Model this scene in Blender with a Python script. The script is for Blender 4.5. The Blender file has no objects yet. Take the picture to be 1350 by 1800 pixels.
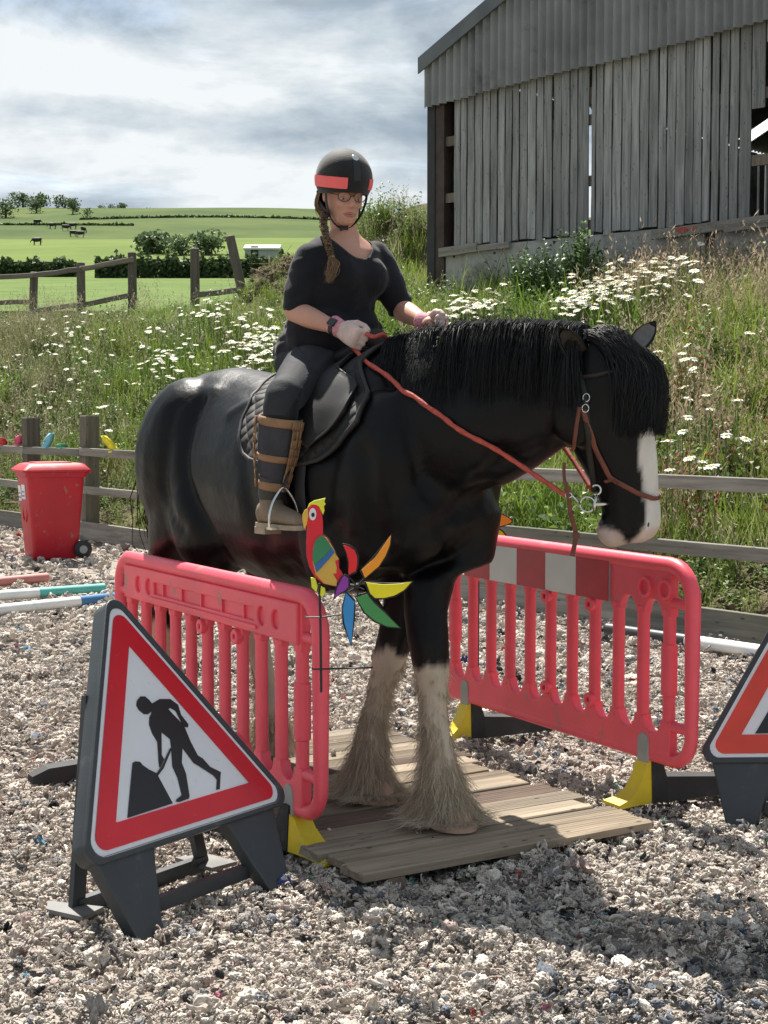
import bpy, bmesh, math, random
import numpy as np
from mathutils import Vector as V, Matrix, Euler, Quaternion, noise
from mathutils.bvhtree import BVHTree
R = math.radians
PI = math.pi
rnd = random.Random(7)
scene = bpy.context.scene
COL = scene.collection

# ------------------------------------------------------------------ camera, sky, sun, exposure
CAM_H = 1.57
PITCH = math.atan(168 / 2700)
cd = bpy.data.cameras.new('camera')
cam = bpy.data.objects.new('camera', cd)
COL.objects.link(cam)
cam.location = (0, 0, CAM_H)
cam.rotation_euler = (PI / 2 - PITCH, 0, 0)
cd.sensor_fit = 'HORIZONTAL'
cd.sensor_width = 36
cd.lens = 72
cd.clip_end = 6000
cd.dof.use_dof = False
scene.camera = cam

SUN_EL = R(58)
SUN_TRAVEL = V((0.30, -0.95, 0)).normalized()          # where the light goes on the ground
world = bpy.data.worlds.new('World')
scene.world = world
world.use_nodes = True
wn = world.node_tree
wn.nodes.clear()


def N(tree, kind, **kw):
    n = tree.nodes.new(kind)
    for k, v in kw.items():
        if k.startswith('i_'):
            key = k[2:]
            n.inputs[int(key) if key.isdigit() else key.replace('_', ' ')].default_value = v
        else:
            setattr(n, k, v)
    return n


def L(tree, a, b):
    tree.links.new(a, b)


def build_world():
    out = N(wn, 'ShaderNodeOutputWorld')
    bg = N(wn, 'ShaderNodeBackground')
    bg.inputs['Strength'].default_value = 0.1
    sky = N(wn, 'ShaderNodeTexSky', sky_type='NISHITA', sun_disc=False)
    sky.sun_elevation = SUN_EL
    s = -SUN_TRAVEL
    sky.sun_rotation = math.atan2(s.x, s.y)
    sky.air_density = 1.0
    sky.dust_density = 1.5
    tc = N(wn, 'ShaderNodeTexCoord')
    sep = N(wn, 'ShaderNodeSeparateXYZ')
    L(wn, tc.outputs['Generated'], sep.inputs[0])

    def math_(op, a, b=None, clamp=False):
        m = N(wn, 'ShaderNodeMath', operation=op, use_clamp=clamp)
        for i, q in enumerate((a, b)):
            if q is None:
                continue
            if isinstance(q, (int, float)):
                m.inputs[i].default_value = q
            else:
                L(wn, q, m.inputs[i])
        return m.outputs[0]
    zc = math_('MAXIMUM', sep.outputs['Z'], 0.0)
    den = math_('ADD', zc, 0.16)
    px = math_('DIVIDE', sep.outputs['X'], den)
    py = math_('DIVIDE', sep.outputs['Y'], den)
    comb = N(wn, 'ShaderNodeCombineXYZ')
    L(wn, px, comb.inputs[0])
    L(wn, py, comb.inputs[1])

    def cloud(scale, off, detail=8, rough=.55, dist=.35):
        mp = N(wn, 'ShaderNodeMapping')
        mp.inputs['Location'].default_value = off
        mp.inputs['Scale'].default_value = (1.0, 1.35, 1)
        L(wn, comb.outputs[0], mp.inputs[0])
        nz = N(wn, 'ShaderNodeTexNoise')
        nz.inputs['Scale'].default_value = scale
        nz.inputs['Detail'].default_value = detail
        nz.inputs['Roughness'].default_value = rough
        nz.inputs['Distortion'].default_value = dist
        L(wn, mp.outputs[0], nz.inputs['Vector'])
        return nz.outputs['Fac']
    n1 = cloud(CLOUD[0], CLOUD[1])
    n2 = cloud(CLOUD[2], CLOUD[3], 7, .6, .8)
    dm = N(wn, 'ShaderNodeMapping')
    dm.inputs['Scale'].default_value = (1, 1, 2.1)
    dm.inputs['Location'].default_value = CLOUD[5]
    L(wn, tc.outputs['Generated'], dm.inputs[0])
    puff = N(wn, 'ShaderNodeTexNoise')
    for k_, v_ in (('Scale', 5.5), ('Detail', 9), ('Roughness', .56), ('Distortion', .25)): puff.inputs[k_].default_value = v_
    L(wn, dm.outputs[0], puff.inputs['Vector'])
    n1 = math_('ADD', math_('MULTIPLY', n1, .25), math_('MULTIPLY', puff.outputs['Fac'], .75))
    # layers of cloud above the horizon, their edges broken up by noise
    warp = math_('MULTIPLY', math_('SUBTRACT', n2, .5), CLOUD[4])
    zz = math_('ADD', sep.outputs['Z'], warp)
    lay_ = N(wn, 'ShaderNodeValToRGB')
    stops = [(0, .86), (.145, .86), (.168, .78), (.184, .50), (.198, .56), (.212, .92), (.232, .70), (.258, .46), (.33, .55), (.5, .42), (1, .5)]
    for k, (p, g) in enumerate(stops):
        e = lay_.color_ramp.elements[k] if k < 2 else lay_.color_ramp.elements.new(p)
        e.position = p
        e.color = (g, g, g, 1)
    L(wn, zz, lay_.inputs[0])
    nn = N(wn, 'ShaderNodeMapRange')
    nn.inputs[1].default_value = .36
    nn.inputs[2].default_value = .64
    nn.inputs[3].default_value = -.80
    nn.inputs[4].default_value = .42
    L(wn, n1, nn.inputs[0])
    tone = math_('ADD', lay_.outputs[0], nn.outputs[0], True)
    ramp = N(wn, 'ShaderNodeValToRGB')
    cr = ramp.color_ramp
    cr.elements[0].position = .0
    cr.elements[0].color = (1.25, 1.6, 1.95, 1)
    cr.elements[1].position = .92
    cr.elements[1].color = (3.75, 3.92, 4.0, 1)
    for p, c in ((.30, (1.75, 2.08, 2.4, 1)), (.58, (2.55, 2.87, 3.12, 1))):
        e = cr.elements.new(p)
        e.color = c
    L(wn, tone, ramp.inputs[0])
    cov = N(wn, 'ShaderNodeMapRange', interpolation_type='SMOOTHSTEP')
    cov.inputs[1].default_value = .30
    cov.inputs[2].default_value = .50
    cov.inputs[3].default_value = .72
    cov.inputs[4].default_value = 1
    L(wn, n2, cov.inputs[0])
    mix = N(wn, 'ShaderNodeMixRGB')
    L(wn, cov.outputs[0], mix.inputs[0])
    L(wn, sky.outputs[0], mix.inputs[1])
    L(wn, ramp.outputs[0], mix.inputs[2])
    L(wn, mix.outputs[0], bg.inputs[0])
    L(wn, bg.outputs[0], out.inputs[0])


CLOUD = (2.1, (3.1, 1.7, 0), 1.6, (9.3, 4.2, 0), .07, (2.0, .4, .3))
build_world()
sl = bpy.data.lights.new('sun', 'SUN')
sl.energy = 4.5
sl.angle = R(.6)
sl.color = (1, .95, .87)
sun = bpy.data.objects.new('sun', sl)
COL.objects.link(sun)
sd = V((SUN_TRAVEL.x * math.cos(SUN_EL), SUN_TRAVEL.y * math.cos(SUN_EL), -math.sin(SUN_EL)))
sun.rotation_euler = sd.to_track_quat('-Z', 'Y').to_euler()
sun.location = (-5, 20, 20)
vs = scene.view_settings
vs.view_transform = 'Standard'
vs.look = 'None'
vs.exposure = 1.27
vs.gamma = 1
vs.use_curve_mapping = False

# ------------------------------------------------------------------ places: photo pixels to points of the yard
_F = V((0, math.cos(PITCH), -math.sin(PITCH)))
_U = V((0, math.sin(PITCH), math.cos(PITCH)))


def ray(px, py):
    return V(((px - 675) / 2700, 0, 0)) + _U * ((900 - py) / 2700) + _F


def P(px, py, y):
    d = ray(px, py)
    return V((0, 0, CAM_H)) + d * (y / d.y)


def G(px, py, z=0.0):
    d = ray(px, py)
    return V((0, 0, CAM_H)) + d * ((z - CAM_H) / d.z)


# ------------------------------------------------------------------ helpers
def tag(o, label=None, cat=None, group=None, kind=None):
    if label: o['label'] = label
    if cat: o['category'] = cat
    if group: o['group'] = group
    if kind: o['kind'] = kind
    return o


def thing(name, label, cat, loc=(0, 0, 0), rz=0.0, group=None):
    o = bpy.data.objects.new(name, None)
    COL.objects.link(o)
    o.empty_display_size = .1
    o.location = loc
    o.rotation_euler = (0, 0, rz)
    return tag(o, label, cat, group)


def put(name, me, parent=None, world_space=True):
    """link a mesh; geometry given in world space is kept where it is"""
    o = bpy.data.objects.new(name, me)
    COL.objects.link(o)
    if parent is not None:
        o.parent = parent
        if world_space:
            o.matrix_parent_inverse = mw(parent).inverted()
    return o


def mw(o):
    m = Matrix.LocRotScale(o.location, o.rotation_euler, o.scale)
    if o.parent is not None:
        m = mw(o.parent) @ o.matrix_parent_inverse @ m
    return m


def smooth(me, angle=None):
    me.polygons.foreach_set('use_smooth', [True] * len(me.polygons))
    if angle is not None:
        me.set_sharp_from_angle(angle=R(angle))
    me.update()


class MB:
    """collects shapes for one mesh"""

    def __init__(s):
        s.v = []
        s.f = []

    def add(s, vs_, fs, m=None):
        b = len(s.v)
        s.v += [(m @ V(v)) if m is not None else V(v) for v in vs_]
        s.f += [tuple(b + i for i in f) for f in fs]
        return s

    def box(s, c, size, rot=None, taper=1.0):
        x, y, z = (q / 2 for q in size)
        t = taper
        vs_ = [(-x, -y, -z), (x, -y, -z), (x, y, -z), (-x, y, -z), (-x * t, -y * t, z), (x * t, -y * t, z), (x * t, y * t, z), (-x * t, y * t, z)]
        fs = [(0, 3, 2, 1), (4, 5, 6, 7), (0, 1, 5, 4), (1, 2, 6, 5), (2, 3, 7, 6), (3, 0, 4, 7)]
        m = Matrix.Translation(V(c)) @ (rot.to_4x4() if rot is not None else Matrix())
        return s.add(vs_, fs, m)

    def beam(s, a, b, w, h, up=(0, 0, 1)):
        """square bar from a to b: w across, h along up"""
        a, b = V(a), V(b)
        d = b - a
        x = d.normalized()
        y = V(up).cross(x).normalized()
        z = x.cross(y)
        rot = Matrix((x, y, z)).transposed()
        return s.box((a + b) / 2, (d.length, w, h), rot)

    def loft(s, rings, cap=True):
        n = len(rings[0])
        b = len(s.v)
        for r in rings:
            s.v += [V(p) for p in r]
        for i in range(len(rings) - 1):
            for k in range(n):
                s.f.append((b + i * n + k, b + i * n + (k + 1) % n, b + (i + 1) * n + (k + 1) % n, b + (i + 1) * n + k))
        if cap:
            s.f.append(tuple(b + k for k in reversed(range(n))))
            s.f.append(tuple(b + (len(rings) - 1) * n + k for k in range(n)))
        return s

    def tube(s, pts, rad, n=8, cap=True, flat=1.0, ref=None):
        pts = [V(p) for p in pts]
        if isinstance(rad, (int, float)):
            rad = [rad] * len(pts)
        rings = []
        nx = None
        for i, p in enumerate(pts):
            t = (pts[min(i + 1, len(pts) - 1)] - pts[max(i - 1, 0)])
            if t.length < 1e-9: t = V((0, 0, 1))
            t.normalize()
            if nx is None:
                r0 = V(ref) if ref is not None else (V((0, 0, 1)) if abs(t.z) < .9 else V((1, 0, 0)))
                nx = (r0 - t * r0.dot(t)).normalized()
            else:
                nx = (nx - t * nx.dot(t)).normalized()
            ny = t.cross(nx)
            rings.append([p + (nx * math.cos(2 * PI * k / n) + ny * (math.sin(2 * PI * k / n) * flat)) * rad[i] for k in range(n)])
        return s.loft(rings, cap)

    def ball(s, c, r, n=12, m=8, rot=None):
        if isinstance(r, (int, float)): r = (r, r, r)
        b = len(s.v)
        c = V(c)
        q = rot if rot is not None else Matrix.Identity(3)
        s.v.append(c + q @ V((0, 0, r[2])))
        for i in range(1, m):
            a = PI * i / m
            for k in range(n):
                t = 2 * PI * k / n
                s.v.append(c + q @ V((r[0] * math.sin(a) * math.cos(t), r[1] * math.sin(a) * math.sin(t), r[2] * math.cos(a))))
        s.v.append(c + q @ V((0, 0, -r[2])))
        e = len(s.v) - 1
        for k in range(n):
            s.f.append((b, b + 1 + k, b + 1 + (k + 1) % n))
            s.f.append((e, e - n + (k + 1) % n, e - n + k))
        for i in range(m - 2):
            for k in range(n):
                p = b + 1 + i * n
                s.f.append((p + k, p + n + k, p + n + (k + 1) % n, p + (k + 1) % n))
        return s

    def prism(s, poly, h0, h1, m=None):
        """extrude a 2-D outline (x, y) from h0 to h1 along z"""
        n = len(poly)
        vs_ = [(p[0], p[1], h0) for p in poly] + [(p[0], p[1], h1) for p in poly]
        fs = [tuple(reversed(range(n))), tuple(range(n, 2 * n))] + [(k, (k + 1) % n, n + (k + 1) % n, n + k) for k in range(n)]
        return s.add(vs_, fs, m)

    def mesh(s, name, mat=None, sm=None):
        me = bpy.data.meshes.new(name)
        me.from_pydata([tuple(v) for v in s.v], [], s.f)
        bm = bmesh.new()
        bm.from_mesh(me)
        bmesh.ops.recalc_face_normals(bm, faces=bm.faces)
        bm.to_mesh(me)
        bm.free()
        if mat is not None:
            me.materials.append(mat)
        if sm is not None:
            smooth(me, sm if sm else None)
        return me

    def build(s, name, mat, parent=None, sm=None, bevel=0, seg=2, world_space=True):
        o = put(name, s.mesh(name, mat, sm), parent, world_space)
        if bevel:
            b = o.modifiers.new('bevel', 'BEVEL')
            b.width = bevel
            b.segments = seg
            b.limit_method = 'ANGLE'
            b.angle_limit = R(40)
        return o


def bake(o):
    """apply an object's modifiers"""
    dg = bpy.context.evaluated_depsgraph_get()
    me = bpy.data.meshes.new_from_object(o.evaluated_get(dg))
    o.modifiers.clear()
    old = o.data
    o.data = me
    bpy.data.meshes.remove(old)
    return o


def organic(mb, name, mat, voxel, it=8, parent=None, fac=.5):
    """merge overlapping shapes into one skin"""
    o = put(name, mb.mesh(name, mat))
    r = o.modifiers.new('r', 'REMESH')
    r.mode = 'VOXEL'
    r.voxel_size = voxel
    s_ = o.modifiers.new('s', 'SMOOTH')
    s_.iterations = it
    s_.factor = fac
    bake(o)
    smooth(o.data)
    if not o.data.materials:
        o.data.materials.append(mat)
    if parent is not None:
        o.parent = parent
        o.matrix_parent_inverse = mw(parent).inverted()
    return o


def copy_tree(o, parent=None):
    c = o.copy()
    COL.objects.link(c)
    if parent is not None: c.parent = parent
    for ch in list(o.children):
        copy_tree(ch, c)
    return c


def curve_mesh(name, loops, mat, depth, bevel, res=2, fill='BOTH'):
    """flat outline with holes (lists of (x, y)) given thickness and rounded rims, in the xy plane"""
    cu = bpy.data.curves.new(name, 'CURVE')
    cu.dimensions = '2D'
    cu.fill_mode = fill
    cu.extrude = max(depth / 2 - bevel, 1e-4)
    cu.bevel_depth = bevel
    cu.bevel_resolution = res
    cu.offset = -bevel
    for lp in loops:
        sp = cu.splines.new('POLY')
        sp.points.add(len(lp) - 1)
        sp.points.foreach_set('co', [c for p in lp for c in (p[0], p[1], 0, 1)])
        sp.use_cyclic_u = True
    o = bpy.data.objects.new(name, cu)
    COL.objects.link(o)
    dg = bpy.context.evaluated_depsgraph_get()
    me = bpy.data.meshes.new_from_object(o.evaluated_get(dg))
    bpy.data.objects.remove(o)
    bpy.data.curves.remove(cu)
    me.materials.clear()
    me.materials.append(mat)
    smooth(me, 35)
    return me


def arc(cx, cy, r, a0, a1, n=8):
    return [(cx + r * math.cos(R(a0 + (a1 - a0) * i / n)), cy + r * math.sin(R(a0 + (a1 - a0) * i / n))) for i in range(n + 1)]


def catmull(pts, n=6):
    pts = [V(p) for p in pts]
    out = []
    for i in range(len(pts) - 1):
        p0, p1, p2, p3 = pts[max(i - 1, 0)], pts[i], pts[i + 1], pts[min(i + 2, len(pts) - 1)]
        for k in range(n):
            t = k / n
            out.append(.5 * ((2 * p1) + (p2 - p0) * t + (2 * p0 - 5 * p1 + 4 * p2 - p3) * t * t + (3 * p1 - p0 - 3 * p2 + p3) * t ** 3))
    out.append(pts[-1])
    return out


# ------------------------------------------------------------------ materials
def new_mat(name):
    m = bpy.data.materials.new(name)
    m.use_nodes = True
    t = m.node_tree
    b = t.nodes['Principled BSDF']
    return m, t, b


def plain(name, col, rough=.6, var=.12, scale=14, bump=.0, bscale=60, metal=0, spec=.5, dirt=None, coat=0, sheen=0):
    """colour with mottling, a little relief and optional dirt"""
    m, t, b = new_mat(name)
    tc = N(t, 'ShaderNodeTexCoord')
    nz = N(t, 'ShaderNodeTexNoise')
    nz.inputs['Scale'].default_value = scale
    nz.inputs['Detail'].default_value = 6
    L(t, tc.outputs['Object'], nz.inputs['Vector'])
    rp = N(t, 'ShaderNodeValToRGB')
    rp.color_ramp.elements[0].position = .3
    rp.color_ramp.elements[1].position = .7
    rp.color_ramp.elements[0].color = tuple(max(c * (1 - var), 0) for c in col) + (1,)
    rp.color_ramp.elements[1].color = tuple(min(c * (1 + var), 1) for c in col) + (1,)
    L(t, nz.outputs['Fac'], rp.inputs[0])
    src = rp.outputs[0]
    if dirt:
        dn = N(t, 'ShaderNodeTexNoise')
        dn.inputs['Scale'].default_value = dirt[2]
        dn.inputs['Detail'].default_value = 10
        dn.inputs['Roughness'].default_value = .7
        L(t, tc.outputs['Object'], dn.inputs['Vector'])
        mr = N(t, 'ShaderNodeMapRange')
        mr.inputs[1].default_value = dirt[1]
        mr.inputs[2].default_value = dirt[1] + .15
        mr.inputs[4].default_value = dirt[3] if len(dirt) > 3 else .7
        L(t, dn.outputs['Fac'], mr.inputs[0])
        mx = N(t, 'ShaderNodeMixRGB')
        mx.inputs[2].default_value = tuple(dirt[0]) + (1,)
        L(t, mr.outputs[0], mx.inputs[0])
        L(t, src, mx.inputs[1])
        src = mx.outputs[0]
    L(t, src, b.inputs['Base Color'])
    b.inputs['Roughness'].default_value = rough
    b.inputs['Metallic'].default_value = metal
    b.inputs['Specular IOR Level'].default_value = spec
    b.inputs['Coat Weight'].default_value = coat
    b.inputs['Sheen Weight'].default_value = sheen
    if bump:
        bn = N(t, 'ShaderNodeTexNoise')
        bn.inputs['Scale'].default_value = bscale
        bn.inputs['Detail'].default_value = 5
        L(t, tc.outputs['Object'], bn.inputs['Vector'])
        bp = N(t, 'ShaderNodeBump')
        bp.inputs['Strength'].default_value = bump
        bp.inputs['Distance'].default_value = .01
        L(t, bn.outputs['Fac'], bp.inputs['Height'])
        L(t, bp.outputs[0], b.inputs['Normal'])
    return m


def wood(name, c0, c1, axis=0, scale=1.0, rough=.8, knots=True, stain=None, groove=None):
    """weathered timber with the grain along one local axis; every piece its own tone"""
    m, t, b = new_mat(name)
    tc = N(t, 'ShaderNodeTexCoord')
    oi = N(t, 'ShaderNodeObjectInfo')
    add = N(t, 'ShaderNodeVectorMath', operation='ADD')
    mul = N(t, 'ShaderNodeVectorMath', operation='SCALE')
    L(t, tc.outputs['Object'], add.inputs[0])
    cb = N(t, 'ShaderNodeCombineXYZ')
    for i in range(3): L(t, oi.outputs['Random'], cb.inputs[i])
    L(t, cb.outputs[0], mul.inputs[0])
    mul.inputs['Scale'].default_value = 37.0
    L(t, mul.outputs[0], add.inputs[1])
    mp = N(t, 'ShaderNodeMapping')
    sc = [26 * scale] * 3
    sc[axis] = 1.3 * scale
    mp.inputs['Scale'].default_value = sc
    L(t, add.outputs[0], mp.inputs[0])
    nz = N(t, 'ShaderNodeTexNoise')
    nz.inputs['Scale'].default_value = 1.6
    nz.inputs['Detail'].default_value = 9
    nz.inputs['Roughness'].default_value = .68
    nz.inputs['Distortion'].default_value = .5
    L(t, mp.outputs[0], nz.inputs['Vector'])
    rp = N(t, 'ShaderNodeValToRGB')
    rp.color_ramp.elements[0].position = .3
    rp.color_ramp.elements[1].position = .68
    rp.color_ramp.elements[0].color = tuple(c0) + (1,)
    rp.color_ramp.elements[1].color = tuple(c1) + (1,)
    L(t, nz.outputs['Fac'], rp.inputs[0])
    src = rp.outputs[0]
    # tone of the piece
    mr = N(t, 'ShaderNodeMapRange')
    mr.inputs[3].default_value = .72
    mr.inputs[4].default_value = 1.22
    L(t, oi.outputs['Random'], mr.inputs[0])
    mx = N(t, 'ShaderNodeMixRGB', blend_type='MULTIPLY')
    mx.inputs[0].default_value = 1
    L(t, src, mx.inputs[1])
    L(t, mr.outputs[0], mx.inputs[2])
    src = mx.outputs[0]
    if stain:
        sn = N(t, 'ShaderNodeTexNoise')
        mp2 = N(t, 'ShaderNodeMapping')
        s2 = [5 * scale] * 3
        s2[axis] = .7 * scale
        mp2.inputs['Scale'].default_value = s2
        L(t, add.outputs[0], mp2.inputs[0])
        L(t, mp2.outputs[0], sn.inputs['Vector'])
        sn.inputs['Scale'].default_value = 1.0
        sn.inputs['Detail'].default_value = 5
        mr2 = N(t, 'ShaderNodeMapRange')
        mr2.inputs[1].default_value = .48
        mr2.inputs[2].default_value = .72
        mr2.inputs[4].default_value = .75
        L(t, sn.outputs['Fac'], mr2.inputs[0])
        mx2 = N(t, 'ShaderNodeMixRGB')
        mx2.inputs[2].default_value = tuple(stain) + (1,)
        L(t, mr2.outputs[0], mx2.inputs[0])
        L(t, src, mx2.inputs[1])
        src = mx2.outputs[0]
    if knots:
        vo = N(t, 'ShaderNodeTexVoronoi')
        mp3 = N(t, 'ShaderNodeMapping')
        s3 = [6.5 * scale] * 3
        s3[axis] = 2.2 * scale
        mp3.inputs['Scale'].default_value = s3
        L(t, add.outputs[0], mp3.inputs[0])
        L(t, mp3.outputs[0], vo.inputs['Vector'])
        mr3 = N(t, 'ShaderNodeMapRange')
        mr3.inputs[1].default_value = .06
        mr3.inputs[2].default_value = .16
        mr3.inputs[3].default_value = .8
        mr3.inputs[4].default_value = 0
        L(t, vo.outputs['Distance'], mr3.inputs[0])
        mx3 = N(t, 'ShaderNodeMixRGB')
        mx3.inputs[2].default_value = tuple(c * .32 for c in c0) + (1,)
        L(t, mr3.outputs[0], mx3.inputs[0])
        L(t, src, mx3.inputs[1])
        src = mx3.outputs[0]
    L(t, src, b.inputs['Base Color'])
    b.inputs['Roughness'].default_value = rough
    b.inputs['Specular IOR Level'].default_value = .25
    bp = N(t, 'ShaderNodeBump')
    bp.inputs['Strength'].default_value = .5
    bp.inputs['Distance'].default_value = .004
    L(t, nz.outputs['Fac'], bp.inputs['Height'])
    L(t, bp.outputs[0], b.inputs['Normal'])
    return m


def attr_mat(name, attr='tint', rough=.7, inst=True, trans=0.0, spec=.2, var=.25, scale=40, bump=0):
    """colour comes from an attribute of the piece (or of the instance), mottled"""
    m, t, b = new_mat(name)
    at = N(t, 'ShaderNodeAttribute')
    at.attribute_type = 'INSTANCER' if inst else 'GEOMETRY'
    at.attribute_name = attr
    tc = N(t, 'ShaderNodeTexCoord')
    nz = N(t, 'ShaderNodeTexNoise')
    nz.inputs['Scale'].default_value = scale
    nz.inputs['Detail'].default_value = 4
    L(t, tc.outputs['Object'], nz.inputs['Vector'])
    mr = N(t, 'ShaderNodeMapRange')
    mr.inputs[1].default_value = .3
    mr.inputs[2].default_value = .7
    mr.inputs[3].default_value = 1 - var
    mr.inputs[4].default_value = 1 + var
    L(t, nz.outputs['Fac'], mr.inputs[0])
    mx = N(t, 'ShaderNodeMixRGB', blend_type='MULTIPLY')
    mx.inputs[0].default_value = 1
    L(t, at.outputs['Color'], mx.inputs[1])
    L(t, mr.outputs[0], mx.inputs[2])
    L(t, mx.outputs[0], b.inputs['Base Color'])
    b.inputs['Roughness'].default_value = rough
    b.inputs['Specular IOR Level'].default_value = spec
    if trans:
        tr = N(t, 'ShaderNodeBsdfTranslucent')
        L(t, mx.outputs[0], tr.inputs['Color'])
        ms = N(t, 'ShaderNodeMixShader')
        ms.inputs[0].default_value = trans
        L(t, b.outputs[0], ms.inputs[1])
        L(t, tr.outputs[0], ms.inputs[2])
        L(t, ms.outputs[0], t.nodes['Material Output'].inputs['Surface'])
    if bump:
        bp = N(t, 'ShaderNodeBump')
        bp.inputs['Strength'].default_value = bump
        bp.inputs['Distance'].default_value = .004
        L(t, nz.outputs['Fac'], bp.inputs['Height'])
        L(t, bp.outputs[0], b.inputs['Normal'])
    return m


def leaf_mat(name, col, trans=.35, rough=.55, var=.3):
    m, t, b = new_mat(name)
    oi = N(t, 'ShaderNodeObjectInfo')
    ge = N(t, 'ShaderNodeNewGeometry')
    mr = N(t, 'ShaderNodeMapRange')
    mr.inputs[3].default_value = 1 - var
    mr.inputs[4].default_value = 1 + var
    L(t, ge.outputs['Random Per Island'], mr.inputs[0])
    mx = N(t, 'ShaderNodeMixRGB', blend_type='MULTIPLY')
    mx.inputs[0].default_value = 1
    mx.inputs[1].default_value = tuple(col) + (1,)
    L(t, mr.outputs[0], mx.inputs[2])
    L(t, mx.outputs[0], b.inputs['Base Color'])
    b.inputs['Roughness'].default_value = rough
    b.inputs['Specular IOR Level'].default_value = .25
    tr = N(t, 'ShaderNodeBsdfTranslucent')
    L(t, mx.outputs[0], tr.inputs['Color'])
    ms = N(t, 'ShaderNodeMixShader')
    ms.inputs[0].default_value = trans
    L(t, b.outputs[0], ms.inputs[1])
    L(t, tr.outputs[0], ms.inputs[2])
    L(t, ms.outputs[0], t.nodes['Material Output'].inputs['Surface'])
    return m


# ------------------------------------------------------------------ scatter (only for what nobody could count)
def scatter(name, protos, pos, rot, scl, idx, tint, label=None):
    """one stuff object: a point mesh whose points carry copies of the prototypes"""
    n = len(pos)
    me = bpy.data.meshes.new(name)
    me.vertices.add(n)
    me.vertices.foreach_set('co', np.asarray(pos, np.float32).ravel())
    for nm, typ, data in (('rot', 'FLOAT_VECTOR', rot), ('scl', 'FLOAT_VECTOR', scl), ('tint', 'FLOAT_COLOR', tint)):
        a = me.attributes.new(nm, typ, 'POINT')
        a.data.foreach_set('color' if typ == 'FLOAT_COLOR' else 'vector', np.asarray(data, np.float32).ravel())
    a = me.attributes.new('pick', 'INT', 'POINT')
    a.data.foreach_set('value', np.asarray(idx, np.int32))
    o = put(name, me)
    tag(o, label, None, None, 'stuff')
    coll = bpy.data.collections.new(name + '_sources')
    for i, pm in enumerate(protos):
        po = bpy.data.objects.new('%s_source_%02d' % (name, i), pm)
        coll.objects.link(po)
    ng = bpy.data.node_groups.new(name, 'GeometryNodeTree')
    ng.interface.new_socket('Geometry', in_out='INPUT', socket_type='NodeSocketGeometry')
    ng.interface.new_socket('Geometry', in_out='OUTPUT', socket_type='NodeSocketGeometry')
    gi = N(ng, 'NodeGroupInput')
    go = N(ng, 'NodeGroupOutput')
    ci = N(ng, 'GeometryNodeCollectionInfo')
    ci.inputs['Collection'].default_value = coll
    ci.inputs['Separate Children'].default_value = True
    ci.inputs['Reset Children'].default_value = True
    iop = N(ng, 'GeometryNodeInstanceOnPoints')
    iop.inputs['Pick Instance'].default_value = True

    def na(nm, typ):
        q = N(ng, 'GeometryNodeInputNamedAttribute')
        q.data_type = typ
        q.inputs['Name'].default_value = nm
        return q.outputs['Attribute']
    m2p = N(ng, 'GeometryNodeMeshToPoints')
    L(ng, gi.outputs[0], m2p.inputs[0])
    L(ng, m2p.outputs[0], iop.inputs['Points'])
    L(ng, ci.outputs[0], iop.inputs['Instance'])
    L(ng, na('pick', 'INT'), iop.inputs['Instance Index'])
    e2r = N(ng, 'FunctionNodeEulerToRotation')
    L(ng, na('rot', 'FLOAT_VECTOR'), e2r.inputs[0])
    L(ng, e2r.outputs[0], iop.inputs['Rotation'])
    L(ng, na('scl', 'FLOAT_VECTOR'), iop.inputs['Scale'])
    L(ng, iop.outputs[0], go.inputs[0])
    md = o.modifiers.new('scatter', 'NODES')
    md.node_group = ng
    return o
# ================================================================== THE SETTING
def ss(a, b, x):
    t = min(max((x - a) / (b - a), 0), 1)
    return t * t * (3 - 2 * t)


def lerp_pts(pts, x):
    if x <= pts[0][0]: return pts[0][1]
    for (x0, y0), (x1, y1) in zip(pts, pts[1:]):
        if x <= x1: return y0 + (y1 - y0) * (x - x0) / (x1 - x0)
    return pts[-1][1]


def fence_y(x): return 14.3 - 1.44 * x


def crest_y(x): return lerp_pts([(-30, 50), (-14, 41), (-8.5, 35), (-3, 31.5), (.93, 25.4), (5.27, 21.5), (12, 15.6), (20, 9)], x)


def crest_z(x): return lerp_pts([(-30, 4.3), (-8.5, 3.72), (-3, 3.66), (.93, 3.3), (5.27, 3.25), (20, 3.2)], x)


def bank_z(x, y):
    f, c = fence_y(x), crest_y(x)
    c = max(c, f + 7)
    t = (y - f) / (c - f)
    q = .57 * (y - f)
    if q < 0: return -.03
    nz = noise.noise(V((x * .55, y * .55, 3.1))) * .16 + noise.noise(V((x * 1.7, y * 1.7, 8.1))) * .06
    z = crest_z(x) * (ss(-.25, 1.05, t) - ss(-.25, 1.05, 0)) / (1 - ss(-.25, 1.05, 0)) if t < 1.05 else crest_z(x)
    z += nz * min(q, 1.5) / 1.5 * (1 - ss(1.0, 1.2, t) * .6)
    z += 2.3 * math.exp(-((x - .95) ** 2 / (5.0 if x < .95 else 2.6) + (y - 29.6) ** 2 / 4.5)) * (1 - ss(24.4, 26.2, y) * 0)
    z += .55 * math.exp(-((x + 1.9) ** 2 / .5 + (y - 29.5) ** 2 / 3.0))
    if y > crest_y(x) + 2: z += (y - crest_y(x) - 2) * .012
    return z


FAR = [(36, 4.2), (50, 4.9), (60, 5.8), (100, 9.6), (150, 15.3), (200, 22.0), (260, 31.6), (350, 45.5), (430, 58.5), (500, 68.3), (540, 71), (700, 62), (1500, 20), (2600, -10)]


def far_z(x, y):
    u = x / max(y, 1)
    tilt = (u + .12) * -7.0 * ss(240, 480, y)
    return lerp_pts(FAR, y) + tilt + noise.noise(V((x * .012, y * .012, 1.0))) * 3 * ss(60, 350, y)


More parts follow.
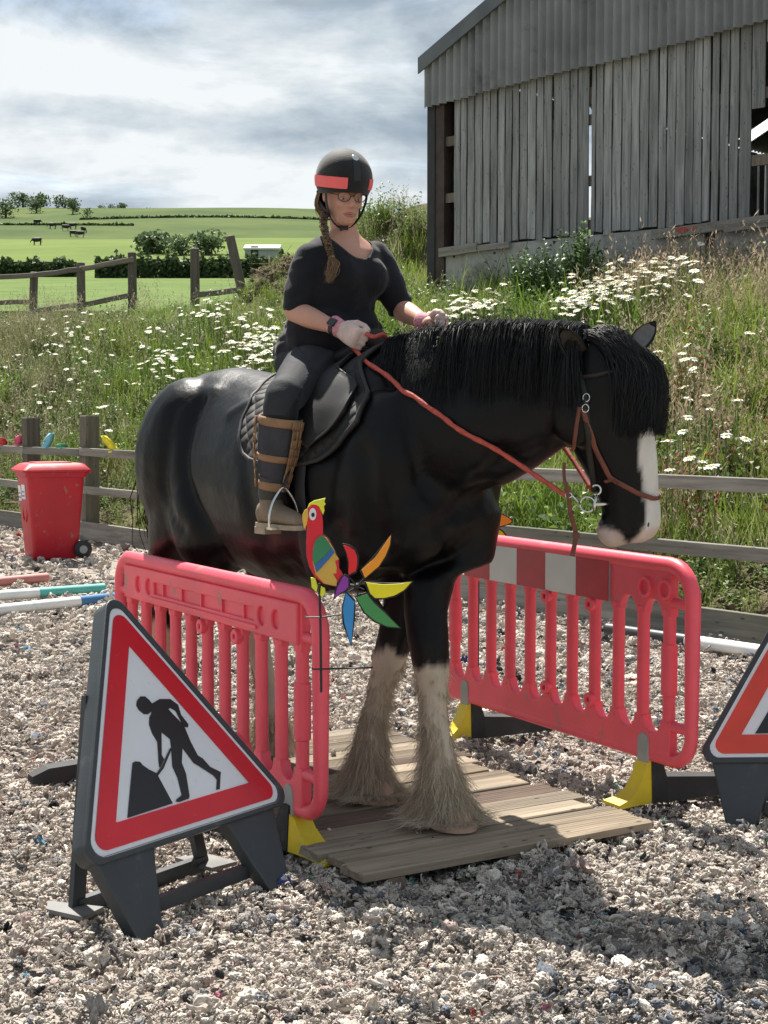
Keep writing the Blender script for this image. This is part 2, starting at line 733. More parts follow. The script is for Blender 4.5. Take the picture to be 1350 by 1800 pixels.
def sheet(name, ys, us, zf, mat, kind='structure'):
    mb = MB()
    n = len(us)
    for y in ys:
        for u in us:
            x = u * (8 + y) * .5
            mb.v.append(V((x, y, zf(x, y))))
    for i in range(len(ys) - 1):
        for k in range(n - 1):
            mb.f.append((i * n + k, i * n + k + 1, (i + 1) * n + k + 1, (i + 1) * n + k))
    o = mb.build(name, mat, None, sm=0)
    return tag(o, kind=kind)


def ground_mat(name, cols, scale, bump=.4, bscale=40):
    m, t, b = new_mat(name)
    tc = N(t, 'ShaderNodeTexCoord')
    n1 = N(t, 'ShaderNodeTexNoise')
    n1.inputs['Scale'].default_value = scale
    n1.inputs['Detail'].default_value = 12
    n1.inputs['Roughness'].default_value = .7
    L(t, tc.outputs['Object'], n1.inputs['Vector'])
    rp = N(t, 'ShaderNodeValToRGB')
    els = rp.color_ramp.elements
    for i, (p, c) in enumerate(cols):
        e = els[i] if i < 2 else els.new(p)
        e.position = p
        e.color = tuple(c) + (1,)
    L(t, n1.outputs['Fac'], rp.inputs[0])
    L(t, rp.outputs[0], b.inputs['Base Color'])
    b.inputs['Roughness'].default_value = .9
    b.inputs['Specular IOR Level'].default_value = .1
    n2 = N(t, 'ShaderNodeTexNoise')
    n2.inputs['Scale'].default_value = bscale
    n2.inputs['Detail'].default_value = 8
    L(t, tc.outputs['Object'], n2.inputs['Vector'])
    bp = N(t, 'ShaderNodeBump')
    bp.inputs['Strength'].default_value = bump
    bp.inputs['Distance'].default_value = .03
    L(t, n2.outputs['Fac'], bp.inputs['Height'])
    L(t, bp.outputs[0], b.inputs['Normal'])
    return m


M = {}
M['arena'] = ground_mat('arena fibre bed', [(.32, (.20, .175, .155)), (.72, (.44, .39, .335)), (.5, (.32, .28, .245))], 9, .9, 55)
M['soil'] = ground_mat('bank soil', [(.3, (.045, .036, .024)), (.75, (.16, .135, .08)), (.5, (.085, .085, .035))], 2.2, .9, 18)
M['field_near'] = ground_mat('near field', [(.35, (.066, .112, .020)), (.68, (.122, .17, .040)), (.5, (.09, .14, .028))], .22, .3, 2)
M['field_pale'] = ground_mat('pale field', [(.35, (.088, .132, .020)), (.68, (.128, .172, .034)), (.5, (.105, .15, .026))], .06, .2, 1)
M['field_up'] = ground_mat('upper field', [(.35, (.034, .062, .011)), (.68, (.092, .112, .022)), (.5, (.055, .088, .015))], .035, .2, 1)

us_c = [-2.4 + 4.8 * i / 160 for i in range(161)]
# the arena: one flat sheet under everything near
mb = MB()
nx_, ny_ = 200, 230
for j in range(ny_ + 1):
    for i in range(nx_ + 1):
        x = -16 + 28 * i / nx_
        y = -3 + 33 * j / ny_
        z = -.035 + .022 * noise.noise(V((x * 2.1, y * 2.1, .5))) + .016 * noise.noise(V((x * 5.3, y * 5.3, 4.5)))
        mb.v.append(V((x, y, z if y < fence_y(x) + .1 else -.06)))
for j in range(ny_):
    for i in range(nx_):
        a = j * (nx_ + 1) + i
        mb.f.append((a, a + 1, a + nx_ + 2, a + nx_ + 1))
tag(mb.build('arena_ground', M['arena'], None, sm=0), kind='structure')
# wide ground beneath, out to the far hills
mb = MB()
mb.v = [V((-400, -60, -.5)), V((400, -60, -.5)), V((400, 40, -.5)), V((-400, 40, -.5))]
mb.f = [(0, 1, 2, 3)]
tag(mb.build('ground', M['soil']), kind='structure')
# bank: from the fence up to the crest and just over it
mb = MB()
NB, NT = 170, 90
for i in range(NB + 1):
    x = -20 + 34 * i / NB
    f = fence_y(x)
    c = max(crest_y(x), f + 7)
    for j in range(NT + 1):
        t = (j / NT) * 2.6
        y = f + .06 + t * (c - f)
        mb.v.append(V((x, y, bank_z(x, y))))
for i in range(NB):
    for j in range(NT):
        a = i * (NT + 1) + j
        mb.f.append((a, a + NT + 1, a + NT + 2, a + 1))
bank = tag(mb.build('bank', M['soil'], None, sm=0), kind='structure')
ys = [46 + 4 * i for i in range(27)]
sheet('field', ys, us_c, lambda x, y: far_z(x, y) - ss(52, 46, y) * 0, M['field_near'])
sheet('field', [150 + 4 * i for i in range(29)], us_c, far_z, M['field_pale'])
sheet('hill', [262 + 6 * i for i in range(62)] + [660, 760, 900, 1200, 1800, 2600], us_c, far_z, M['field_up'])


def land_hit(px, py, h=0.0, y0=8.0, y1=60.0):
    """where the sight line through a photo pixel meets the land (h above it)"""
    d = ray(px, py)
    y = y0
    while y < y1:
        p = V((0, 0, CAM_H)) + d * (y / d.y)
        if y > fence_y(p.x) + .1 and p.z < (bank_z(p.x, y) if y < 55 else far_z(p.x, y)) + h: return p
        y += .05 if y < 60 else 1
    return None


# ------------------------------------------------------------------ fences
M['rail'] = wood('weathered rail', (.13, .118, .103), (.34, .315, .28), 0, .5, stain=(.10, .11, .07))
M['post'] = wood('weathered post', (.085, .072, .058), (.20, .175, .145), 2, .6, stain=(.09, .10, .055))
M['rail_old'] = wood('old field rail', (.10, .09, .072), (.24, .215, .17), 0, .4)


def plank_mesh(name, l, w, h, mat, bev=.006, jag=0.0, seed=0):
    """one board, length along x, bevelled and very slightly bent"""
    r = random.Random(seed)
    mb = MB()
    nseg = 4
    rings = []
    for i in range(nseg + 1):
        x = -l / 2 + l * i / nseg
        dy, dz = r.uniform(-jag, jag), r.uniform(-jag, jag)
        b = bev
        y, z = w / 2, h / 2
        rings.append([(x, yy + dy, zz + dz) for yy, zz in ((-y + b, -z), (y - b, -z), (y, -z + b), (y, z - b), (y - b, z), (-y + b, z), (-y, z - b), (-y, -z + b))])
    mb.loft(rings)
    return mb.mesh(name, mat)


def lay(name, me, a, b, parent, up=(0, 0, 1)):
    """put a board mesh (length along x) from a to b"""
    a, b = V(a), V(b)
    x = (b - a).normalized()
    y = V(up).cross(x).normalized()
    z = x.cross(y)
    o = bpy.data.objects.new(name, me)
    COL.objects.link(o)
    o.matrix_world = Matrix.Translation((a + b) / 2) @ Matrix((x, y, z)).transposed().to_4x4()
    loc, rot, sc = o.matrix_world.decompose()
    o.location = loc
    o.rotation_mode = 'XYZ'
    o.rotation_euler = rot.to_euler()
    if parent is not None:
        o.parent = parent
        o.matrix_parent_inverse = mw(parent).inverted()
    return o


FD = V((1, -1.44, 0)).normalized()                      # along the arena fence, towards the right
FN = V((-1.44, -1, 0)).normalized()                     # towards the arena
fence = thing('arena_fence', 'weathered post and rail arena fence with kickboard below flowery bank', 'fence', (0, fence_y(0), 0))
fx = [-15.8, -13.4, -11.0, -8.6, -6.2, -4.88, -3.8, -2.6, -1.4, -.2, 1.87, 3.7, 5.2, 6.7]
pm = {}
for i, x in enumerate(fx):
    y = fence_y(x)
    h = 1.60 + rnd.uniform(-.05, .03) if x < 1 else 1.22
    mb = MB()
    w = .095
    lean = rnd.uniform(-.015, .015)
    rings = [[(x + FD.x * a + FN.x * c + lean * z, y + FD.y * a + FN.y * c, z) for a, c in ((-w, -w), (w, -w), (w, w), (-w, w))] for z in (-.3, h - .012)]
    rings.append([(x + FD.x * a + FN.x * c + lean * h, y + FD.y * a + FN.y * c, h) for a, c in ((-w * .9, -w * .9), (w * .9, -w * .9), (w * .9, w * .9), (-w * .9, w * .9))])
    mb.loft([[(px_, py_, z_) for px_, py_, z_ in r] for r in rings])
    mb.v = [V((x, y, 0)) + (v - V((x, y, 0))) * 1 for v in mb.v]
    o = mb.build('post', M['post'], fence)
for i in range(len(fx) - 1):
    a = V((fx[i], fence_y(fx[i]), 0)) + FN * .118
    b = V((fx[i + 1], fence_y(fx[i + 1]), 0)) + FN * .118
    l = (b - a).length - .006
    for z, hh, nm in ((1.11, .10, 'rail'), (.63, .10, 'rail'), (.11, .23, 'kickboard')):
        dz0, dz1 = rnd.uniform(-.012, .012), rnd.uniform(-.012, .012)
        lay(nm, plank_mesh(nm, l, .042, hh, M['rail'], .005, .003, i * 7 + int(z * 10)), a + V((0, 0, z + dz0)), b + V((0, 0, z + dz1)), fence)

# field fence on the crest: old round posts and two rails
ff = thing('field_fence', 'old sagging post and rail fence with leaning posts along the bank crest', 'fence', P(232, 520, 33))
fps = [(-70, 470, 500, 37, -68), (60, 478, 530, 36, 58), (142, 461, 540, 34.5, 142), (232, 443, 500, 33.5, 232), (342, 436, 524, 32.0, 342), (404, 414, 548, 30.5, 432)]
ffp = []
for (px, ty, by, d, bx) in fps:
    top = P(px, ty, d)
    bot = P(bx, by, d)
    g = bank_z(bot.x, d) - .3
    k = bot + (bot - top).normalized() * max((bot.z - g), .1)
    mb = MB()
    mb.tube([k, (k + top) / 2 + V((.01, 0, 0)), top + V((0, 0, -.02)), top], [.10, .098, .094, .07], 9)
    mb.build('post', M['post'], ff, sm=40)
    ffp.append((bot, top))
for i, (z0, z1) in enumerate((((490, 484), (535, 530)), ((484, 473), (546, 536)), ((473, 457), (536, 520)), (None, None), (None, (520, 508)))):
    for k, zz in enumerate((z0, z1)):
        if zz is None: continue
        a = P(fps[i][0] if k == 0 else fps[i][4], zz[0], fps[i][3] - .14)
        b = P(fps[i + 1][0] if k == 0 else fps[i + 1][4] - 8, zz[1], fps[i + 1][3] - .14)
        lay('rail', plank_mesh('rail', (b - a).length + .1, .05, .115, M['rail_old'], .012, .012, i * 3 + k), a, b, ff)

# ------------------------------------------------------------------ barn
BO = V((.93, 25, 0))
BU = V((4.34, -3.9, 0)).normalized()
BI = V((3.9, 4.34, 0)).normalized()                     # inward


def BP(t, z, k=0.0): return BO + BU * t + BI * k + V((0, 0, z))


def wall_at(px, py, k=0.0):
    d = ray(px, py)
    o = V((0, 0, CAM_H)) - (BO + BI * k)
    s = -o.dot(BI) / d.dot(BI)
    p = V((0, 0, CAM_H)) + d * s
    return (p - BO).dot(BU), p.z


M['board'] = wood('barn board', (.125, .126, .126), (.40, .398, .392), 2, .55, .85, stain=(.165, .163, .158))
M['clad'] = plain('fibre cement sheet', (.24, .245, .247), .85, .22, 1.6, .25, 30, dirt=((.07, .072, .072), .52, 1.1, .7))
M['flash'] = plain('grey verge sheet', (.115, .125, .135), .6, .2, 2, .1)
M['conc'] = plain('precast concrete', (.36, .355, .34), .9, .16, 3, .3, 40, dirt=((.13, .128, .118), .5, 1.7, .75))
M['rust'] = plain('rusty painted steel', (.055, .036, .030), .7, .4, 5, .2, 60)
M['darksteel'] = plain('dark steel', (.03, .03, .032), .7, .3, 5)
M['redpaint'] = plain('red paint mark', (.42, .07, .05), .8, .35, 9)
M['whitesheet'] = plain('white sheet', (.78, .8, .8), .5, .05, 3)
barn = thing('barn', 'grey weathered timber barn with corrugated gable and concrete base', 'barn', BP(4, 3.2))


def eave_line(t): return 7.28 + .49 * (t + .3)


def slab(mb, t0, t1, z0, z1, k0, k1):
    vs_ = [BP(t, z, k) for t, z, k in ((t0, z0, k0), (t1, z0, k0), (t1, z0, k1), (t0, z0, k1), (t0, z1, k0), (t1, z1, k0), (t1, z1, k1), (t0, z1, k1))]
    return mb.add(vs_, [(0, 3, 2, 1), (4, 5, 6, 7), (0, 1, 5, 4), (1, 2, 6, 5), (2, 3, 7, 6), (3, 0, 4, 7)])


def bpart(name, mat, *a, bevel=0):
    """box part of the barn with its own origin"""
    t0, t1, z0, z1, k0, k1 = a
    o = slab(MB(), *a).build(name, mat, None)
    c = BP((t0 + t1) / 2, (z0 + z1) / 2, (k0 + k1) / 2)
    o.data.transform(Matrix.Translation(-c))
    o.location = c
    o.parent = barn
    o.matrix_parent_inverse = mw(barn).inverted()
    return o


# timber boards of the gable
t_l = wall_at(797, 300)[0]
t_r = wall_at(1319, 300)[0]
gaps = {}
edges = [t_l]
while edges[-1] < t_r - .08:
    edges.append(min(edges[-1] + rnd.choice((.132, .14, .148, .155, .165)), t_r))
if t_r - edges[-1] > .001: edges[-1] = t_r
if t_r - edges[-2] < .09: edges.pop(-2)
t_gap = wall_at(1036, 280)[0]
ig = min(range(1, len(edges) - 1), key=lambda i: abs(edges[i] - t_gap))
edges[ig] = t_gap
t_gap2 = wall_at(822, 190)[0]
br = random.Random(3)
for i in range(len(edges) - 1):
    a, b = edges[i], edges[i + 1]
    g0 = .006 + br.random() * .012
    g1 = .006 + br.random() * .012
    if i == ig: g0 = .032
    if i == ig - 1: g1 = .026
    ztop = 6.66 + .07 * (a + b) / 2
    zb = 4.28 + br.uniform(-.03, .03)
    kk = br.uniform(0, .014)
    ang = br.uniform(-.0016, .0016)
    # board with a bowed edge and a few splits: eight-sided outline cut in a grid of 2 x 6
    mbb = MB()
    rows = 8
    zs = [zb + (ztop - zb) * j / rows for j in range(rows + 1)]
    for k in (0, .022):
        for j, z in enumerate(zs):
            wob = .004 * math.sin(j * 1.3 + i) * (0 if j in (0, rows) else 1)
            sh = ang * (z - 5.3)
            mbb.v.append(BP(a + g0 + wob + sh, z, kk + k + .003 * math.sin(i + j)))
            mbb.v.append(BP(b - g1 + .003 * math.sin(j * .9 + 2 * i) + sh, z + (br.uniform(-.02, .02) if j == 0 and k == 0 else 0), kk + k + .003 * math.sin(i * 2 + j)))
    h = 2 * (rows + 1)
    for j in range(rows):
        p = 2 * j
        mbb.f += [(p, p + 1, p + 3, p + 2), (h + p, h + p + 2, h + p + 3, h + p + 1), (p, p + 2, h + p + 2, h + p), (p + 1, h + p + 1, h + p + 3, p + 3)]
    mbb.f += [(0, h, h + 1, 1), (h - 2, h - 1, 2 * h - 1, 2 * h - 2)]
    o = mbb.build('board', M['board'])
    c = BP((a + b) / 2, 5.3, kk)
    o.data.transform(Matrix.Translation(-c))
    o.location = c
    # the grain runs along z already
    o.parent = barn
    o.matrix_parent_inverse = mw(barn).inverted()
# board ends beyond the window opening: a short one hanging above it, then more wall
ts = wall_at(1345, 100)[0]
zs_ = wall_at(1332, 190)[1]
bpart('board', M['board'], t_r + .006, ts, zs_, 7.2, .002, .024)
for q in range(11):
    a = t_r + 1.05 + q * .15
    bpart('board', M['board'], a + .004, a + .146, 4.27, 7.25 + .016 * q, .002, .024)
bpart('board', M['board'], ts + .02, ts + .5, wall_at(1348, 60)[1] - .1, 7.2, .004, .026)
bpart('board', M['board'], ts + .51, t_r + 1.04, wall_at(1348, 60)[1] - .1, 7.2, .004, .026)
# rails and ledges behind and below the boards
a, z = wall_at(776, 452)
b, z2 = wall_at(866, 436)
lay('ledge_board', plank_mesh('ledge_board', .78, .05, .145, M['rail'], .008, .006, 3), BP(a, 4.20, -.05), BP(a + .78, 4.235, -.05), barn)
lay('ledge_board', plank_mesh('ledge_board', .62, .05, .10, M['rail'], .008, .006, 5), BP(a + .79, 4.21, -.045), BP(a + 1.41, 4.225, -.045), barn)
a = wall_at(1150, 410)[0]
lay('ledge_board', plank_mesh('ledge_board', 1.9, .05, .14, M['rail'], .008, .008, 7), BP(a, 4.18, -.06), BP(a + 1.9, 4.235, -.06), barn)
lay('ledge_board', plank_mesh('ledge_board', 1.5, .05, .10, M['rail'], .008, .006, 9), BP(a + 1.2, 4.15, -.115), BP(a + 2.7, 4.21, -.115), barn)
t0 = wall_at(1212, 405)[0]
mb = MB()
for q in range(9):
    tt = t0 + br.uniform(-.13, .13)
    zz = 4.20 + br.uniform(-.028, .028)
    mb.add([BP(tt + .07 * br.uniform(.5, 1) * math.cos(w) , zz + .03 * br.uniform(.5, 1) * math.sin(w), -.0885 - .0006 * q) for w in [2 * PI * k / 9 for k in range(9)]], [tuple(range(9))])
mb.build('paint_mark', M['redpaint'], barn)
for z, zz in ((4.36, 4.5), (6.2, 6.45)):
    bpart('purlin', M['post'], t_gap - .5, t_gap + .5, z, zz, .045, .09)
for z in (5.0, 5.9):
    bpart('purlin', M['post'], -.2, t_r + 2.7, z, z + .15, .045, .10)
# concrete panels and steel columns
tc0 = wall_at(781, 480)[0]
tj0 = wall_at(1235, 470)[0]
tj1 = wall_at(1254, 470)[0]
for a, b in ((tc0, tj0), (tj1, tj1 + 3.2)):
    for zz0, zz1 in ((2.2, 3.28), (3.287, 4.265)):
        bpart('concrete_panel', M['conc'], a + .005, b - .005, zz0, zz1, .03, .15)
    for tb in (a + .18, a + 1.0, b - .12):
        mb = MB()
        mb.tube([BP(tb, 4.13, .035), BP(tb, 4.13, .018)], .02, 8)
        mb.build('bolt_hole', M['darksteel'], barn)
cl0 = wall_at(752, 480)[0]
clm = wall_at(765, 480)[0]
bpart('column', M['darksteel'], cl0, clm, 2.0, eave_line(cl0) - .25, -.02, .24)
bpart('column', M['rust'], clm + .002, tc0 - .01, 2.0, 6.72, .0, .20)
bpart('column', M['rust'], tj0 + .01, tj1 - .01, 2.0, 8.6, .07, .27)
# corrugated sheets of the gable, 7 waves each
PITCHW = .15
sheet_t = cl0 - .02
k = 0
while sheet_t < 9.5:
    t1 = sheet_t + PITCHW * 7
    mb = MB()
    nn = 7 * 8
    off = -.105 - (.012 if k % 2 else 0)
    drop = br.uniform(-.03, .03)
    for i in range(nn + 3):
        t = sheet_t + (t1 - sheet_t) * i / nn
        w = .046 * math.cos(2 * PI * (t - sheet_t) / PITCHW)
        zt = eave_line(t) - .06 if t < 5 else eave_line(5) - .06 - .49 * (t - 5)
        zl = min(6.55 + .055 * t + drop, zt - .02)
        for z in (zl, zl + (zt - zl) * .5, zt):
            mb.v.append(BP(t, z, off + w))
        for z in (zl, zl + (zt - zl) * .5, zt):
            mb.v.append(BP(t, z, off + w + .008))
    for i in range(nn + 2):
        p = 6 * i
        for j in (0, 1):
            mb.f += [(p + j, p + 6 + j, p + 7 + j, p + 1 + j), (p + 3 + j, p + 4 + j, p + 10 + j, p + 9 + j)]
        mb.f.append((p, p + 3, p + 9, p + 6))
    mb.build('cladding_sheet', M['clad'], barn, sm=30)
    sheet_t = t1
    k += 1
# verge, roof, side and back walls
apex_t = 5.0
mb = MB()
t0 = cl0 - .05
vz = .05
for (ta, tb) in ((t0, apex_t), (apex_t, 2 * apex_t + .5)):
    za = eave_line(ta) if ta < apex_t else eave_line(apex_t)
    zb_ = eave_line(tb) if tb <= apex_t else eave_line(apex_t) - .49 * (tb - apex_t)
    vs_ = []
    for t, z in ((ta, za), (tb, zb_)):
        vs_ += [BP(t, z - .19, -.20), BP(t, z + .06, -.20), BP(t, z + .06, .25), BP(t, z + .03, .25), BP(t, z + .03, -.17), BP(t, z - .19, -.17)]
    mb.add(vs_, [(k_, (k_ + 1) % 6, 6 + (k_ + 1) % 6, 6 + k_) for k_ in range(6)] + [tuple(range(5, -1, -1)), tuple(range(6, 12))])
mb.build('verge', M['flash'], barn)
DB = 15.0


def roof_hit(px, py):
    """where a sight line meets the left roof slope, as (t, inward)"""
    d = ray(px, py)
    c = V((0, 0, CAM_H))
    a0, a1, a2 = BP(0, eave_line(0), 0), BP(1, eave_line(1), 0), BP(0, eave_line(0), 1)
    n = (a1 - a0).cross(a2 - a0)
    p = c + d * ((a0 - c).dot(n) / d.dot(n))
    return (p - BO).dot(BU), (p - BO).dot(BI)


def roof_piece(name, mat, ta, tb, k0, k1, th=.02):
    z_ = lambda t: eave_line(t) if t <= apex_t + 1e-6 else eave_line(apex_t) - .49 * (t - apex_t)
    mb = MB()
    nk = max(4, int((k1 - k0) / .0375))
    for j in range(nk + 1):
        kk = k0 + (k1 - k0) * j / nk
        w = .025 * math.cos(2 * PI * kk / .15)
        for t in (ta, tb): mb.v.append(BP(t, z_(t) + w, kk))
        for t in (ta, tb): mb.v.append(BP(t, z_(t) - th + w, kk))
    for j in range(nk):
        p = 4 * j
        mb.f += [(p, p + 4, p + 5, p + 1), (p + 2, p + 3, p + 7, p + 6), (p, p + 2, p + 6, p + 4), (p + 1, p + 5, p + 7, p + 3)]
    return mb.build(name, mat, barn)


ra, rb = roof_hit(1318, 248), roof_hit(1352, 205)
rt0, rt1 = min(ra[0], rb[0]), max(ra[0], rb[0])
rk0, rk1 = min(ra[1], rb[1]), max(ra[1], rb[1])
rt0 = max(rt0, t0 + .1)
ml, tl_, bl_ = new_mat('roof light sheet')
bl_.inputs['Base Color'].default_value = (.8, .82, .82, 1)
tr_ = N(tl_, 'ShaderNodeBsdfTranslucent')
tr_.inputs['Color'].default_value = (.85, .87, .87, 1)
ms_ = N(tl_, 'ShaderNodeMixShader')
ms_.inputs[0].default_value = .75
L(tl_, bl_.outputs[0], ms_.inputs[1])
L(tl_, tr_.outputs[0], ms_.inputs[2])
L(tl_, ms_.outputs[0], tl_.nodes['Material Output'].inputs['Surface'])
DB = 15.0
roof_piece('roof_slope', M['clad'], t0, apex_t, -.1, rk0)
roof_piece('roof_slope', M['clad'], t0, apex_t, rk1, max(DB, rk1) + .2)
if rt0 - t0 > .11: roof_piece('roof_slope', M['clad'], t0, rt0, rk0, rk1)
if rt1 < apex_t - .05: roof_piece('roof_slope', M['clad'], rt1, apex_t, rk0, rk1)
roof_piece('roof_light', ml, rt0, min(rt1, apex_t), rk0, rk1, .004)
roof_piece('roof_slope', M['clad'], apex_t, 2 * apex_t + .5, -.1, DB + .2)


def side_k(px):
    """how far in a sight line through the boards meets the left side wall"""
    d = ray(px, 300)
    o = V((0, 0, CAM_H)) - BO
    s = (cl0 - o.dot(BU)) / d.dot(BU)
    return (o + d * s).dot(BI)


kk_ = [.25]
for px, w in ((822, .035), (1030, .22), (1331, .05), (1345, .06)):
    kk_ += [side_k(px) - w, side_k(px) + w]
kk_.append(DB)
for q in range(0, len(kk_), 2):
    if kk_[q + 1] - kk_[q] > .05: bpart('side_wall', M['clad'], cl0 - .03, cl0 + .03, 2.0, eave_line(cl0) - .1, kk_[q], kk_[q + 1])
bpart('side_wall', M['clad'], 2 * apex_t + .2, 2 * apex_t + .26, 2.0, 7.2, .25, DB)
bpart('side_wall', M['clad'], 2 * apex_t + .2, 2 * apex_t + .26, 2.0, 7.2, .25, DB)
for a in range(10):
    bpart('back_wall', M['clad'], cl0 + a * 1.03, cl0 + (a + 1) * 1.03 - .01, 2, eave_line(min(cl0 + a * 1.03, 9.2 - a * 1.03)) - .1, DB - .06, DB)
mb = MB()
slab(mb, cl0 + .1, 10, 3.18, 3.2, .3, DB - .1)
mb.build('barn_floor', M['soil'], barn)
# ------------------------------------------------------------------ far trees, hedge, cattle, shed
M['leaf_far'] = leaf_mat('far leaves', (.10, .145, .065), .25, .6, .5)
M['leaf_hedge'] = leaf_mat('hedge leaves', (.06, .092, .034), .2, .6, .5)
M['bark'] = plain('bark', (.07, .055, .04), .9, .3, 6, .3)


def crown_mesh(name, w, h, n, leaf, seed, mat, lobes=9, low=.0):
    """leaf faces spread through a crown of several lobes"""
    r = random.Random(seed)
    mb = MB()
    lob = []
    for i in range(lobes):
        a = r.uniform(0, 2 * PI)
        q = r.uniform(.05, .34)
        lob.append((V((math.cos(a) * q * w, math.sin(a) * q * w, h * r.uniform(.16, .74 - .25 * q))), r.uniform(.22, .36)))
    for i in range(n):
        c, s = r.choice(lob)
        d = V((r.gauss(0, 1), r.gauss(0, 1), r.gauss(0, 1))).normalized() * (r.random() ** .35)
        p = c + V((d.x * s * w, d.y * s * w, d.z * s * h * .95))
        if p.z < low * h * .4: continue
        sz = leaf * r.uniform(.6, 1.4)
        u = V((r.gauss(0, 1), r.gauss(0, 1), r.gauss(0, .7))).normalized()
        v_ = u.cross(V((r.gauss(0, 1), r.gauss(0, 1), r.gauss(0, 1)))).normalized()
        mb.add([p - u * sz, p + v_ * sz * .55, p + u * sz, p - v_ * sz * .55], [(0, 1, 2, 3)])
    return mb.mesh(name, mat)


def far_tree(px, base, top, wpx, d, label, seed, name='tree', cat='tree', group='trees on the far hillside', n=420):
    b = P(px, base, d)
    h = P(px, top, d).z - b.z
    b.z = far_z(b.x, d) - .15
    w = wpx / 2700 * d * 1.12
    h *= 1.0
    t = thing(name, label, cat, b, 0, group)
    mb = MB()
    r = random.Random(seed)
    mb.tube([b + V((0, 0, -.4)), b + V((w * .02, 0, h * .3)), b + V((w * r.uniform(-.05, .05), 0, h * .6))], [w * .05, w * .035, w * .015], 6)
    for q in range(3):
        a = r.uniform(0, 2 * PI)
        mb.tube([b + V((0, 0, h * .3)), b + V((math.cos(a) * w * .25, math.sin(a) * w * .25, h * .62))], [w * .025, w * .01], 5)
    mb.build('trunk', M['bark'], t)
    me = crown_mesh('crown', w, h, n, max(w, h) * .055, seed, M['leaf_far'], 9, .08)
    o = put('crown', me, t, False)
    o.location = (0, 0, 0)
    return t


for i, (px, b, tp, w, d, lb) in enumerate([
    (10, 396, 349, 46, 380, 'broad tree cut by the left edge of the far hillside'),
    (40, 374, 343, 40, 500, 'leftmost tree of the dark clump on the skyline'),
    (68, 374, 344, 44, 505, 'second tree of the skyline clump, beside the round hillside tree'),
    (64, 392, 357, 30, 400, 'small round tree on the slope below the skyline clump'),
    (114, 376, 349, 42, 495, 'wide skyline tree right of the dark clump'),
    (128, 396, 361, 26, 390, 'narrow tree on the slope under the wide skyline tree'),
    (153, 401, 373, 20, 370, 'lowest little tree of the row running down the slope'),
    (178, 372, 357, 18, 520, 'left small tree of the three alone on the ridge'),
    (193, 372, 354, 18, 520, 'middle small tree of the three alone on the ridge'),
    (212, 372, 355, 24, 520, 'right small tree of the three alone on the ridge'),
    (267, 371, 361, 20, 525, 'tiny single tree peeping over the bare ridge'),
]):
    far_tree(px, b, tp, w, d, lb, 50 + i, n=420 if w > 22 else 240)
for i, (px, b, tp, w, d, lb) in enumerate([
    (265, 448, 405, 76, 205, 'rounded green bush standing behind the valley hedge'),
    (320, 446, 405, 44, 200, 'smaller bush between two bigger ones behind the hedge'),
    (364, 446, 398, 66, 200, 'tallest dark bush behind the valley hedge near leaning post'),
    (22, 466, 447, 26, 165, 'little bush growing out of the hedge at the left'),
    (116, 466, 447, 22, 165, 'little bush growing out of the hedge above the second fence post'),
    (480, 444, 429, 40, 175, 'low bush in front of the pale shed'),
]):
    far_tree(px, b, tp, w, d, lb, 80 + i, 'bush', 'bush', 'bushes along the valley hedge', 700)


def hedge(name, pts, hpx, d, label, seed):
    r = random.Random(seed)
    mb = MB()
    for (x0, y0), (x1, y1) in zip(pts, pts[1:]):
        n = int(abs(x1 - x0) * (16 if hpx > 10 else 5))
        for i in range(n):
            f = r.random()
            px, base = x0 + (x1 - x0) * f, y0 + (y1 - y0) * f
            hh = hpx * (1 + .16 * math.sin(px * .13) + .1 * math.sin(px * .41))
            p = P(px, base, d + r.uniform(-.6, 1.2))
            p.z = far_z(p.x, d) - .1 + hh / 2700 * d * r.random() * r.uniform(.7, 1)
            sz = .22 * r.uniform(.6, 1.5) * d / 150
            u = V((r.gauss(0, 1), r.gauss(0, 1), r.gauss(0, .7))).normalized()
            v_ = u.cross(V((r.gauss(0, 1), r.gauss(0, 1), r.gauss(0, 1)))).normalized()
            mb.add([p - u * sz, p + v_ * sz * .6, p + u * sz, p - v_ * sz * .6], [(0, 1, 2, 3)])
    # inner mass of the hedge
    for (x0, y0), (x1, y1) in zip(pts, pts[1:]):
        a, b = P(x0, y0, d + .4), P(x1, y1, d + .4)
        a.z, b.z = far_z(a.x, d), far_z(b.x, d)
        h = hpx / 2700 * d * .78
        mb.add([a + V((0, -.6, -.6)), b + V((0, -.6, -.6)), b + V((0, .8, -.6)), a + V((0, .8, -.6)), a + V((0, -.3, h)), b + V((0, -.3, h)), b + V((0, .5, h)), a + V((0, .5, h))],
               [(0, 3, 2, 1), (4, 5, 6, 7), (0, 1, 5, 4), (1, 2, 6, 5), (2, 3, 7, 6), (3, 0, 4, 7)])
    o = mb.build(name, M['leaf_hedge'])
    return tag(o, label, 'hedge', 'clipped field hedges')


hedge('hedge', [(-160, 506), (0, 496), (60, 493), (135, 482)], 34, 145, 'dark clipped hedge at the left, under the grazing cattle', 1)
hedge('hedge', [(168, 487), (260, 486), (380, 483), (520, 475), (640, 468)], 42, 140, 'long dark hedge below the bushes and the pale shed', 2)
hedge('hedge', [(140, 389), (300, 391), (420, 390), (545, 393), (640, 392)], 3.0, 362, 'thin dark hedge line crossing the top of the far hill', 3)
hedge('hedge', [(-40, 428), (90, 424), (175, 430), (235, 437)], 3.0, 300, 'thin hedge and fence line between the pale field and the cattle', 4)
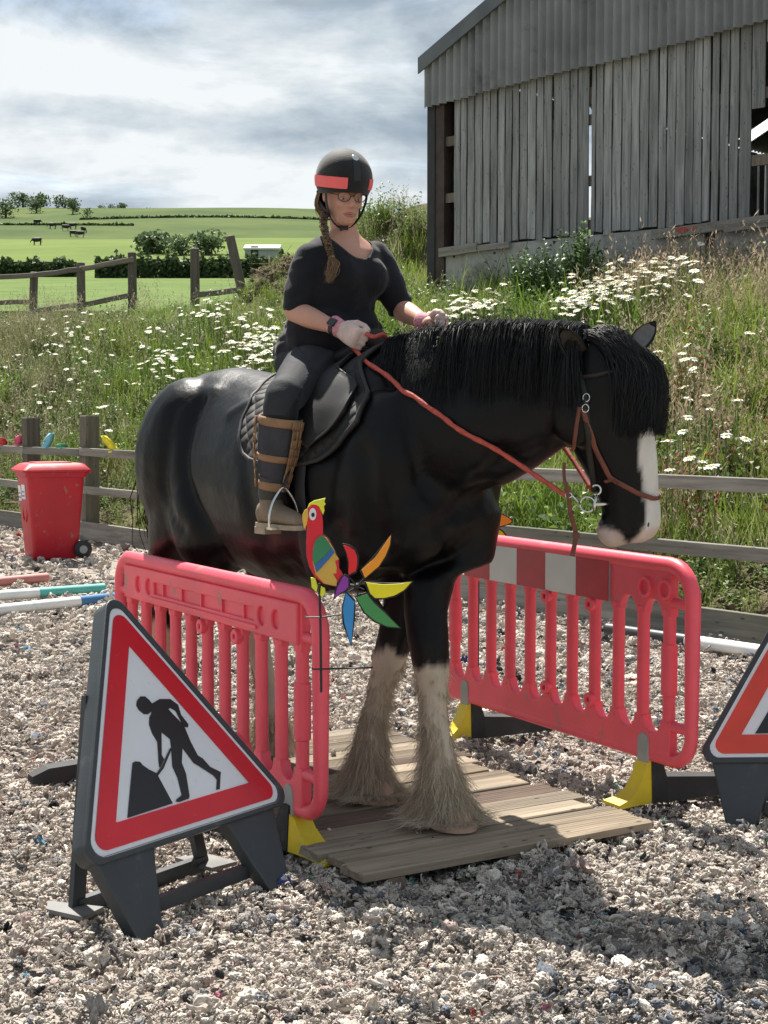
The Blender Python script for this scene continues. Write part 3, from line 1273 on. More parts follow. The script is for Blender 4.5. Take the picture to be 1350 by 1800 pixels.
# pale shed behind the hedge
M['shedroof'] = plain('pale shed roof', (.52, .54, .56), .5, .08, .4)
M['shedwall'] = plain('shed wall', (.36, .38, .38), .7, .1, .4)
a, b = P(428, 446, 190), P(492, 446, 190)
sh = thing('farm_shed', 'long low pale farm shed behind the hedge', 'shed', (a + b) / 2)
z0 = a.z - .6
h = P(428, 428, 190).z
mb = MB()
mb.box(((a.x + b.x) / 2, 192.5, (z0 + h - .5) / 2), (b.x - a.x - .3, 4.6, h - .5 - z0))
mb.build('wall', M['shedwall'], sh)
mb = MB()
mb.add([(a.x, 189.8, h - .55), (b.x, 189.8, h - .55), (b.x, 192.5, h + .12), (a.x, 192.5, h + .12), (b.x, 195.2, h - .55), (a.x, 195.2, h - .55),
        (a.x, 189.8, h - .75), (b.x, 189.8, h - .75), (b.x, 195.2, h - .75), (a.x, 195.2, h - .75)],
       [(0, 1, 2, 3), (3, 2, 4, 5), (6, 7, 1, 0), (8, 9, 5, 4), (6, 0, 3, 5, 9), (7, 8, 4, 2, 1), (6, 9, 8, 7)])
mb.build('roof', M['shedroof'], sh)
mb = MB()
xm = a.x + (b.x - a.x) * .3
mb.box((xm, 190.16, z0 + .8), (.9, .08, 1.5))
mb.build('door', M['darksteel'], sh)

# dark line of banked rushes along the upper pasture and its thin fence
# cattle
M['cow'] = plain('dark cattle hide', (.018, .016, .015), .7, .3, 3)


def cow_mesh():
    mb = MB()
    mb.loft([[(x, w * math.cos(2 * PI * k / 8), zc + hh * math.sin(2 * PI * k / 8)) for k in range(8)] for x, w, zc, hh in
             ((-.85, .08, 1.1, .14), (-.78, .24, 1.05, .28), (-.4, .31, .98, .36), (.1, .33, .95, .4), (.5, .27, .98, .36), (.75, .17, 1.02, .26), (.85, .1, 1.02, .15))])
    mb.loft([[(x, w * math.cos(2 * PI * k / 7), zc + hh * math.sin(2 * PI * k / 7)) for k in range(7)] for x, w, zc, hh in
             ((.65, .15, 1.05, .22), (.95, .11, .85, .15), (1.1, .1, .66, .12), (1.2, .085, .45, .1), (1.24, .07, .24, .07))])
    for x, y in ((-.62, .15), (-.66, -.15), (.5, .14), (.46, -.14)):
        mb.tube([(x, y, .85), (x - .04, y, .45), (x, y, 0)], [.11, .06, .05], 6)
    mb.tube([(-.85, 0, 1.15), (-.92, 0, .8), (-.9, 0, .4)], [.03, .025, .04], 5)
    for s in (-1, 1):
        mb.tube([(1.05, .08 * s, .78), (1.02, .2 * s, .8)], [.04, .01], 5)
    return mb.mesh('cow', M['cow'], 0)


cm = cow_mesh()
for px, py, d, rz, lb in ((66, 417, 300, 0, 'single black cow on the upper pasture, farthest left of the herd'), (92, 420, 290, PI, 'black cow at the fence line between the lone cow and the group'),
                          (65, 449, 235, PI, 'black cow grazing alone low in the pale field'), (116, 427, 285, .4, 'leftmost cow of the small close group'),
                          (128, 424, 290, PI, 'topmost cow of the small close group'), (130, 433, 270, 0, 'lower cow in the middle of the close group'),
                          (141, 433, 268, PI + .4, 'lowest right cow of the close group'), (147, 429, 280, 1.2, 'rightmost cow of the close group, seen end on')):
    o = bpy.data.objects.new('cow', cm)
    COL.objects.link(o)
    p = P(px, py, d)
    p.z = far_z(p.x, d)
    o.location = p
    o.rotation_euler = (0, 0, rz)
    o.scale = (.85,) * 3
    tag(o, lb, 'cow', 'black cattle in the far fields')
# ================================================================== GROUND COVER
nr = np.random.RandomState(5)

# ------------------------------------------------------------------ shredded carpet fibre of the arena
M['fibre'] = attr_mat('felt fibre', 'tint', 1.0, True, 0, .02, .28, 5, .8)


def felt_scrap(seed, kind):
    r = random.Random(seed)
    mb = MB()
    if kind == 0:                                       # crumpled, curled felt
        for q in range(r.choice((2, 3))):
            l, w = r.uniform(.55, 1.15), r.uniform(.35, .75)
            curl = r.uniform(1.0, 3.4) * r.choice((-1, 1))
            o = V((r.uniform(-.5, .5), r.uniform(-.5, .5), r.uniform(0, .4)))
            e = Euler((r.uniform(-1.2, 1.2), r.uniform(-1.2, 1.2), r.uniform(0, 6.3))).to_matrix()
            nl, nw = 6, 4
            off = V((r.uniform(0, 50), r.uniform(0, 50), 0))
            for sd in (0, 1):
                b = len(mb.v)
                for i in range(nl + 1):
                    f = i / nl - .5
                    a = curl * f
                    x = l * math.sin(a) / curl * 1.6
                    z = l * (1 - math.cos(a)) / abs(curl) * 1.6
                    for k in range(nw + 1):
                        g = k / nw - .5
                        rag = 1 + .35 * noise.noise(V((f * 4, 7.7, 0)) + off)
                        p = V((x, g * 2 * w * .5 * rag * (1 - .5 * abs(2 * f) ** 3), z + w * .5 * (g * 2) ** 2 * r.choice((1, 1, .8)) * .6))
                        p += noise.noise_vector(V((f * 3.2, g * 3.2, 1.0)) + off) * .24
                        rim = 1 if (i in (0, nl) or k in (0, nw)) else 0
                        p.z += (0 if sd == 0 else -.12 * (1 - rim))
                        mb.v.append(o + e @ p)
                for i in range(nl):
                    for k in range(nw):
                        c = b + i * (nw + 1) + k
                        mb.f.append((c, c + 1, c + nw + 2, c + nw + 1) if sd == 0 else (c, c + nw + 1, c + nw + 2, c + 1))
    else:                                               # matted twists
        for q in range(r.choice((4, 5))):
            p = V((r.uniform(-.55, .55), r.uniform(-.55, .55), r.uniform(0, .35)))
            d = V((r.gauss(0, 1), r.gauss(0, 1), r.gauss(0, .5))).normalized()
            pts = [p.copy()]
            rad = []
            ax = V((r.gauss(0, 1), r.gauss(0, 1), r.gauss(0, 1))).normalized()
            n = r.choice((5, 6, 7))
            for i in range(n):
                d = Quaternion(ax, r.uniform(.3, 1.1)) @ d
                d = (d + V((r.gauss(0, .3), r.gauss(0, .3), r.gauss(0, .2)))).normalized()
                p = p + d * r.uniform(.14, .27)
                pts.append(p.copy())
            rr = r.uniform(.085, .16)
            mb.tube(pts, [rr * r.uniform(.55, 1.25) * (.45 if i in (0, n) else 1) for i in range(n + 1)], 6, flat=r.uniform(.4, .8))
    return mb.mesh('felt_scrap', M['fibre'], 0)


def felt_wad(seed):
    """a crumpled wad of felt with deep folds"""
    r = random.Random(seed)
    bm = bmesh.new()
    bmesh.ops.create_icosphere(bm, subdivisions=4, radius=.62)
    off = V((r.uniform(0, 90), r.uniform(0, 90), r.uniform(0, 90)))
    for v in bm.verts:
        d = v.co.normalized()
        p = d * 1.25 + off
        w = noise.noise_vector(p * 1.5) * .55
        rid = (1 - abs(noise.noise(p * 2.1 + w))) ** 2
        rid2 = (1 - abs(noise.noise(p * 4.7 + w * 2))) ** 2
        k = .42 + .42 * rid + .18 * rid2 + .20 * noise.noise(p * .9)
        v.co = V((d.x * k * .95, d.y * k * .85, d.z * k * .62)) + noise.noise_vector(p * 2.6 + w) * .14
    me = bpy.data.meshes.new('felt_wad')
    bm.to_mesh(me)
    bm.free()
    me.materials.append(M['fibre'])
    smooth(me)
    return me


scraps = [felt_wad(150 + i) for i in range(7)] + [felt_scrap(101 + 2 * i, 1) for i in range(5)] + [felt_scrap(100, 0), felt_scrap(102, 0)]


def arena_points(n, y0, y1, half):
    y = np.sqrt(nr.uniform(y0 ** 2, y1 ** 2, n)) if half is None else nr.uniform(y0, y1, n)
    x = nr.uniform(-1, 1, n) * (y * .27 + 1.8)
    return x, y


def patch_noise(x, y, f, s):
    return np.array([noise.noise(V((a * f, b * f, s))) for a, b in zip(x, y)])


px_, py_, sz_ = [], [], []
for n, y0, y1, s in ((50000, 3.55, 6.2, .0145), (36000, 6.2, 9.5, .018), (30000, 9.5, 15, .024), (11000, 15, 24, .038)):
    x, y = arena_points(n, y0, y1, None)
    k = y < (14.3 - 1.44 * x) - .22
    x, y = x[k], y[k]
    px_.append(x)
    py_.append(y)
    sz_.append(np.clip(s * np.exp(nr.normal(0, .38, len(x))), .006, .075))
x, y, s = map(np.concatenate, (px_, py_, sz_))
n = len(x)
h = patch_noise(x, y, 2.4, 2.0) * .06 + patch_noise(x, y, 7.0, 6.0) * .035
bed = -.035 + patch_noise(x, y, 2.1, .5) * .022 + patch_noise(x, y, 5.3, 4.5) * .016   # the bed under the fibre
pos = np.stack([x, y, np.maximum(h * .9 - .008, bed + .006)], 1)
rot = np.stack([nr.normal(0, .45, n), nr.normal(0, .45, n), nr.uniform(0, 6.28, n)], 1)
scl = np.stack([s * nr.uniform(.8, 1.3, n), s * nr.uniform(.8, 1.3, n), s * nr.uniform(.7, 1.25, n)], 1)
pal = np.array([(.62, .53, .44), (.54, .46, .38), (.68, .60, .51), (.46, .395, .33), (.36, .32, .28), (.235, .22, .205), (.085, .08, .08), (.03, .03, .033), (.50, .37, .32), (.19, .20, .22)])
prob = np.array([.23, .20, .19, .13, .09, .06, .025, .015, .035, .02])
prob = prob / prob.sum()
ci = nr.choice(len(pal), n, p=prob)
dark = patch_noise(x, y, 1.1, 9.0) + .6 * patch_noise(x, y, 3.1, 4.0)
swap = (dark > .50) & (nr.rand(n) < .55)
ci = np.where(swap, nr.choice([4, 5, 6, 9], n), ci)
tint = pal[ci] * np.array([.955, .985, 1.035]) * nr.uniform(.76, 1.12, (n, 1))
odd = nr.rand(n)
for lo, hi, c in ((0, .0025, (.35, .06, .05)), (.0025, .0045, (.10, .22, .32)), (.0045, .006, (.12, .30, .24)), (.006, .0075, (.38, .16, .20)), (.0075, .0085, (.06, .08, .2))):
    tint[(odd >= lo) & (odd < hi)] = c
tint = np.concatenate([tint, np.ones((n, 1))], 1)
scatter('arena_fibre', scraps, pos, rot, scl, nr.choice(len(scraps), n, p=[.032] * 7 + [.122] * 5 + [.083] * 2), tint, 'shredded carpet fibre footing of the arena')

# ------------------------------------------------------------------ grass and weeds of the bank
M['blade'] = attr_mat('grass blades', 'tint', .6, True, .35, .2, .3, 3)
M['seedgrass'] = attr_mat('seeding grass', 'tint', .8, True, .25, .1, .25, 4)
M['weed'] = attr_mat('weed leaves', 'tint', .5, True, .3, .3, .3, 5)


def blade(mb, p, d, l, w, droop):
    side = V((-d.y, d.x, 0))
    if side.length < 1e-3: side = V((1, 0, 0))
    side.normalize()
    q = V(p)
    dirv = V((d.x * .25, d.y * .25, 1)).normalized()
    pts = []
    for i in range(4):
        pts.append((q.copy(), w * (1, .85, .6, .0)[i]))
        q = q + dirv * (l / 3)
        dirv = (dirv + V((d.x, d.y, -.35)) * droop).normalized()
    b = len(mb.v)
    for c, ww in pts[:3]:
        mb.v += [c - side * ww, c + side * ww]
    mb.v.append(pts[3][0])
    mb.f += [(b, b + 1, b + 3, b + 2), (b + 2, b + 3, b + 5, b + 4), (b + 4, b + 5, b + 6)]


def tuft(seed, n, h, spread, w, droop):
    r = random.Random(seed)
    mb = MB()
    for i in range(n):
        a = r.uniform(0, 6.28)
        d = V((math.cos(a), math.sin(a), 0))
        p = V((r.gauss(0, spread), r.gauss(0, spread), -.03))
        blade(mb, p, d * r.uniform(.3, 1), h * r.uniform(.5, 1.1), w * r.uniform(.7, 1.2), droop * r.uniform(.4, 1.3))
    me = bpy.data.meshes.new('tuft')
    me.from_pydata([tuple(v) for v in mb.v], [], mb.f)
    me.materials.append(M['blade'])
    return me


def seed_tuft(seed, n, h):
    r = random.Random(seed)
    mb = MB()
    for i in range(n):
        a = r.uniform(0, 6.28)
        d = V((math.cos(a), math.sin(a), 0)) * r.uniform(.05, .3)
        p = V((r.gauss(0, .14), r.gauss(0, .14), -.03))
        l = h * r.uniform(.65, 1.1)
        top = p + V((d.x * l, d.y * l, l))
        side = V((-d.y, d.x, 0)).normalized() * .0035
        mb.add([p - side, p + side, top], [(0, 1, 2)])
        for k in range(7):                              # loose seed head
            f = .72 + .28 * k / 6
            c = p.lerp(top, f) + V((r.gauss(0, .016), r.gauss(0, .016), r.gauss(0, .012))) + V((d.x, d.y, -.2)) * .1 * (f - .7)
            u = V((r.gauss(0, .5), r.gauss(0, .5), 1)).normalized() * r.uniform(.014, .034)
            w = V((r.gauss(0, 1), r.gauss(0, 1), 0)).normalized() * .0075
            mb.add([c - u, c + w, c + u, c - w], [(0, 1, 2, 3)])
    me = bpy.data.meshes.new('seed_tuft')
    me.from_pydata([tuple(v) for v in mb.v], [], mb.f)
    me.materials.append(M['seedgrass'])
    return me


def weed(seed, n, h, leaf):
    r = random.Random(seed)
    mb = MB()
    for s_ in range(n):
        a = r.uniform(0, 6.28)
        lean = V((math.cos(a), math.sin(a), 0)) * r.uniform(0, .35)
        p = V((r.gauss(0, .1), r.gauss(0, .1), -.02))
        hh = h * r.uniform(.5, 1.1)
        for k in range(8):
            f = (k + .5) / 8
            c = p + V((lean.x * hh * f, lean.y * hh * f, hh * f))
            b = r.uniform(0, 6.28)
            u = V((math.cos(b), math.sin(b), r.uniform(-.1, .7))).normalized() * leaf * r.uniform(.6, 1.3) * (1.2 - .6 * f)
            w = u.cross(V((0, 0, 1))).normalized() * u.length * .3
            mb.add([c, c + u * .5 + w + V((0, 0, .01)), c + u + V((0, 0, -.02)), c + u * .5 - w + V((0, 0, .01))], [(0, 1, 2, 3)])
    me = bpy.data.meshes.new('weed')
    me.from_pydata([tuple(v) for v in mb.v], [], mb.f)
    me.materials.append(M['weed'])
    return me


grass_p = [tuft(200 + i, 30, (.34, .46, .58, .40)[i % 4], .10, .0055, (.3, .45, .6, .2)[i % 4]) for i in range(8)]
seed_p = [seed_tuft(300 + i, 13, (.62, .78, .9)[i % 3]) for i in range(6)]
weed_p = [weed(400 + i, 8, (.25, .42, .6)[i % 3], (.085, .10, .07)[i % 3]) for i in range(6)]


def bank_pos(n):
    out = []
    while len(out) < n:
        x = nr.uniform(-15, 9.5)
        f, c = fence_y(x), max(crest_y(x), fence_y(x) + 7)
        t = nr.uniform(0, 1.22 if x < .6 else 1.0)
        y = f + .12 + t * (c - f)
        if y < 8 or abs(x) > y * .27 + 3.4: continue
        if x > .6 and y > crest_y(x) - .3: continue
        out.append((x, y, t, .57 * (y - f)))
    return np.array(out)


def photo_px(x, y, z):
    d = V((x, y, z - CAM_H))
    f = d.dot(_F)
    return 675 + 2700 * x / f, 900 - 2700 * d.dot(_U) / f


def cover(name, protos, n, want, colour, size, label, tilt=.12):
    pts = bank_pos(n)
    P_, R_, S_, T_ = [], [], [], []
    for x, y, t, q in pts:
        z = bank_z(x, y)
        u, v_ = photo_px(x, y, z)
        w = want(x, y, t, q, u, v_)
        if nr.rand() > w: continue
        P_.append((x, y, z))
        R_.append((nr.normal(0, tilt), nr.normal(0, tilt), nr.uniform(0, 6.28)))
        s = size(x, y, t, q, u, v_) * math.exp(nr.normal(0, .2))
        S_.append((s * nr.uniform(.85, 1.15), s * nr.uniform(.85, 1.15), s))
        T_.append(tuple(colour(x, y, t, q, u, v_)) + (1,))
    return scatter(name, protos, P_, R_, S_, nr.randint(0, len(protos), len(P_)), T_, label)


def nz(x, y, f, s): return noise.noise(V((x * f, y * f, s)))


def mixc(a, b, f): return tuple(p + (q - p) * f for p, q in zip(a, b))


def heap(x, y): return .8 * math.exp(-((x - .3) ** 2 / .8 + (y - 28.2) ** 2 / 1.6)) + math.exp(-((x + 1.9) ** 2 / .5 + (y - 29) ** 2 / 2.0))


def g_want(x, y, t, q, u, v_):
    w = .95
    if q < .85: w = .20 if u < 700 else .10
    if nz(x, y, .9, 3.3) < -.28: w *= .45
    if u > 1120 and 690 < v_ < 850 and nz(x, y, 1.3, 7) < .05: w *= .35
    w *= 1 - .75 * min(heap(x, y), 1)
    return w


def g_col(x, y, t, q, u, v_):
    f = min(max(.5 + nz(x, y, .7, 1.0) * 1.1 + nr.normal(0, .22), 0), 1)
    c = mixc((.10, .185, .026), (.245, .32, .055), f)
    if u < 240 and nz(x, y, .5, 12) > -.05: c = mixc(c, (.22, .20, .10), .6)
    if u > 1100: c = mixc(c, (.28, .25, .14), .26 if v_ < 600 else .05)
    if nr.rand() < .09: c = mixc(c, (.44, .40, .25), .8)
    return c


def g_size(x, y, t, q, u, v_): return ((.36 if t > .86 else .6) if (t > .70 and x < -.8) else 1) * (1.0 + .35 * nz(x, y, .6, 5.5) + (.15 if q > 2 else -.1) - (.25 if q < .8 else 0))


cover('grass', grass_p, 11800, g_want, g_col, g_size, 'long green grass growing over the bank')


def s_want(x, y, t, q, u, v_):
    w = .12
    if u > 1060 and v_ < 610: w = .80
    elif u > 1060: w = .36 if v_ < 780 else .24
    elif u < 260: w = .34 + .4 * nz(x, y, .6, 4)
    elif u < 420 and v_ < 580: w = .22
    if t > .72 and x < -.8: w *= .15
    if q < 1: w *= .15
    if 560 < u < 780: w *= 1.6
    return w


def s_col(x, y, t, q, u, v_):
    a, b = ((.38, .285, .20), (.52, .43, .31)) if u > 900 else ((.28, .25, .15), (.46, .43, .29))
    return mixc(a, b, nr.rand())


cover('seeding_grass', seed_p, 8000, s_want, s_col, lambda x, y, t, q, u, v_: .80 + .2 * nz(x, y, .8, 2.2) + (.1 if u > 1060 else 0), 'tall seeding grasses, straw coloured and pinkish')


def w_want(x, y, t, q, u, v_):
    w = .45 + .6 * max(nz(x, y, .8, 21), 0)
    if q < .35: w = .10
    elif q < 1.2: w = .55
    if u > 1120 and 690 < v_ < 850: w = .8
    w *= 1 - .6 * min(heap(x, y), 1)
    return w


def w_col(x, y, t, q, u, v_):
    c = mixc((.06, .115, .025), (.18, .25, .065), nr.rand())
    if u > 1080 and 660 < v_ < 1000 and (nz(x, y, 1.5, 7) < .1):
        r_ = nr.rand()
        if r_ < .38: c = mixc((.19, .045, .022), (.26, .115, .045), nr.rand())
        elif r_ < .65: c = (.20, .16, .09)
    if u < 260 and nr.rand() < .35: c = (.15, .12, .07)
    if 1150 < u and v_ > 900 and nr.rand() < .4: c = (.17, .21, .05)
    return c


cover('weeds', weed_p, 6400, w_want, w_col, lambda x, y, t, q, u, v_: (.62 if q < 1.2 else (.5 if (t > .72 and x < -.8) else 1.12)) + .25 * nz(x, y, 1, 2), 'broad leaved weeds and docks among the grass', .2)


# dead straw and clods on bare soil
def straw_mesh(seed):
    r = random.Random(seed)
    mb = MB()
    for i in range(14):
        p = V((r.gauss(0, .09), r.gauss(0, .09), r.uniform(0, .03)))
        a = r.uniform(0, 6.28)
        d = V((math.cos(a), math.sin(a), r.uniform(-.15, .4))) * r.uniform(.05, .16)
        s_ = V((-d.y, d.x, 0)).normalized() * .005
        mb.add([p - d - s_, p - d + s_, p + d + s_ * .4, p + d - s_ * .4], [(0, 1, 2, 3)])
    for i in range(5):
        c = V((r.gauss(0, .09), r.gauss(0, .09), .005))
        mb.ball(c, (r.uniform(.012, .03), r.uniform(.012, .03), r.uniform(.01, .022)), 6, 4, Euler((r.uniform(0, 3), r.uniform(0, 3), 0)).to_matrix())
    me = bpy.data.meshes.new('straw')
    me.from_pydata([tuple(v) for v in mb.v], [], mb.f)
    me.materials.append(M['seedgrass'])
    return me


cover('dead_straw', [straw_mesh(500 + i) for i in range(5)], 9000,
      lambda x, y, t, q, u, v_: .95 if (q < 1.1 or heap(x, y) > .25) else .06,
      lambda x, y, t, q, u, v_: mixc((.08, .06, .04), (.30, .25, .17), nr.rand()),
      lambda x, y, t, q, u, v_: .9 if q < 1.2 else 1.3, 'dead straw, roots and clods lying on bare soil', .25)

# ------------------------------------------------------------------ ox-eye daisies, each its own
M['petal'] = plain('daisy petals', (.80, .80, .74), .6, .05, 30)
M['yolk'] = plain('daisy centre', (.62, .42, .03), .7, .15, 30)
M['stem'] = plain('daisy stem', (.10, .16, .035), .6, .2, 10)


def daisy_mesh(seed, bend):
    r = random.Random(seed)
    top = V((bend * .12, 0, .5))
    me = MB()
    nrm = V((bend, r.uniform(-.15, .15), 1)).normalized()
    qx = nrm.cross(V((0, 1, 0))).normalized()
    qy = nrm.cross(qx)
    mats = []
    for k in range(13):
        a = 2 * PI * k / 13 + r.uniform(-.08, .08)
        dr = qx * math.cos(a) + qy * math.sin(a)
        sd_ = qx * -math.sin(a) + qy * math.cos(a)
        rr = .038 * r.uniform(.88, 1.08)
        z0 = nrm * r.uniform(-.004, .004)
        me.add([top + dr * .008, top + dr * rr * .6 + sd_ * .0085 + z0, top + dr * rr + z0 - nrm * .004, top + dr * rr * .6 - sd_ * .0085 + z0], [(0, 1, 2, 3)])
        mats.append(0)
    b0 = len(me.f)
    for i in range(3):
        pass
    c = [top + nrm * .0075] + [top + (qx * math.cos(2 * PI * k / 8) + qy * math.sin(2 * PI * k / 8)) * .0125 + nrm * .003 for k in range(8)]
    me.add(c, [(0, 1 + k, 1 + (k + 1) % 8) for k in range(8)])
    mats += [1] * 8
    n0 = len(me.f)
    me.tube([(0, 0, -.05), (bend * .05, 0, .26), top - nrm * .002], .0035, 4, False)
    mats += [2] * (len(me.f) - n0)
    m = bpy.data.meshes.new('daisy')
    m.from_pydata([tuple(v) for v in me.v], [], me.f)
    for mt in ('petal', 'yolk', 'stem'): m.materials.append(M[mt])
    m.polygons.foreach_set('material_index', mats)
    return m


daisies = [daisy_mesh(600 + i, (.05, .2, .35, .5, .12)[i % 5]) for i in range(10)]
dr_ = random.Random(77)
CLUSTERS = [
    # px, py, spread x, spread y, shear, number, label, group
    (1070, 505, 52, 24, -.35, 62, 'white ox-eye daisy in the dense drift below the barn wall, beside the dark thistle', 'daisies of the drift below the barn'),
    (1010, 525, 26, 18, -.3, 22, None, None),
    (1165, 470, 55, 22, -.3, 26, None, None),
    (830, 535, 38, 16, -.4, 44, 'white ox-eye daisy behind the rider\'s far hand and the horse\'s mane', 'daisies behind the mane'),
    (455, 600, 38, 34, .25, 66, 'white ox-eye daisy crowding behind the rider\'s back above the horse\'s rump', 'daisies behind the rider\'s back'),
    (385, 545, 26, 16, .5, 18, None, None),
    (290, 625, 38, 26, .3, 26, 'white ox-eye daisy thinly scattered on the grassy bank left of the horse', 'daisies scattered on the left bank'),
    (125, 590, 40, 24, .1, 18, None, None),
    (90, 690, 90, 45, 0, 12, None, None),
    (1190, 640, 70, 60, 0, 12, 'white ox-eye daisy standing apart in the grass right of the horse\'s head', 'daisies right of the horse\'s head'),
    (1220, 790, 70, 40, 0, 5, None, None),
]
lab = grp = None
more = []
for (cx, cy, sx, sy, sh_, num, l_, g_) in CLUSTERS:
    if l_: lab, grp = l_, g_
    k = 0
    while k < num:
        a, b = dr_.gauss(0, .8), dr_.gauss(0, .8)
        p = land_hit(cx + a * sx, cy + b * sy + a * sx * sh_, .80)
        if p is None or (p.x < .4 and p.y > crest_y(p.x) - 1.2): continue
        sc = dr_.choice((.6, .75, .85, .95, 1.05, 1.2)) * dr_.uniform(.92, 1.08)
        o = bpy.data.objects.new('daisy', daisies[dr_.randrange(10)])
        COL.objects.link(o)
        o.location = (p.x, p.y, p.z - .82)
        o.scale = (sc * 1.7, sc * 1.7, 1.64)
        o.rotation_euler = (dr_.gauss(0, .1), dr_.gauss(0, .1), -1.6 + dr_.gauss(0, .9))
        tag(o, lab, 'daisy', grp)
        k += 1
    for q in range(int(num * 1.1)):
        p = land_hit(cx + dr_.gauss(0, .8) * sx, cy + dr_.gauss(0, .8) * sy, .78)
        if p and not (p.x < .4 and p.y > crest_y(p.x) - 1.2): more.append(p - V((0, 0, .82)))
scatter('daisies', daisies, more, [(0, 0, -1.6 + dr_.gauss(0, .9)) for p in more], [(1.4, 1.4, 1.6)] * len(more), [dr_.randrange(10) for p in more], [(1, 1, 1, 1)] * len(more), 'the rest of the ox-eye daisies among the grass')

# ------------------------------------------------------------------ thistles below the barn wall
M['thistle'] = leaf_mat('thistle leaves', (.12, .19, .08), .25, .5, .4)


def shrub(name, px, py, hpx, wpx, label, seed, n=14):
    g_ = land_hit(px, py, 0)
    d = g_.y
    h = hpx / 2700 * d
    w = wpx / 2700 * d
    t = thing(name, label, 'thistle', g_, 0, 'leafy thistles against the barn wall')
    r = random.Random(seed)
    st, lf = MB(), MB()
    for i in range(n):
        a = r.uniform(0, 6.28)
        q = r.uniform(0, .5) * w
        tip = g_ + V((math.cos(a) * q, math.sin(a) * q, h * r.uniform(.78, 1.08) * (1 - .55 * (q / w) ** 1.5)))
        base = g_ + V((math.cos(a) * q * .35, math.sin(a) * q * .35, -.05))
        st.tube([base, base.lerp(tip, .5) + V((r.gauss(0, .02), r.gauss(0, .02), 0)), tip], [.012, .009, .004], 5)
        for k in range(46):
            f = .05 + .95 * k / 46
            c = base.lerp(tip, f)
            b = k * 2.4 + r.uniform(-.4, .4)
            l = w * .17 * r.uniform(.7, 1.3) * (1.15 - .7 * f)
            u = V((math.cos(b), math.sin(b), r.uniform(.1, .8))).normalized()
            v_ = u.cross(V((0, 0, 1))).normalized()
            m = c + u * l * .5
            lf.add([c, c + u * l * .3 + v_ * l * .20, m + v_ * l * .1, m + u * l * .12 + v_ * l * .22, c + u * l, m + u * l * .12 - v_ * l * .22, m - v_ * l * .1, c + u * l * .3 - v_ * l * .20],
                   [(0, 1, 2, 7), (7, 2, 6), (2, 3, 4, 6), (6, 4, 5), (0, 7, 7)][:1] + [(0, 2, 6), (1, 2, 0), (0, 6, 7), (2, 3, 4), (2, 4, 6), (6, 4, 5)])
    st.build('stem', M['stem'], t)
    me = bpy.data.meshes.new('leaves')
    me.from_pydata([tuple(v) for v in lf.v], [], lf.f)
    me.materials.append(M['thistle'])
    o = put('leaves', me, t)
    o['kind'] = 'stuff'
    return t


shrub('thistle', 1022, 568, 172, 140, 'tall dark green thistle below the barn boards, right of its shorter twin', 11, 34)
shrub('thistle', 946, 568, 140, 112, 'shorter dark green thistle left of the tall one', 12, 26)
# ================================================================== THINGS OF THE ARENA
def plastic(name, col, rough=.42, sss=0.0, fade=.16, scuff=.5):
    m = plain(name, col, rough, fade, 2.5, .06, 90, dirt=(tuple(min(1, c * .55 + .10) for c in col), .60, 7, scuff))
    # mud splashes and pale scratches
    t = m.node_tree
    b = t.nodes['Principled BSDF']
    src = b.inputs['Base Color'].links[0].from_socket
    tc = N(t, 'ShaderNodeTexCoord')
    for sc, rot, thr, col2, k in (((9, 9, 9), 0, .60, (.24, .19, .15), .65), ((3, 70, 70), .5, .685, (.80, .50, .50), .6), ((60, 4, 60), .3, .69, (.80, .45, .47), .5)):
        mp = N(t, 'ShaderNodeMapping')
        mp.inputs['Scale'].default_value = sc
        mp.inputs['Rotation'].default_value = (0, 0, rot)
        L(t, tc.outputs['Object'], mp.inputs[0])
        nz = N(t, 'ShaderNodeTexNoise')
        nz.inputs['Scale'].default_value = 1
        nz.inputs['Detail'].default_value = 9
        nz.inputs['Roughness'].default_value = .66
        L(t, mp.outputs[0], nz.inputs['Vector'])
        mr = N(t, 'ShaderNodeMapRange')
        mr.inputs[1].default_value = thr
        mr.inputs[2].default_value = thr + .06
        mr.inputs[4].default_value = k
        L(t, nz.outputs['Fac'], mr.inputs[0])
        mx = N(t, 'ShaderNodeMixRGB')
        mx.inputs[2].default_value = col2 + (1,)
        L(t, mr.outputs[0], mx.inputs[0])
        L(t, src, mx.inputs[1])
        src = mx.outputs[0]
    L(t, src, b.inputs['Base Color'])
    return m


M['barrier_red'] = plastic('faded red plastic', (.82, .09, .13), .42, 0, .14, .35)
M['yellow'] = plain('yellow rubber', (.70, .52, .015), .5, .18, 6, .05, 80, dirt=((.25, .21, .12), .56, 9, .6))
M['rubber'] = plain('black rubber', (.022, .022, .024), .75, .3, 8, .2, 60, dirt=((.12, .11, .10), .56, 7, .5))
M['greyplastic'] = plain('grey plastic', (.30, .31, .31), .6, .15, 9)
M['refl_red'] = plain('red reflective sheet', (.42, .012, .03), .35, .15, 6, dirt=((.5, .25, .25), .68, 18, .6))
M['refl_white'] = plain('white reflective sheet', (.62, .65, .64), .35, .08, 6, dirt=((.35, .36, .34), .62, 16, .5))
M['plategrey'] = plain('dusty grey plate', (.15, .15, .145), .7, .25, 9)
M['signblack'] = plain('dark sign frame plastic', (.035, .042, .048), .5, .2, 5, .08, 90, dirt=((.16, .16, .155), .57, 5, .5))
M['signred'] = plain('sign red', (.60, .012, .025), .32, .08, 4, dirt=((.55, .30, .28), .62, 24, .5))
M['signred2'] = plain('sign red faded', (.66, .055, .03), .4, .12, 6, dirt=((.6, .4, .35), .64, 26, .6))
M['signwhite'] = plain('sign white', (.74, .76, .80), .32, .04, 4, dirt=((.42, .40, .37), .60, 16, .45))
M['signink'] = plain('sign black print', (.012, .012, .014), .4, .1, 4)
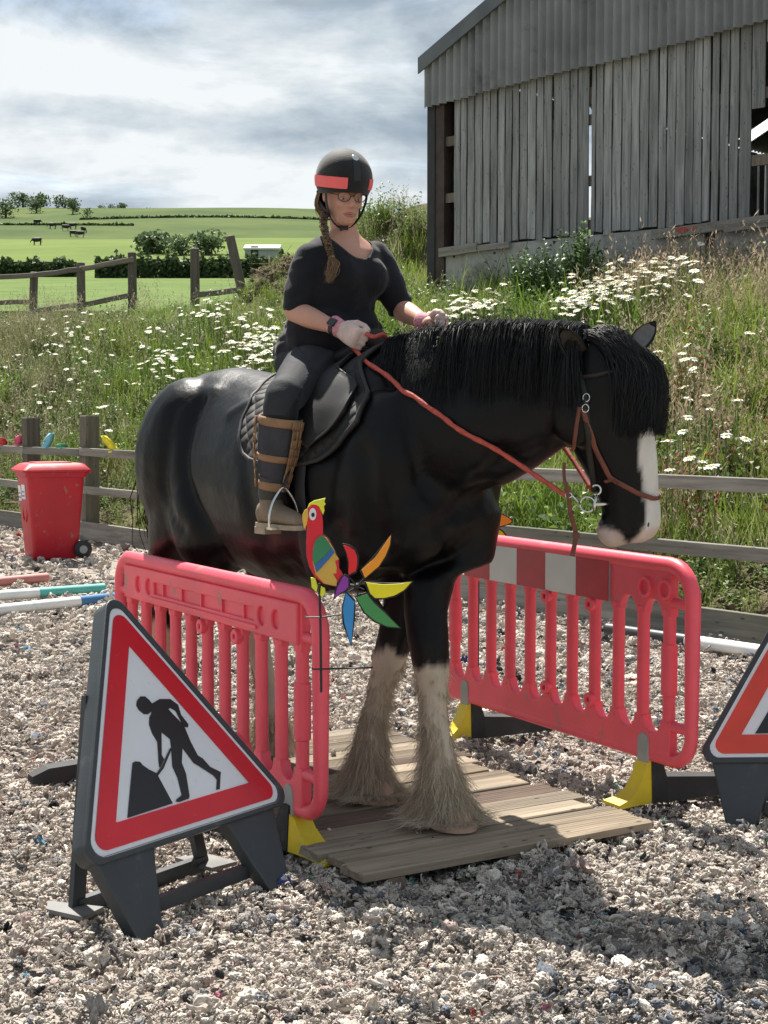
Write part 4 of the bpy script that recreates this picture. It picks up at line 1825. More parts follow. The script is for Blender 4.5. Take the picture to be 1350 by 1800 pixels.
M['binred'] = plastic('red bin plastic', (.46, .008, .022), .45, 0, .12, .4)
M['black'] = plain('black plastic', (.014, .014, .016), .5, .2, 6)
M['sticker'] = plain('white sticker', (.72, .74, .78), .4, .1, 6)
M['stickerblue'] = plain('sticker print', (.10, .14, .30), .4, .2, 30)
M['polewhite'] = plain('white pole paint', (.72, .73, .71), .45, .06, 5, dirt=((.35, .31, .26), .58, 6, .6))
M['poleteal'] = plain('teal pole paint', (.10, .42, .36), .45, .1, 5, dirt=((.2, .28, .24), .6, 6, .5))
M['poleblue'] = plain('blue pole paint', (.045, .16, .34), .45, .1, 5, dirt=((.2, .24, .28), .6, 6, .5))
M['polered'] = plain('faded red pole paint', (.52, .20, .18), .5, .12, 5, dirt=((.36, .28, .24), .56, 6, .6))
M['poleblack'] = plain('black pole paint', (.03, .032, .036), .45, .2, 5, dirt=((.16, .15, .14), .6, 6, .5))


def basis(o, x, z):
    x = V(x).normalized()
    z = V(z).normalized()
    y = z.cross(x).normalized()
    z = x.cross(y)
    m = Matrix((x, y, z)).transposed().to_4x4()
    m.translation = V(o)
    return m


def local_thing(name, label, cat, mat, group=None):
    """an Empty with its own frame; parts are given in that frame"""
    t = bpy.data.objects.new(name, None)
    COL.objects.link(t)
    l, r, s = mat.decompose()
    t.location = l
    t.rotation_euler = r.to_euler()
    t.empty_display_size = .1
    return tag(t, label, cat, group)


def child(name, me, parent, loc=(0, 0, 0), rot=(0, 0, 0)):
    o = bpy.data.objects.new(name, me)
    COL.objects.link(o)
    o.parent = parent
    o.location = loc
    o.rotation_euler = rot
    return o


# ------------------------------------------------------------------ pedestrian barriers (x along, y up, z towards the face side)
BAR_X = [.17 + .166 * i for i in range(11)]
BL, BH = 2.0, .83


def board_outline(z0, z1, upper):
    """board between the bars, its inner edge scalloped into the bars"""
    xs = BAR_X
    hw = .031
    pts = []
    rad = (xs[1] - xs[0]) / 2 - hw
    edge = []
    for i in range(10):
        cx = (xs[i] + xs[i + 1]) / 2
        yb = z0 if upper else z1
        if upper:
            edge += [(cx - rad, yb)] + arc(cx, yb + .008, rad, 180, 0, 8) + [(cx + rad, yb)]
        else:
            edge += [(cx - rad, yb)] + arc(cx, yb - .008, rad, 180, 360, 8) + [(cx + rad, yb)]
    l, r_ = xs[0] - hw, xs[-1] + hw
    if upper:
        return [(l, z0)] + edge + [(r_, z0), (r_, z1), (l, z1)]
    return [(l, z0), (r_, z0), (r_, z1)] + list(reversed(edge)) + [(l, z1)]


def bar_tube(y0, y1, sleeve):
    mb = MB()
    ys_ = [y0, y0 + .04, y1 - .04, y1]
    if sleeve:
        m_ = (y0 + y1) / 2
        pts = [(0, y0, 0), (0, m_ - .105, 0), (0, m_ - .10, 0), (0, m_ + .10, 0), (0, m_ + .105, 0), (0, y1, 0)]
        rad = [.029, .029, .037, .037, .029, .029]
    else:
        pts = [(0, y, 0) for y in ys_]
        rad = [.032, .029, .029, .032]
    mb.tube(pts, rad, 14, flat=.8, ref=(1, 0, 0))
    return mb.mesh('bar', M['barrier_red'], 40)


bar_plain = bar_tube(.15, .625, False)
bar_sleeve = bar_tube(.15, .625, True)
up_holes = [[(x + .034 * math.cos(a), .70 + .036 * math.sin(a)) for a in [-2 * PI * k / 16 for k in range(16)]] for x in (.32, .44, 1.56, 1.68)]
skin_slot = [(.50, .675), (.50, .725), (1.50, .725), (1.50, .675)]
upper_me = curve_mesh('upper_board', [board_outline(.60, .795, True)], M['barrier_red'], .040, .007)
skin_me = curve_mesh('moulded_face', [[(.15, .63), (1.85, .63), (1.85, .775), (.15, .775)]] + up_holes + [skin_slot], M['barrier_red'], .022, .006)
lower_me = curve_mesh('lower_board', [board_outline(0.012, .185, False)], M['barrier_red'], .046, .008)


def frame_me():
    r = .13
    r2 = .11
    e = .03
    loop = arc(BL - e - r, BH - e - r, r, 0, 90, 7) + arc(e + r, BH - e - r, r, 90, 180, 7) + arc(e + r2, e + r2, r2, 180, 270, 7) + arc(BL - e - r2, e + r2, r2, 270, 360, 7)
    n = len(loop)
    mb = MB()
    rings = []
    for i in range(n + 1):
        p, q, o = loop[(i + 1) % n], loop[(i - 1) % n], loop[i % n]
        t = V((p[0] - q[0], p[1] - q[1], 0)).normalized()
        nx = V((t.y, -t.x, 0))
        top = .034 if o[1] > BH * .6 else .028
        rings.append([V((o[0], o[1], 0)) + nx * (math.cos(a) * top) + V((0, 0, math.sin(a) * top * .92)) for a in [2 * PI * k / 12 for k in range(12)]])
    mb.loft(rings, False)
    return mb.mesh('rail_frame', M['barrier_red'], 0)


def link_me():
    mb = MB()
    mb.tube([(0, 0, 0), (.12, 0, 0)], .021, 10)
    return mb.mesh('link', M['barrier_red'], 40)


fr_me, lk_me = frame_me(), link_me()


def ear_me():
    """small moulded lug with a hole on a bar"""
    return curve_mesh('lug', [arc(0, 0, .03, 0, 360, 14)[:-1], list(reversed(arc(0, 0, .011, 0, 360, 10)[:-1]))], M['barrier_red'], .03, .004)


lug = ear_me()


def foot_parts(t, x0, side, base, yaw=0.0, reach=1.0):
    """rubber foot under the panel; side = where the yellow flared end points (local z), yaw turns it under the panel"""
    x = 0.0
    mb = MB()
    sec = lambda z, w, h: [(x - w, -base, z), (x + w, -base, z), (x + w * .8, -base + h, z), (x - w * .8, -base + h, z)]
    mb.loft([sec(-side * .52, .04, .03), sec(-side * .45, .055, .06), sec(-side * .06, .06, base * .62), sec(-side * .03, .05, base + .04), sec(side * .012, .05, base + .04)])
    f = child('foot', mb.mesh('foot', M['rubber']), t, (x0, 0, 0), (0, yaw, 0))
    mb = MB()
    prof = [(.014, base + .01), (.045, base - .005), (.07, base * .66), (.11, base * .36), (.17, base * .16), (.25, .012)]
    rings = []
    for z, h in prof:
        z *= reach
        w = .046 + (z / .23) ** 2 * .035
        rings.append([(x - w, -base, side * z), (x + w, -base, side * z), (x + w * .82, -base + h, side * z), (x - w * .82, -base + h, side * z)])
    mb.loft(rings)
    child('yellow_end', mb.mesh('yellow_end', M['yellow'], 45), f)
    pl = curve_mesh('foot_plug', [[(-.036, -.05), (.036, -.05), (.036, .08)] + arc(0, .08, .036, 0, 180, 8) + [(-.036, .08)]], M['greyplastic'], .056, .004)
    child('foot_plug', pl, t, (x0, 0, 0))


def barrier(near, d, base, face_side, yellow_side, label, reflective, foot_x=.30, near_yaw=0.0):
    d = V(d).normalized()
    # local z = d x up ; face_side says which of the two faces carries the board
    m = basis(near, d, d.cross(V((0, 0, 1))))
    t = local_thing('pedestrian_barrier', label, 'barrier', m, 'red plastic barriers along the wooden bridge')
    child('rail_frame', fr_me, t)
    child('upper_board', upper_me, t)
    child('lower_board', lower_me, t)
    for i, x in enumerate(BAR_X):
        b = child('bar', bar_sleeve if i in (0, 10) else bar_plain, t, (x, 0, 0))
        if i in (3, 5):
            child('lug', lug, b, (.0, .595, .024 * face_side))
            child('lug', lug, b, (.0, .19, .024 * face_side))
    for x in (.03, BL - .15):
        for y in (.655, .165):
            child('link', lk_me, t, (x, y, 0))
    for x in (foot_x, BL - .30):
        foot_parts(t, x, yellow_side, base, near_yaw if x == foot_x else 0, .72 if reflective else 1.0)
    if reflective:
        w = 1.16 / 5
        st = child('reflective_strip', MB().box((0, 0, 0), (1.17, .168, .006)).mesh('reflective_strip', M['greyplastic']), t, (1.0 + .12, .705, face_side * .0235))
        for k in range(5):
            me = MB().box((0, 0, 0), (w - .001, .165, .003)).mesh('reflector', M['refl_red'] if k % 2 == 0 else M['refl_white'])
            child('reflector', me, st, (-.58 + w * (k + .5), 0, face_side * .0047))
        for q in (.17, .30):
            child('moulded_boss', curve_mesh('moulded_boss', [arc(0, 0, .042, 0, 360, 18)[:-1], list(reversed(arc(0, 0, .03, 0, 360, 16)[:-1]))], M['barrier_red'], .02, .004), t, (q, .705, face_side * .024))
    else:
        child('moulded_face', skin_me, t, (0, 0, face_side * .022))
        gv = MB().box((0, 0, 0), (1.06, .012, .012)).mesh('rib', M['barrier_red'])
        child('rib', gv, t, (1.0, .655, face_side * .036))
        for k in range(5):
            child('rib', MB().box((0, 0, 0), (.01, .05, .016)).mesh('rib', M['barrier_red']), t, (.6 + .2 * k, .70, face_side * .022))
    return t


DL = V((-.504, .864, 0))
DR = V((-.467, .884, 0))
PLN = V((.866, .5, 0))
# the x axis runs away from the camera, so d x up points right of the line
barL = barrier((-.205, 5.27, .135), DL, .125, -1, 1, 'red barrier at the left behind the road works sign, parrot spinner tied to its end', False, .235, R(-76))
barR = barrier((1.205, 5.86, .185), DR, .165, -1, -1, 'red barrier right of the horse with a red and white reflective strip', True)

# ------------------------------------------------------------------ wooden bridge
M['deck'] = wood('deck timber', (.14, .11, .08), (.34, .275, .20), 0, .7, .85, stain=(.20, .185, .155))
M['deckdark'] = wood('darker deck timber', (.12, .085, .065), (.26, .19, .15), 0, .7, .85)


def deck_me(l, w, h, seed, mat, grooves):
    """decking board with shallow grooves along its top and frayed ends"""
    r = random.Random(seed)
    prof = [(-w / 2, -h / 2), (w / 2, -h / 2), (w / 2, h / 2 - .004)]
    if grooves:
        g = 7
        for k in range(g):
            y = w / 2 - .006 - (w - .012) * k / (g - 1)
            if k: prof += [(y + (w - .012) / (g - 1) * .62, h / 2 - .0035), (y + (w - .012) / (g - 1) * .38, h / 2 - .0035)]
            prof += [(y + .002, h / 2), (y - .002, h / 2)] if k < g - 1 else [(y + .002, h / 2)]
    else:
        prof += [(w / 2 - .005, h / 2), (0, h / 2 - .001), (-w / 2 + .005, h / 2)]
    prof += [(-w / 2, h / 2 - .004)]
    mb = MB()
    n = 6
    rings = []
    for i in range(n + 1):
        x = -l / 2 + l * i / n
        b = r.uniform(-.002, .002)
        rings.append([(x + (r.uniform(-.006, .006) if i in (0, n) else 0), y + b, z + r.uniform(-.0004, .0004)) for y, z in prof])
    mb.loft(rings)
    return mb.mesh('plank', mat)


bridge = thing('wooden_bridge', 'low walkway of grey deck planks between the two red barriers', 'bridge', (0, 5.9, 0))
o0 = V((-.06, 5.02, .042))
E = V((.850, .527, 0)).normalized()
S = V((-.515, .857, 0)).normalized()
wr = random.Random(9)
pos_s = 0.0
for k in range(15):
    w = wr.choice((.118, .122, .13, .14))
    l = 1.25 + wr.uniform(-.03, .06)
    a = o0 + S * (pos_s + w / 2) + E * wr.uniform(-.03, .03) + V((0, 0, wr.uniform(-.007, .007)))
    yaw = wr.uniform(-.008, .008)
    E2 = (E + S * yaw).normalized()
    lay('plank', deck_me(l, w, .030, k, M['deckdark'] if k in (4, 9) else M['deck'], k % 3 != 2), a, a + E2 * l, bridge, (wr.uniform(-.012, .012), wr.uniform(-.012, .012), 1))
    if k == 3:
        pass
    pos_s += w + wr.choice((.006, .009, .013, .016))
for q in (.12, .62, 1.12):
    lay('bearer', plank_mesh('bearer', pos_s, .07, .06, M['deckdark'], .004, .002, 3), o0 + E * q + V((0, 0, -.052)), o0 + E * q + S * pos_s + V((0, 0, -.052)), bridge)

# ------------------------------------------------------------------ road works signs (x along the bottom, y up the plate, z out of the face)
U1 = V((.577, .817, 0)).normalized()
N1 = V((.817, -.577, 0)).normalized()
TAU = R(27)
W1 = V((0, 0, math.cos(TAU))) - N1 * math.sin(TAU)
A1 = V((-.73, 4.53, 0))


def on_sign(zx, zy):
    """photo zoom pixel to plate coordinates"""
    d = ray(60 + zx / 2.4107, 940 + zy / 2.4107)
    nn = U1.cross(W1)
    c = V((0, 0, CAM_H))
    s = (A1 - c).dot(nn) / d.dot(nn)
    p = c + d * s - A1
    return (p.dot(U1), p.dot(W1))


def tri(side_off, rad, n=6):
    """equilateral outline with rounded corners, offset inwards by side_off"""
    cx, cy, rin = .373, .540, .258
    ri = rin - side_off
    out = []
    for k, a in enumerate((210, 330, 90)):
        dc = 2 * (ri - rad)
        ox, oy = cx + dc * math.cos(R(a)), cy + dc * math.sin(R(a))
        out += arc(ox, oy, rad, a - 60, a + 60, n)
    return out


def zpoly(pts): return [on_sign(x, y) for x, y in pts]


MAN_BODY = [(497, 716), (528, 698), (573, 698), (606, 722), (619, 765), (650, 805), (648, 818), (632, 816), (620, 795), (596, 748), (572, 735), (566, 742), (588, 766), (622, 800), (636, 822), (660, 880), (690, 937), (711, 950), (742, 985), (788, 1008), (786, 1024), (783, 1080), (768, 1082), (771, 1040), (757, 1022), (700, 985), (672, 968), (625, 905), (622, 968), (640, 1015), (655, 1110), (652, 1120), (612, 1134), (597, 1133), (600, 1122), (622, 1104), (604, 1030), (583, 985), (577, 900), (573, 868), (536, 838), (537, 935), (552, 962), (552, 975), (543, 996), (527, 985), (524, 962), (519, 880), (497, 842), (484, 805), (485, 775), (493, 760)]
MAN_HEAD = [(432, 705), (446, 687), (466, 687), (482, 700), (497, 718), (496, 748), (480, 762), (462, 762), (440, 744), (430, 724)]
SHOVEL = [(572, 905), (578, 912), (545, 990), (522, 1022), (514, 1012), (534, 984)]
HEAP = [(413, 968), (424, 962), (445, 964), (456, 978), (482, 996), (515, 1012), (584, 1140), (392, 1202)]


def flat(name, poly, z, mat, th=.0015):
    mb = MB()
    mb.prism(poly, z, z + th)
    me = mb.mesh(name, mat)
    return me


def works_sign(m, label, red):
    t = local_thing('road_works_sign', label, 'road sign', m, 'road works signs by the bridge')
    child('sign_frame', curve_mesh('sign_frame', [tri(-.032, .05)], M['signblack'], .062, .006), t, (0, 0, -.033))
    child('sign_rim', curve_mesh('sign_rim', [tri(-.034, .05), list(reversed(tri(-.014, .042)))], M['signblack'], .016, .004), t, (0, 0, 0))
    pl = child('sign_plate', flat('sign_plate', tri(-.012, .035), -.002, M['signwhite'], .004), t)
    red_o, red_i = tri(.002, .035), tri(.075, .002)
    me = curve_mesh('red_border', [red_o, list(reversed(red_i))], red, .002, .0003, 0)
    child('red_border', me, pl, (0, 0, .0045))
    for nm, pts in (('worker_figure', MAN_BODY), ('worker_figure', MAN_HEAD), ('shovel', SHOVEL), ('earth_heap', HEAP)):
        child(nm, curve_mesh(nm, [zpoly(pts)], M['signink'], .002, .0002, 0), pl, (0, 0, .0042 + (.0006 if nm == 'shovel' else 0)))
    # legs, broad at the shoulder
    for pts in ([(-.075, .315), (.20, .292), (.165, .20), (.135, .10), (.095, -.015), (-.005, -.015), (-.055, .22)],
                [(.785, .315), (.51, .292), (.545, .20), (.575, .10), (.615, -.015), (.715, -.015), (.765, .22)]):
        lg = child('leg', curve_mesh('leg', [pts], M['signblack'], .05, .007), t, (0, 0, -.028))
    # rear frame that props it
    inv = m.to_3x3().transposed()
    rear = inv @ (V((0, 0, 0)) - N_of(m) * .34)
    back = []
    for x in (.06, .65):
        mb = MB()
        top = V((.355 + (x - .355) * .55, .78, -.06))
        bot = V((x, 0, 0)) + rear + inv @ V((0, 0, .02))
        mb.beam(top, bot, .05, .022, (0, 0, 1))
        child('prop', mb.mesh('prop', M['signblack']), t)
        back.append(bot)
    mb = MB()
    mb.beam(back[0], back[1], .03, .05, inv @ V((0, 0, 1)))
    child('cross_bar', mb.mesh('cross_bar', M['signblack']), t)
    mb = MB()
    mb.beam(V((.08, .085, -.06)), V((.63, .085, -.06)), .03, .045, inv @ V((0, 0, 1)))
    child('cross_bar', mb.mesh('cross_bar', M['signblack']), t)
    for bq, s_ in ((back[0], -1), (back[1], 1)):
        up = inv @ V((0, 0, 1))
        fx_ = V((1, 0, 0))
        fz = inv @ N_of(m)
        c = bq - up * .008
        mb = MB()
        v4 = [c - fz * .11 - fx_ * .02, c - fz * .05 + fx_ * .08 * s_, c + fz * .10 + fx_ * .07 * s_, c + fz * .08 - fx_ * .04 * s_]
        mb.add(v4 + [p + up * .014 for p in v4], [(0, 1, 2, 3), (7, 6, 5, 4), (0, 4, 5, 1), (1, 5, 6, 2), (2, 6, 7, 3), (3, 7, 4, 0)])
        child('foot_plate', mb.mesh('foot_plate', M['plategrey']), t)
    return t


def N_of(m):
    z = m.to_3x3().col[2].copy()
    z.z = 0
    return z.normalized()


works_sign(basis(A1, U1, U1.cross(W1)), 'triangular road works sign with digging figure, whole, leaning at the left', M['signred'])
U2 = V((.90, -.43, 0)).normalized()
N2 = V((U2.y, -U2.x, 0)).normalized()
T2 = R(20)
W2 = V((0, 0, math.cos(T2))) - N2 * math.sin(T2)
nz2 = U2.cross(W2)
rollq = Quaternion(nz2, R(6))
works_sign(basis((1.315, 5.78, .0), rollq @ U2, nz2), 'faded road works sign cut off by the right edge, beside the far red barrier', M['signred2'])

# ------------------------------------------------------------------ wheelie bin (x to its front, y across, z up)
fb = V((-.90, -.44, 0))
bm_ = basis(G(81, 985, 0) + V((0, .36, 0)), fb, (0, 0, 1))
wb = local_thing('wheelie_bin', 'red wheelie bin standing by the arena fence', 'bin', bm_)
mb = MB()


def rrect(x0, x1, y, z, r=.05, n=4):
    pts = []
    for cx, cy, a in ((x1 - r, y - r, 0), (x0 + r, y - r, 90), (x0 + r, -y + r, 180), (x1 - r, -y + r, 270)):
        pts += [(px_, py_, z) for px_, py_ in arc(cx, cy, r, a, a + 90, n)]
    return pts


mb.loft([rrect(-.22, .26, .22, 0, .05), rrect(-.23, .27, .23, .03, .05), rrect(-.30, .335, .275, .90, .05), rrect(-.33, .355, .292, .905, .05), rrect(-.33, .355, .292, .96, .05)])
mb.build('body', M['binred'], wb, sm=35, world_space=False)
mb = MB()
mb.loft([rrect(-.35, .385, .305, .962, .05), rrect(-.36, .395, .312, .985, .05), rrect(-.35, .38, .30, 1.0, .05), rrect(-.31, .32, .26, 1.045, .06), rrect(-.28, .28, .23, 1.055, .06)])
lid = mb.build('lid', M['binred'], wb, sm=35, world_space=False)
mb = MB()
mb.box((.02, 0, 1.058), (.40, .34, .018))
mb.build('lid_panel', M['binred'], lid, bevel=.005, world_space=False)
mb = MB()
mb.tube([(-.36, -.28, .97), (-.36, .28, .97)], .018, 10)
for y in (-.2, .2): mb.box((-.33, y, .965), (.07, .05, .05))
mb.build('handle', M['binred'], wb, sm=40, world_space=False)
for y in (-.255, .255):
    mb = MB()
    mb.tube([(-.27, y - .028, .10), (-.27, y - .022, .10), (-.27, y + .022, .10), (-.27, y + .028, .10)], [.085, .10, .10, .085], 22)
    w_ = mb.build('wheel', M['black'], wb, sm=40, world_space=False)
    mb = MB()
    mb.tube([(-.27, y - .031, .10), (-.27, y + .031, .10)], .045, 14)
    mb.build('hub', M['greyplastic'], w_, sm=40, world_space=False)
mb = MB()
mb.tube([(-.27, -.25, .10), (-.27, .25, .10)], .014, 8)
mb.build('axle', M['darksteel'], wb, world_space=False)


def front_x(z): return .27 + (.335 - .27) * (z - .03) / .87


for y, z, w, h in ((.02, .74, .16, .16), (-.16, .72, .12, .17)):
    mb = MB()
    mb.box((front_x(z) + .003, y, z), (.003, w, h), Euler((0, .074, 0)).to_matrix())
    s_ = mb.build('sticker', M['sticker'], wb, world_space=False)
    mb = MB()
    for q in range(3):
        mb.box((front_x(z) + .0055 + .0, y, z + .045 - q * .045), (.002, w * .6, h * .10), Euler((0, .074, 0)).to_matrix())
    mb.build('sticker_print', M['stickerblue'], s_, world_space=False)
cm_ = curve_mesh('moulded_ring', [arc(0, 0, .10, 0, 360, 24)[:-1], list(reversed(arc(0, 0, .082, 0, 360, 24)[:-1]))], M['binred'], .008, .002)
child('moulded_ring', cm_, wb, (front_x(.5) + .003, 0, .5), (PI / 2, 0, PI / 2))

# ------------------------------------------------------------------ poles on the ground


def ground_pole(label, a, b, cuts, mats, group):
    """pole lying on the ground, painted in bands"""
    a, b = G(*a, .045), G(*b, .045)
    t = thing('ground_pole', label, 'pole', (a + b) / 2, 0, group)
    cs = [0] + cuts + [1]
    for i, m_ in enumerate(mats):
        mb = MB()
        p, q = a.lerp(b, cs[i] + (.0008 if i else 0)), a.lerp(b, cs[i + 1])
        e0 = (p, p) if i else (p, p.lerp(q, .01))
        mb.tube([p, p.lerp(q, .5), q], .045, 14)
        mb.build('painted_band', m_, t, sm=40)
    return t


gp = 'painted poles lying on the arena'
ground_pole('teal and white ground pole, the middle one left of the barriers', (-160, 1058), (183, 1034), [.645], [M['polewhite'], M['poleteal']], gp)
ground_pole('blue and white ground pole reaching behind the left red barrier', (-170, 1090), (236, 1047), [.735], [M['polewhite'], M['poleblue']], gp)
ground_pole('faded red ground pole, farthest left, beyond the teal one', (-170, 1038), (83, 1015), [.3], [M['polewhite'], M['polered']], gp)
ground_pole('black and white ground pole by the kickboard seen through the right barrier', (1068, 1106), (1420, 1157), [.43], [M['poleblack'], M['polewhite']], gp)

# ------------------------------------------------------------------ ribbons tied along the fence
rb = {'pink': (.62, .10, .20), 'sky blue': (.20, .50, .62), 'green': (.16, .48, .30), 'yellow': (.80, .72, .04), 'red': (.58, .06, .07)}
for nm, px, py, w, h, lean in (('red', 4, 776, 16, 12, -.2), ('pink', 31, 774, 14, 15, .4), ('sky blue', 82, 775, 15, 24, .5), ('green', 108, 784, 20, 7, .1), ('yellow', 198, 781, 15, 27, -.7)):
    d = 15.55 / (1 + 1.44 * (px - 675) / 2700) * .0 + (14.3 - .2) / (1 + 1.44 * (px - 675) / 2700)
    base = P(px, py + h * .45, d)
    sx, sz2 = w / 2700 * d, h / 2700 * d
    mb = MB()
    rr_ = random.Random(hash(nm) % 99)
    rows = []
    for i in range(7):
        f = i / 6
        c = base + V((lean * sz2 * (f - .2), .03 * math.sin(f * 5), sz2 * f))
        ww = sx * .5 * (.65 + .5 * math.sin(f * 2.6 + .5))
        rows.append([c + V((-ww, .012 * math.sin(f * 9), 0)), c + V((0, -.02, .006)), c + V((ww, .012 * math.cos(f * 7), 0)), c + V((0, .008, 0))])
    mb.loft(rows)
    mb.tube([base + V((-.05, 0, -.01)), base + V((0, -.03, .0)), base + V((.05, 0, -.01))], .012, 6)
    o = mb.build('ribbon', plain(nm + ' cloth', rb[nm], .7, .15, 20), None, sm=0)
    tag(o, '%s cloth ribbon tied to the top rail of the arena fence' % nm, 'ribbon', 'ribbons on the fence')

# ------------------------------------------------------------------ parrot spinner tied to the end of the left barrier
cloth = {}
for nm, c in (('red', (.68, .012, .03)), ('lime', (.72, .74, .04)), ('beak', (.72, .42, .06)), ('green', (.03, .21, .09)), ('blue', (.03, .13, .36)), ('gold', (.60, .37, .06)), ('white', (.75, .74, .78)), ('black', (.008, .008, .010)), ('violet', (.26, .035, .36)), ('orange', (.83, .30, .012)), ('yellow', (.82, .72, .012)), ('leaf', (.055, .27, .075)), ('sky', (.03, .26, .62)), ('scarlet', (.75, .015, .02))):
    cloth[nm] = plain(nm + ' nylon', c, .6, .06, 8, .05, 200)
SY = 5.20


def zp(x, y, d=SY): return P(520 + x / 5, 860 + y / 5, d)


sp = thing('parrot_spinner', 'parrot wind spinner with coloured blades on a thin black stake', 'garden spinner', P(563, 1215, SY))


def cloth_piece(name, pts, mat, dz, parent, th=.006, bulge=0, outline=0.0):
    """padded flat piece: outline in photo zoom pixels, dz = how far in front of the others"""
    c = sum((zp(x, y) for x, y in pts), V()) / len(pts)
    loop = [((zp(x, y) - c).x, (zp(x, y) - c).z) for x, y in pts]
    if outline:
        loop = [(p[0] * (1 + outline / max(math.hypot(*p), .01)), p[1] * (1 + outline / max(math.hypot(*p), .01))) for p in loop]
    me = curve_mesh(name, [loop], mat, th, min(.0022, th * .4), 1)
    o = bpy.data.objects.new(name, me)
    COL.objects.link(o)
    o.parent = parent
    o.matrix_parent_inverse = mw(parent).inverted()
    o.location = c + V((0, -dz, 0))
    o.rotation_euler = (PI / 2, 0, 0)
    return o


def rounded(pts, n=3): return [(p.x, p.y) for p in catmull([V((x, y, 0)) for x, y in pts] + [V((pts[0][0], pts[0][1], 0))], n)][:-1]


BODY = [(98, 370), (92, 480), (96, 590), (120, 680), (170, 770), (240, 825), (340, 850), (395, 800), (412, 745), (380, 690), (378, 612), (330, 520), (290, 440), (240, 395), (240, 280), (225, 190), (190, 135), (150, 130), (118, 155), (103, 200)]
bo = cloth_piece('body', BODY, cloth['black'], 0, sp, .012, outline=.003)
cloth_piece('body_front', BODY, cloth['red'], .008, sp, .008)
cloth_piece('crest', [(103, 165), (118, 125), (160, 98), (262, 74), (252, 110), (264, 128), (248, 150), (254, 185), (240, 224), (225, 190), (205, 150), (175, 132), (140, 132)], cloth['lime'], .013, sp)
cloth_piece('beak', [(108, 165), (112, 230), (100, 300), (82, 350), (70, 325), (58, 255), (62, 215), (80, 180)], cloth['beak'], .013, sp)
wg = cloth_piece('wing', rounded([(152, 520), (175, 440), (225, 402), (270, 425), (320, 500), (345, 540), (350, 570), (380, 612), (348, 626), (362, 690), (358, 735), (330, 740), (366, 800), (360, 850), (250, 825), (175, 745), (150, 640)], 1), cloth['gold'], .013, sp, .006)
cloth_piece('wing_green', [(150, 540), (175, 440), (225, 402), (270, 425), (318, 510), (250, 590), (165, 665), (150, 620)], cloth['green'], .017, sp, .004)
cloth_piece('wing_blue', [(165, 668), (250, 590), (318, 510), (345, 548), (290, 615), (185, 728)], cloth['blue'], .0174, sp, .004)
ey = cloth_piece('eye', [(150 + 32 * math.cos(a), 217 + 55 * math.sin(a)) for a in [2 * PI * k / 16 for k in range(16)]], cloth['white'], .014, sp)
cloth_piece('pupil', [(153 + 15 * math.cos(a), 222 + 20 * math.sin(a)) for a in [2 * PI * k / 12 for k in range(12)]], cloth['black'], .0185, ey, .004)
cloth_piece('claw', [(132, 775), (172, 778), (192, 850), (182, 905), (160, 880), (140, 860), (136, 820)], cloth['lime'], .004, sp, .012)
cloth_piece('claw', [(222, 850), (258, 872), (262, 915), (232, 945), (215, 930)], cloth['lime'], .004, sp, .012)
for nm, pts in (('scarlet', [(415, 480), (470, 492), (520, 525), (548, 590), (546, 660), (530, 722), (462, 755), (462, 640), (445, 560)]),
                ('orange', [(838, 397), (832, 480), (795, 580), (730, 680), (605, 782), (572, 710), (690, 590)]),
                ('yellow', [(612, 812), (760, 826), (920, 822), (1026, 804), (960, 880), (870, 935), (770, 958), (690, 955), (645, 910)]),
                ('leaf', [(522, 940), (622, 908), (680, 985), (790, 1085), (918, 1215), (800, 1205), (690, 1155), (600, 1080)]),
                ('sky', [(440, 898), (518, 975), (515, 1120), (496, 1300), (490, 1372), (462, 1300), (420, 1170), (410, 1040)]),
                ('violet', [(335, 960), (358, 860), (400, 775), (435, 748), (468, 770), (472, 850), (440, 888), (385, 915)])):
    b_ = cloth_piece('blade', pts, cloth['black'], .020 if nm == 'violet' else .012, sp, .005, outline=.004)
    cloth_piece('blade_panel', pts, cloth[nm], .0245 if nm == 'violet' else .0165, b_, .004, outline=-.003)
mb = MB()
hubp = zp(540, 850)
mb.tube([hubp + V((0, .03, 0)), hubp + V((0, -.025, 0))], [.008, .008], 10)
for a in ((470, 770), (600, 780), (600, 880), (545, 935), (470, 895), (440, 830)):
    mb.tube([hubp + V((0, -.012, 0)), zp(*a) + V((0, -.012, 0))], .0028, 6)
mb.build('hub', cloth['black'], sp)
mb = MB()
mb.tube([zp(205, 830) + V((0, .012, 0)), zp(215, 1200) + V((0, .012, 0)), zp(222, 1790) + V((0, .012, 0))], .0045, 8)
mb.tube([zp(330, 820) + V((0, .01, 0)), hubp + V((0, .02, 0))], .003, 6)
mb.build('stake', M['black'], sp)
for (x0, y0, x1, y1) in ((80, 1128, 385, 1108), (140, 1585, 680, 1576)):
    mb = MB()
    mb.tube([zp(x0, y0) + V((0, .03, 0)), zp(x0 + 10, y0) + V((0, .006, 0)), zp(220, y0 - 2) + V((0, .004, 0)), zp(x1, y1) + V((0, .02, 0))], .0032, 5)
    mb.build('cable_tie', M['black'], sp)

# second spinner, mostly behind the horse
sp2 = thing('wind_spinner', 'second wind spinner with red and orange blades showing behind the horse\'s chest', 'garden spinner', P(842, 1120, 7.35))
hub2 = P(842, 925, 7.3)


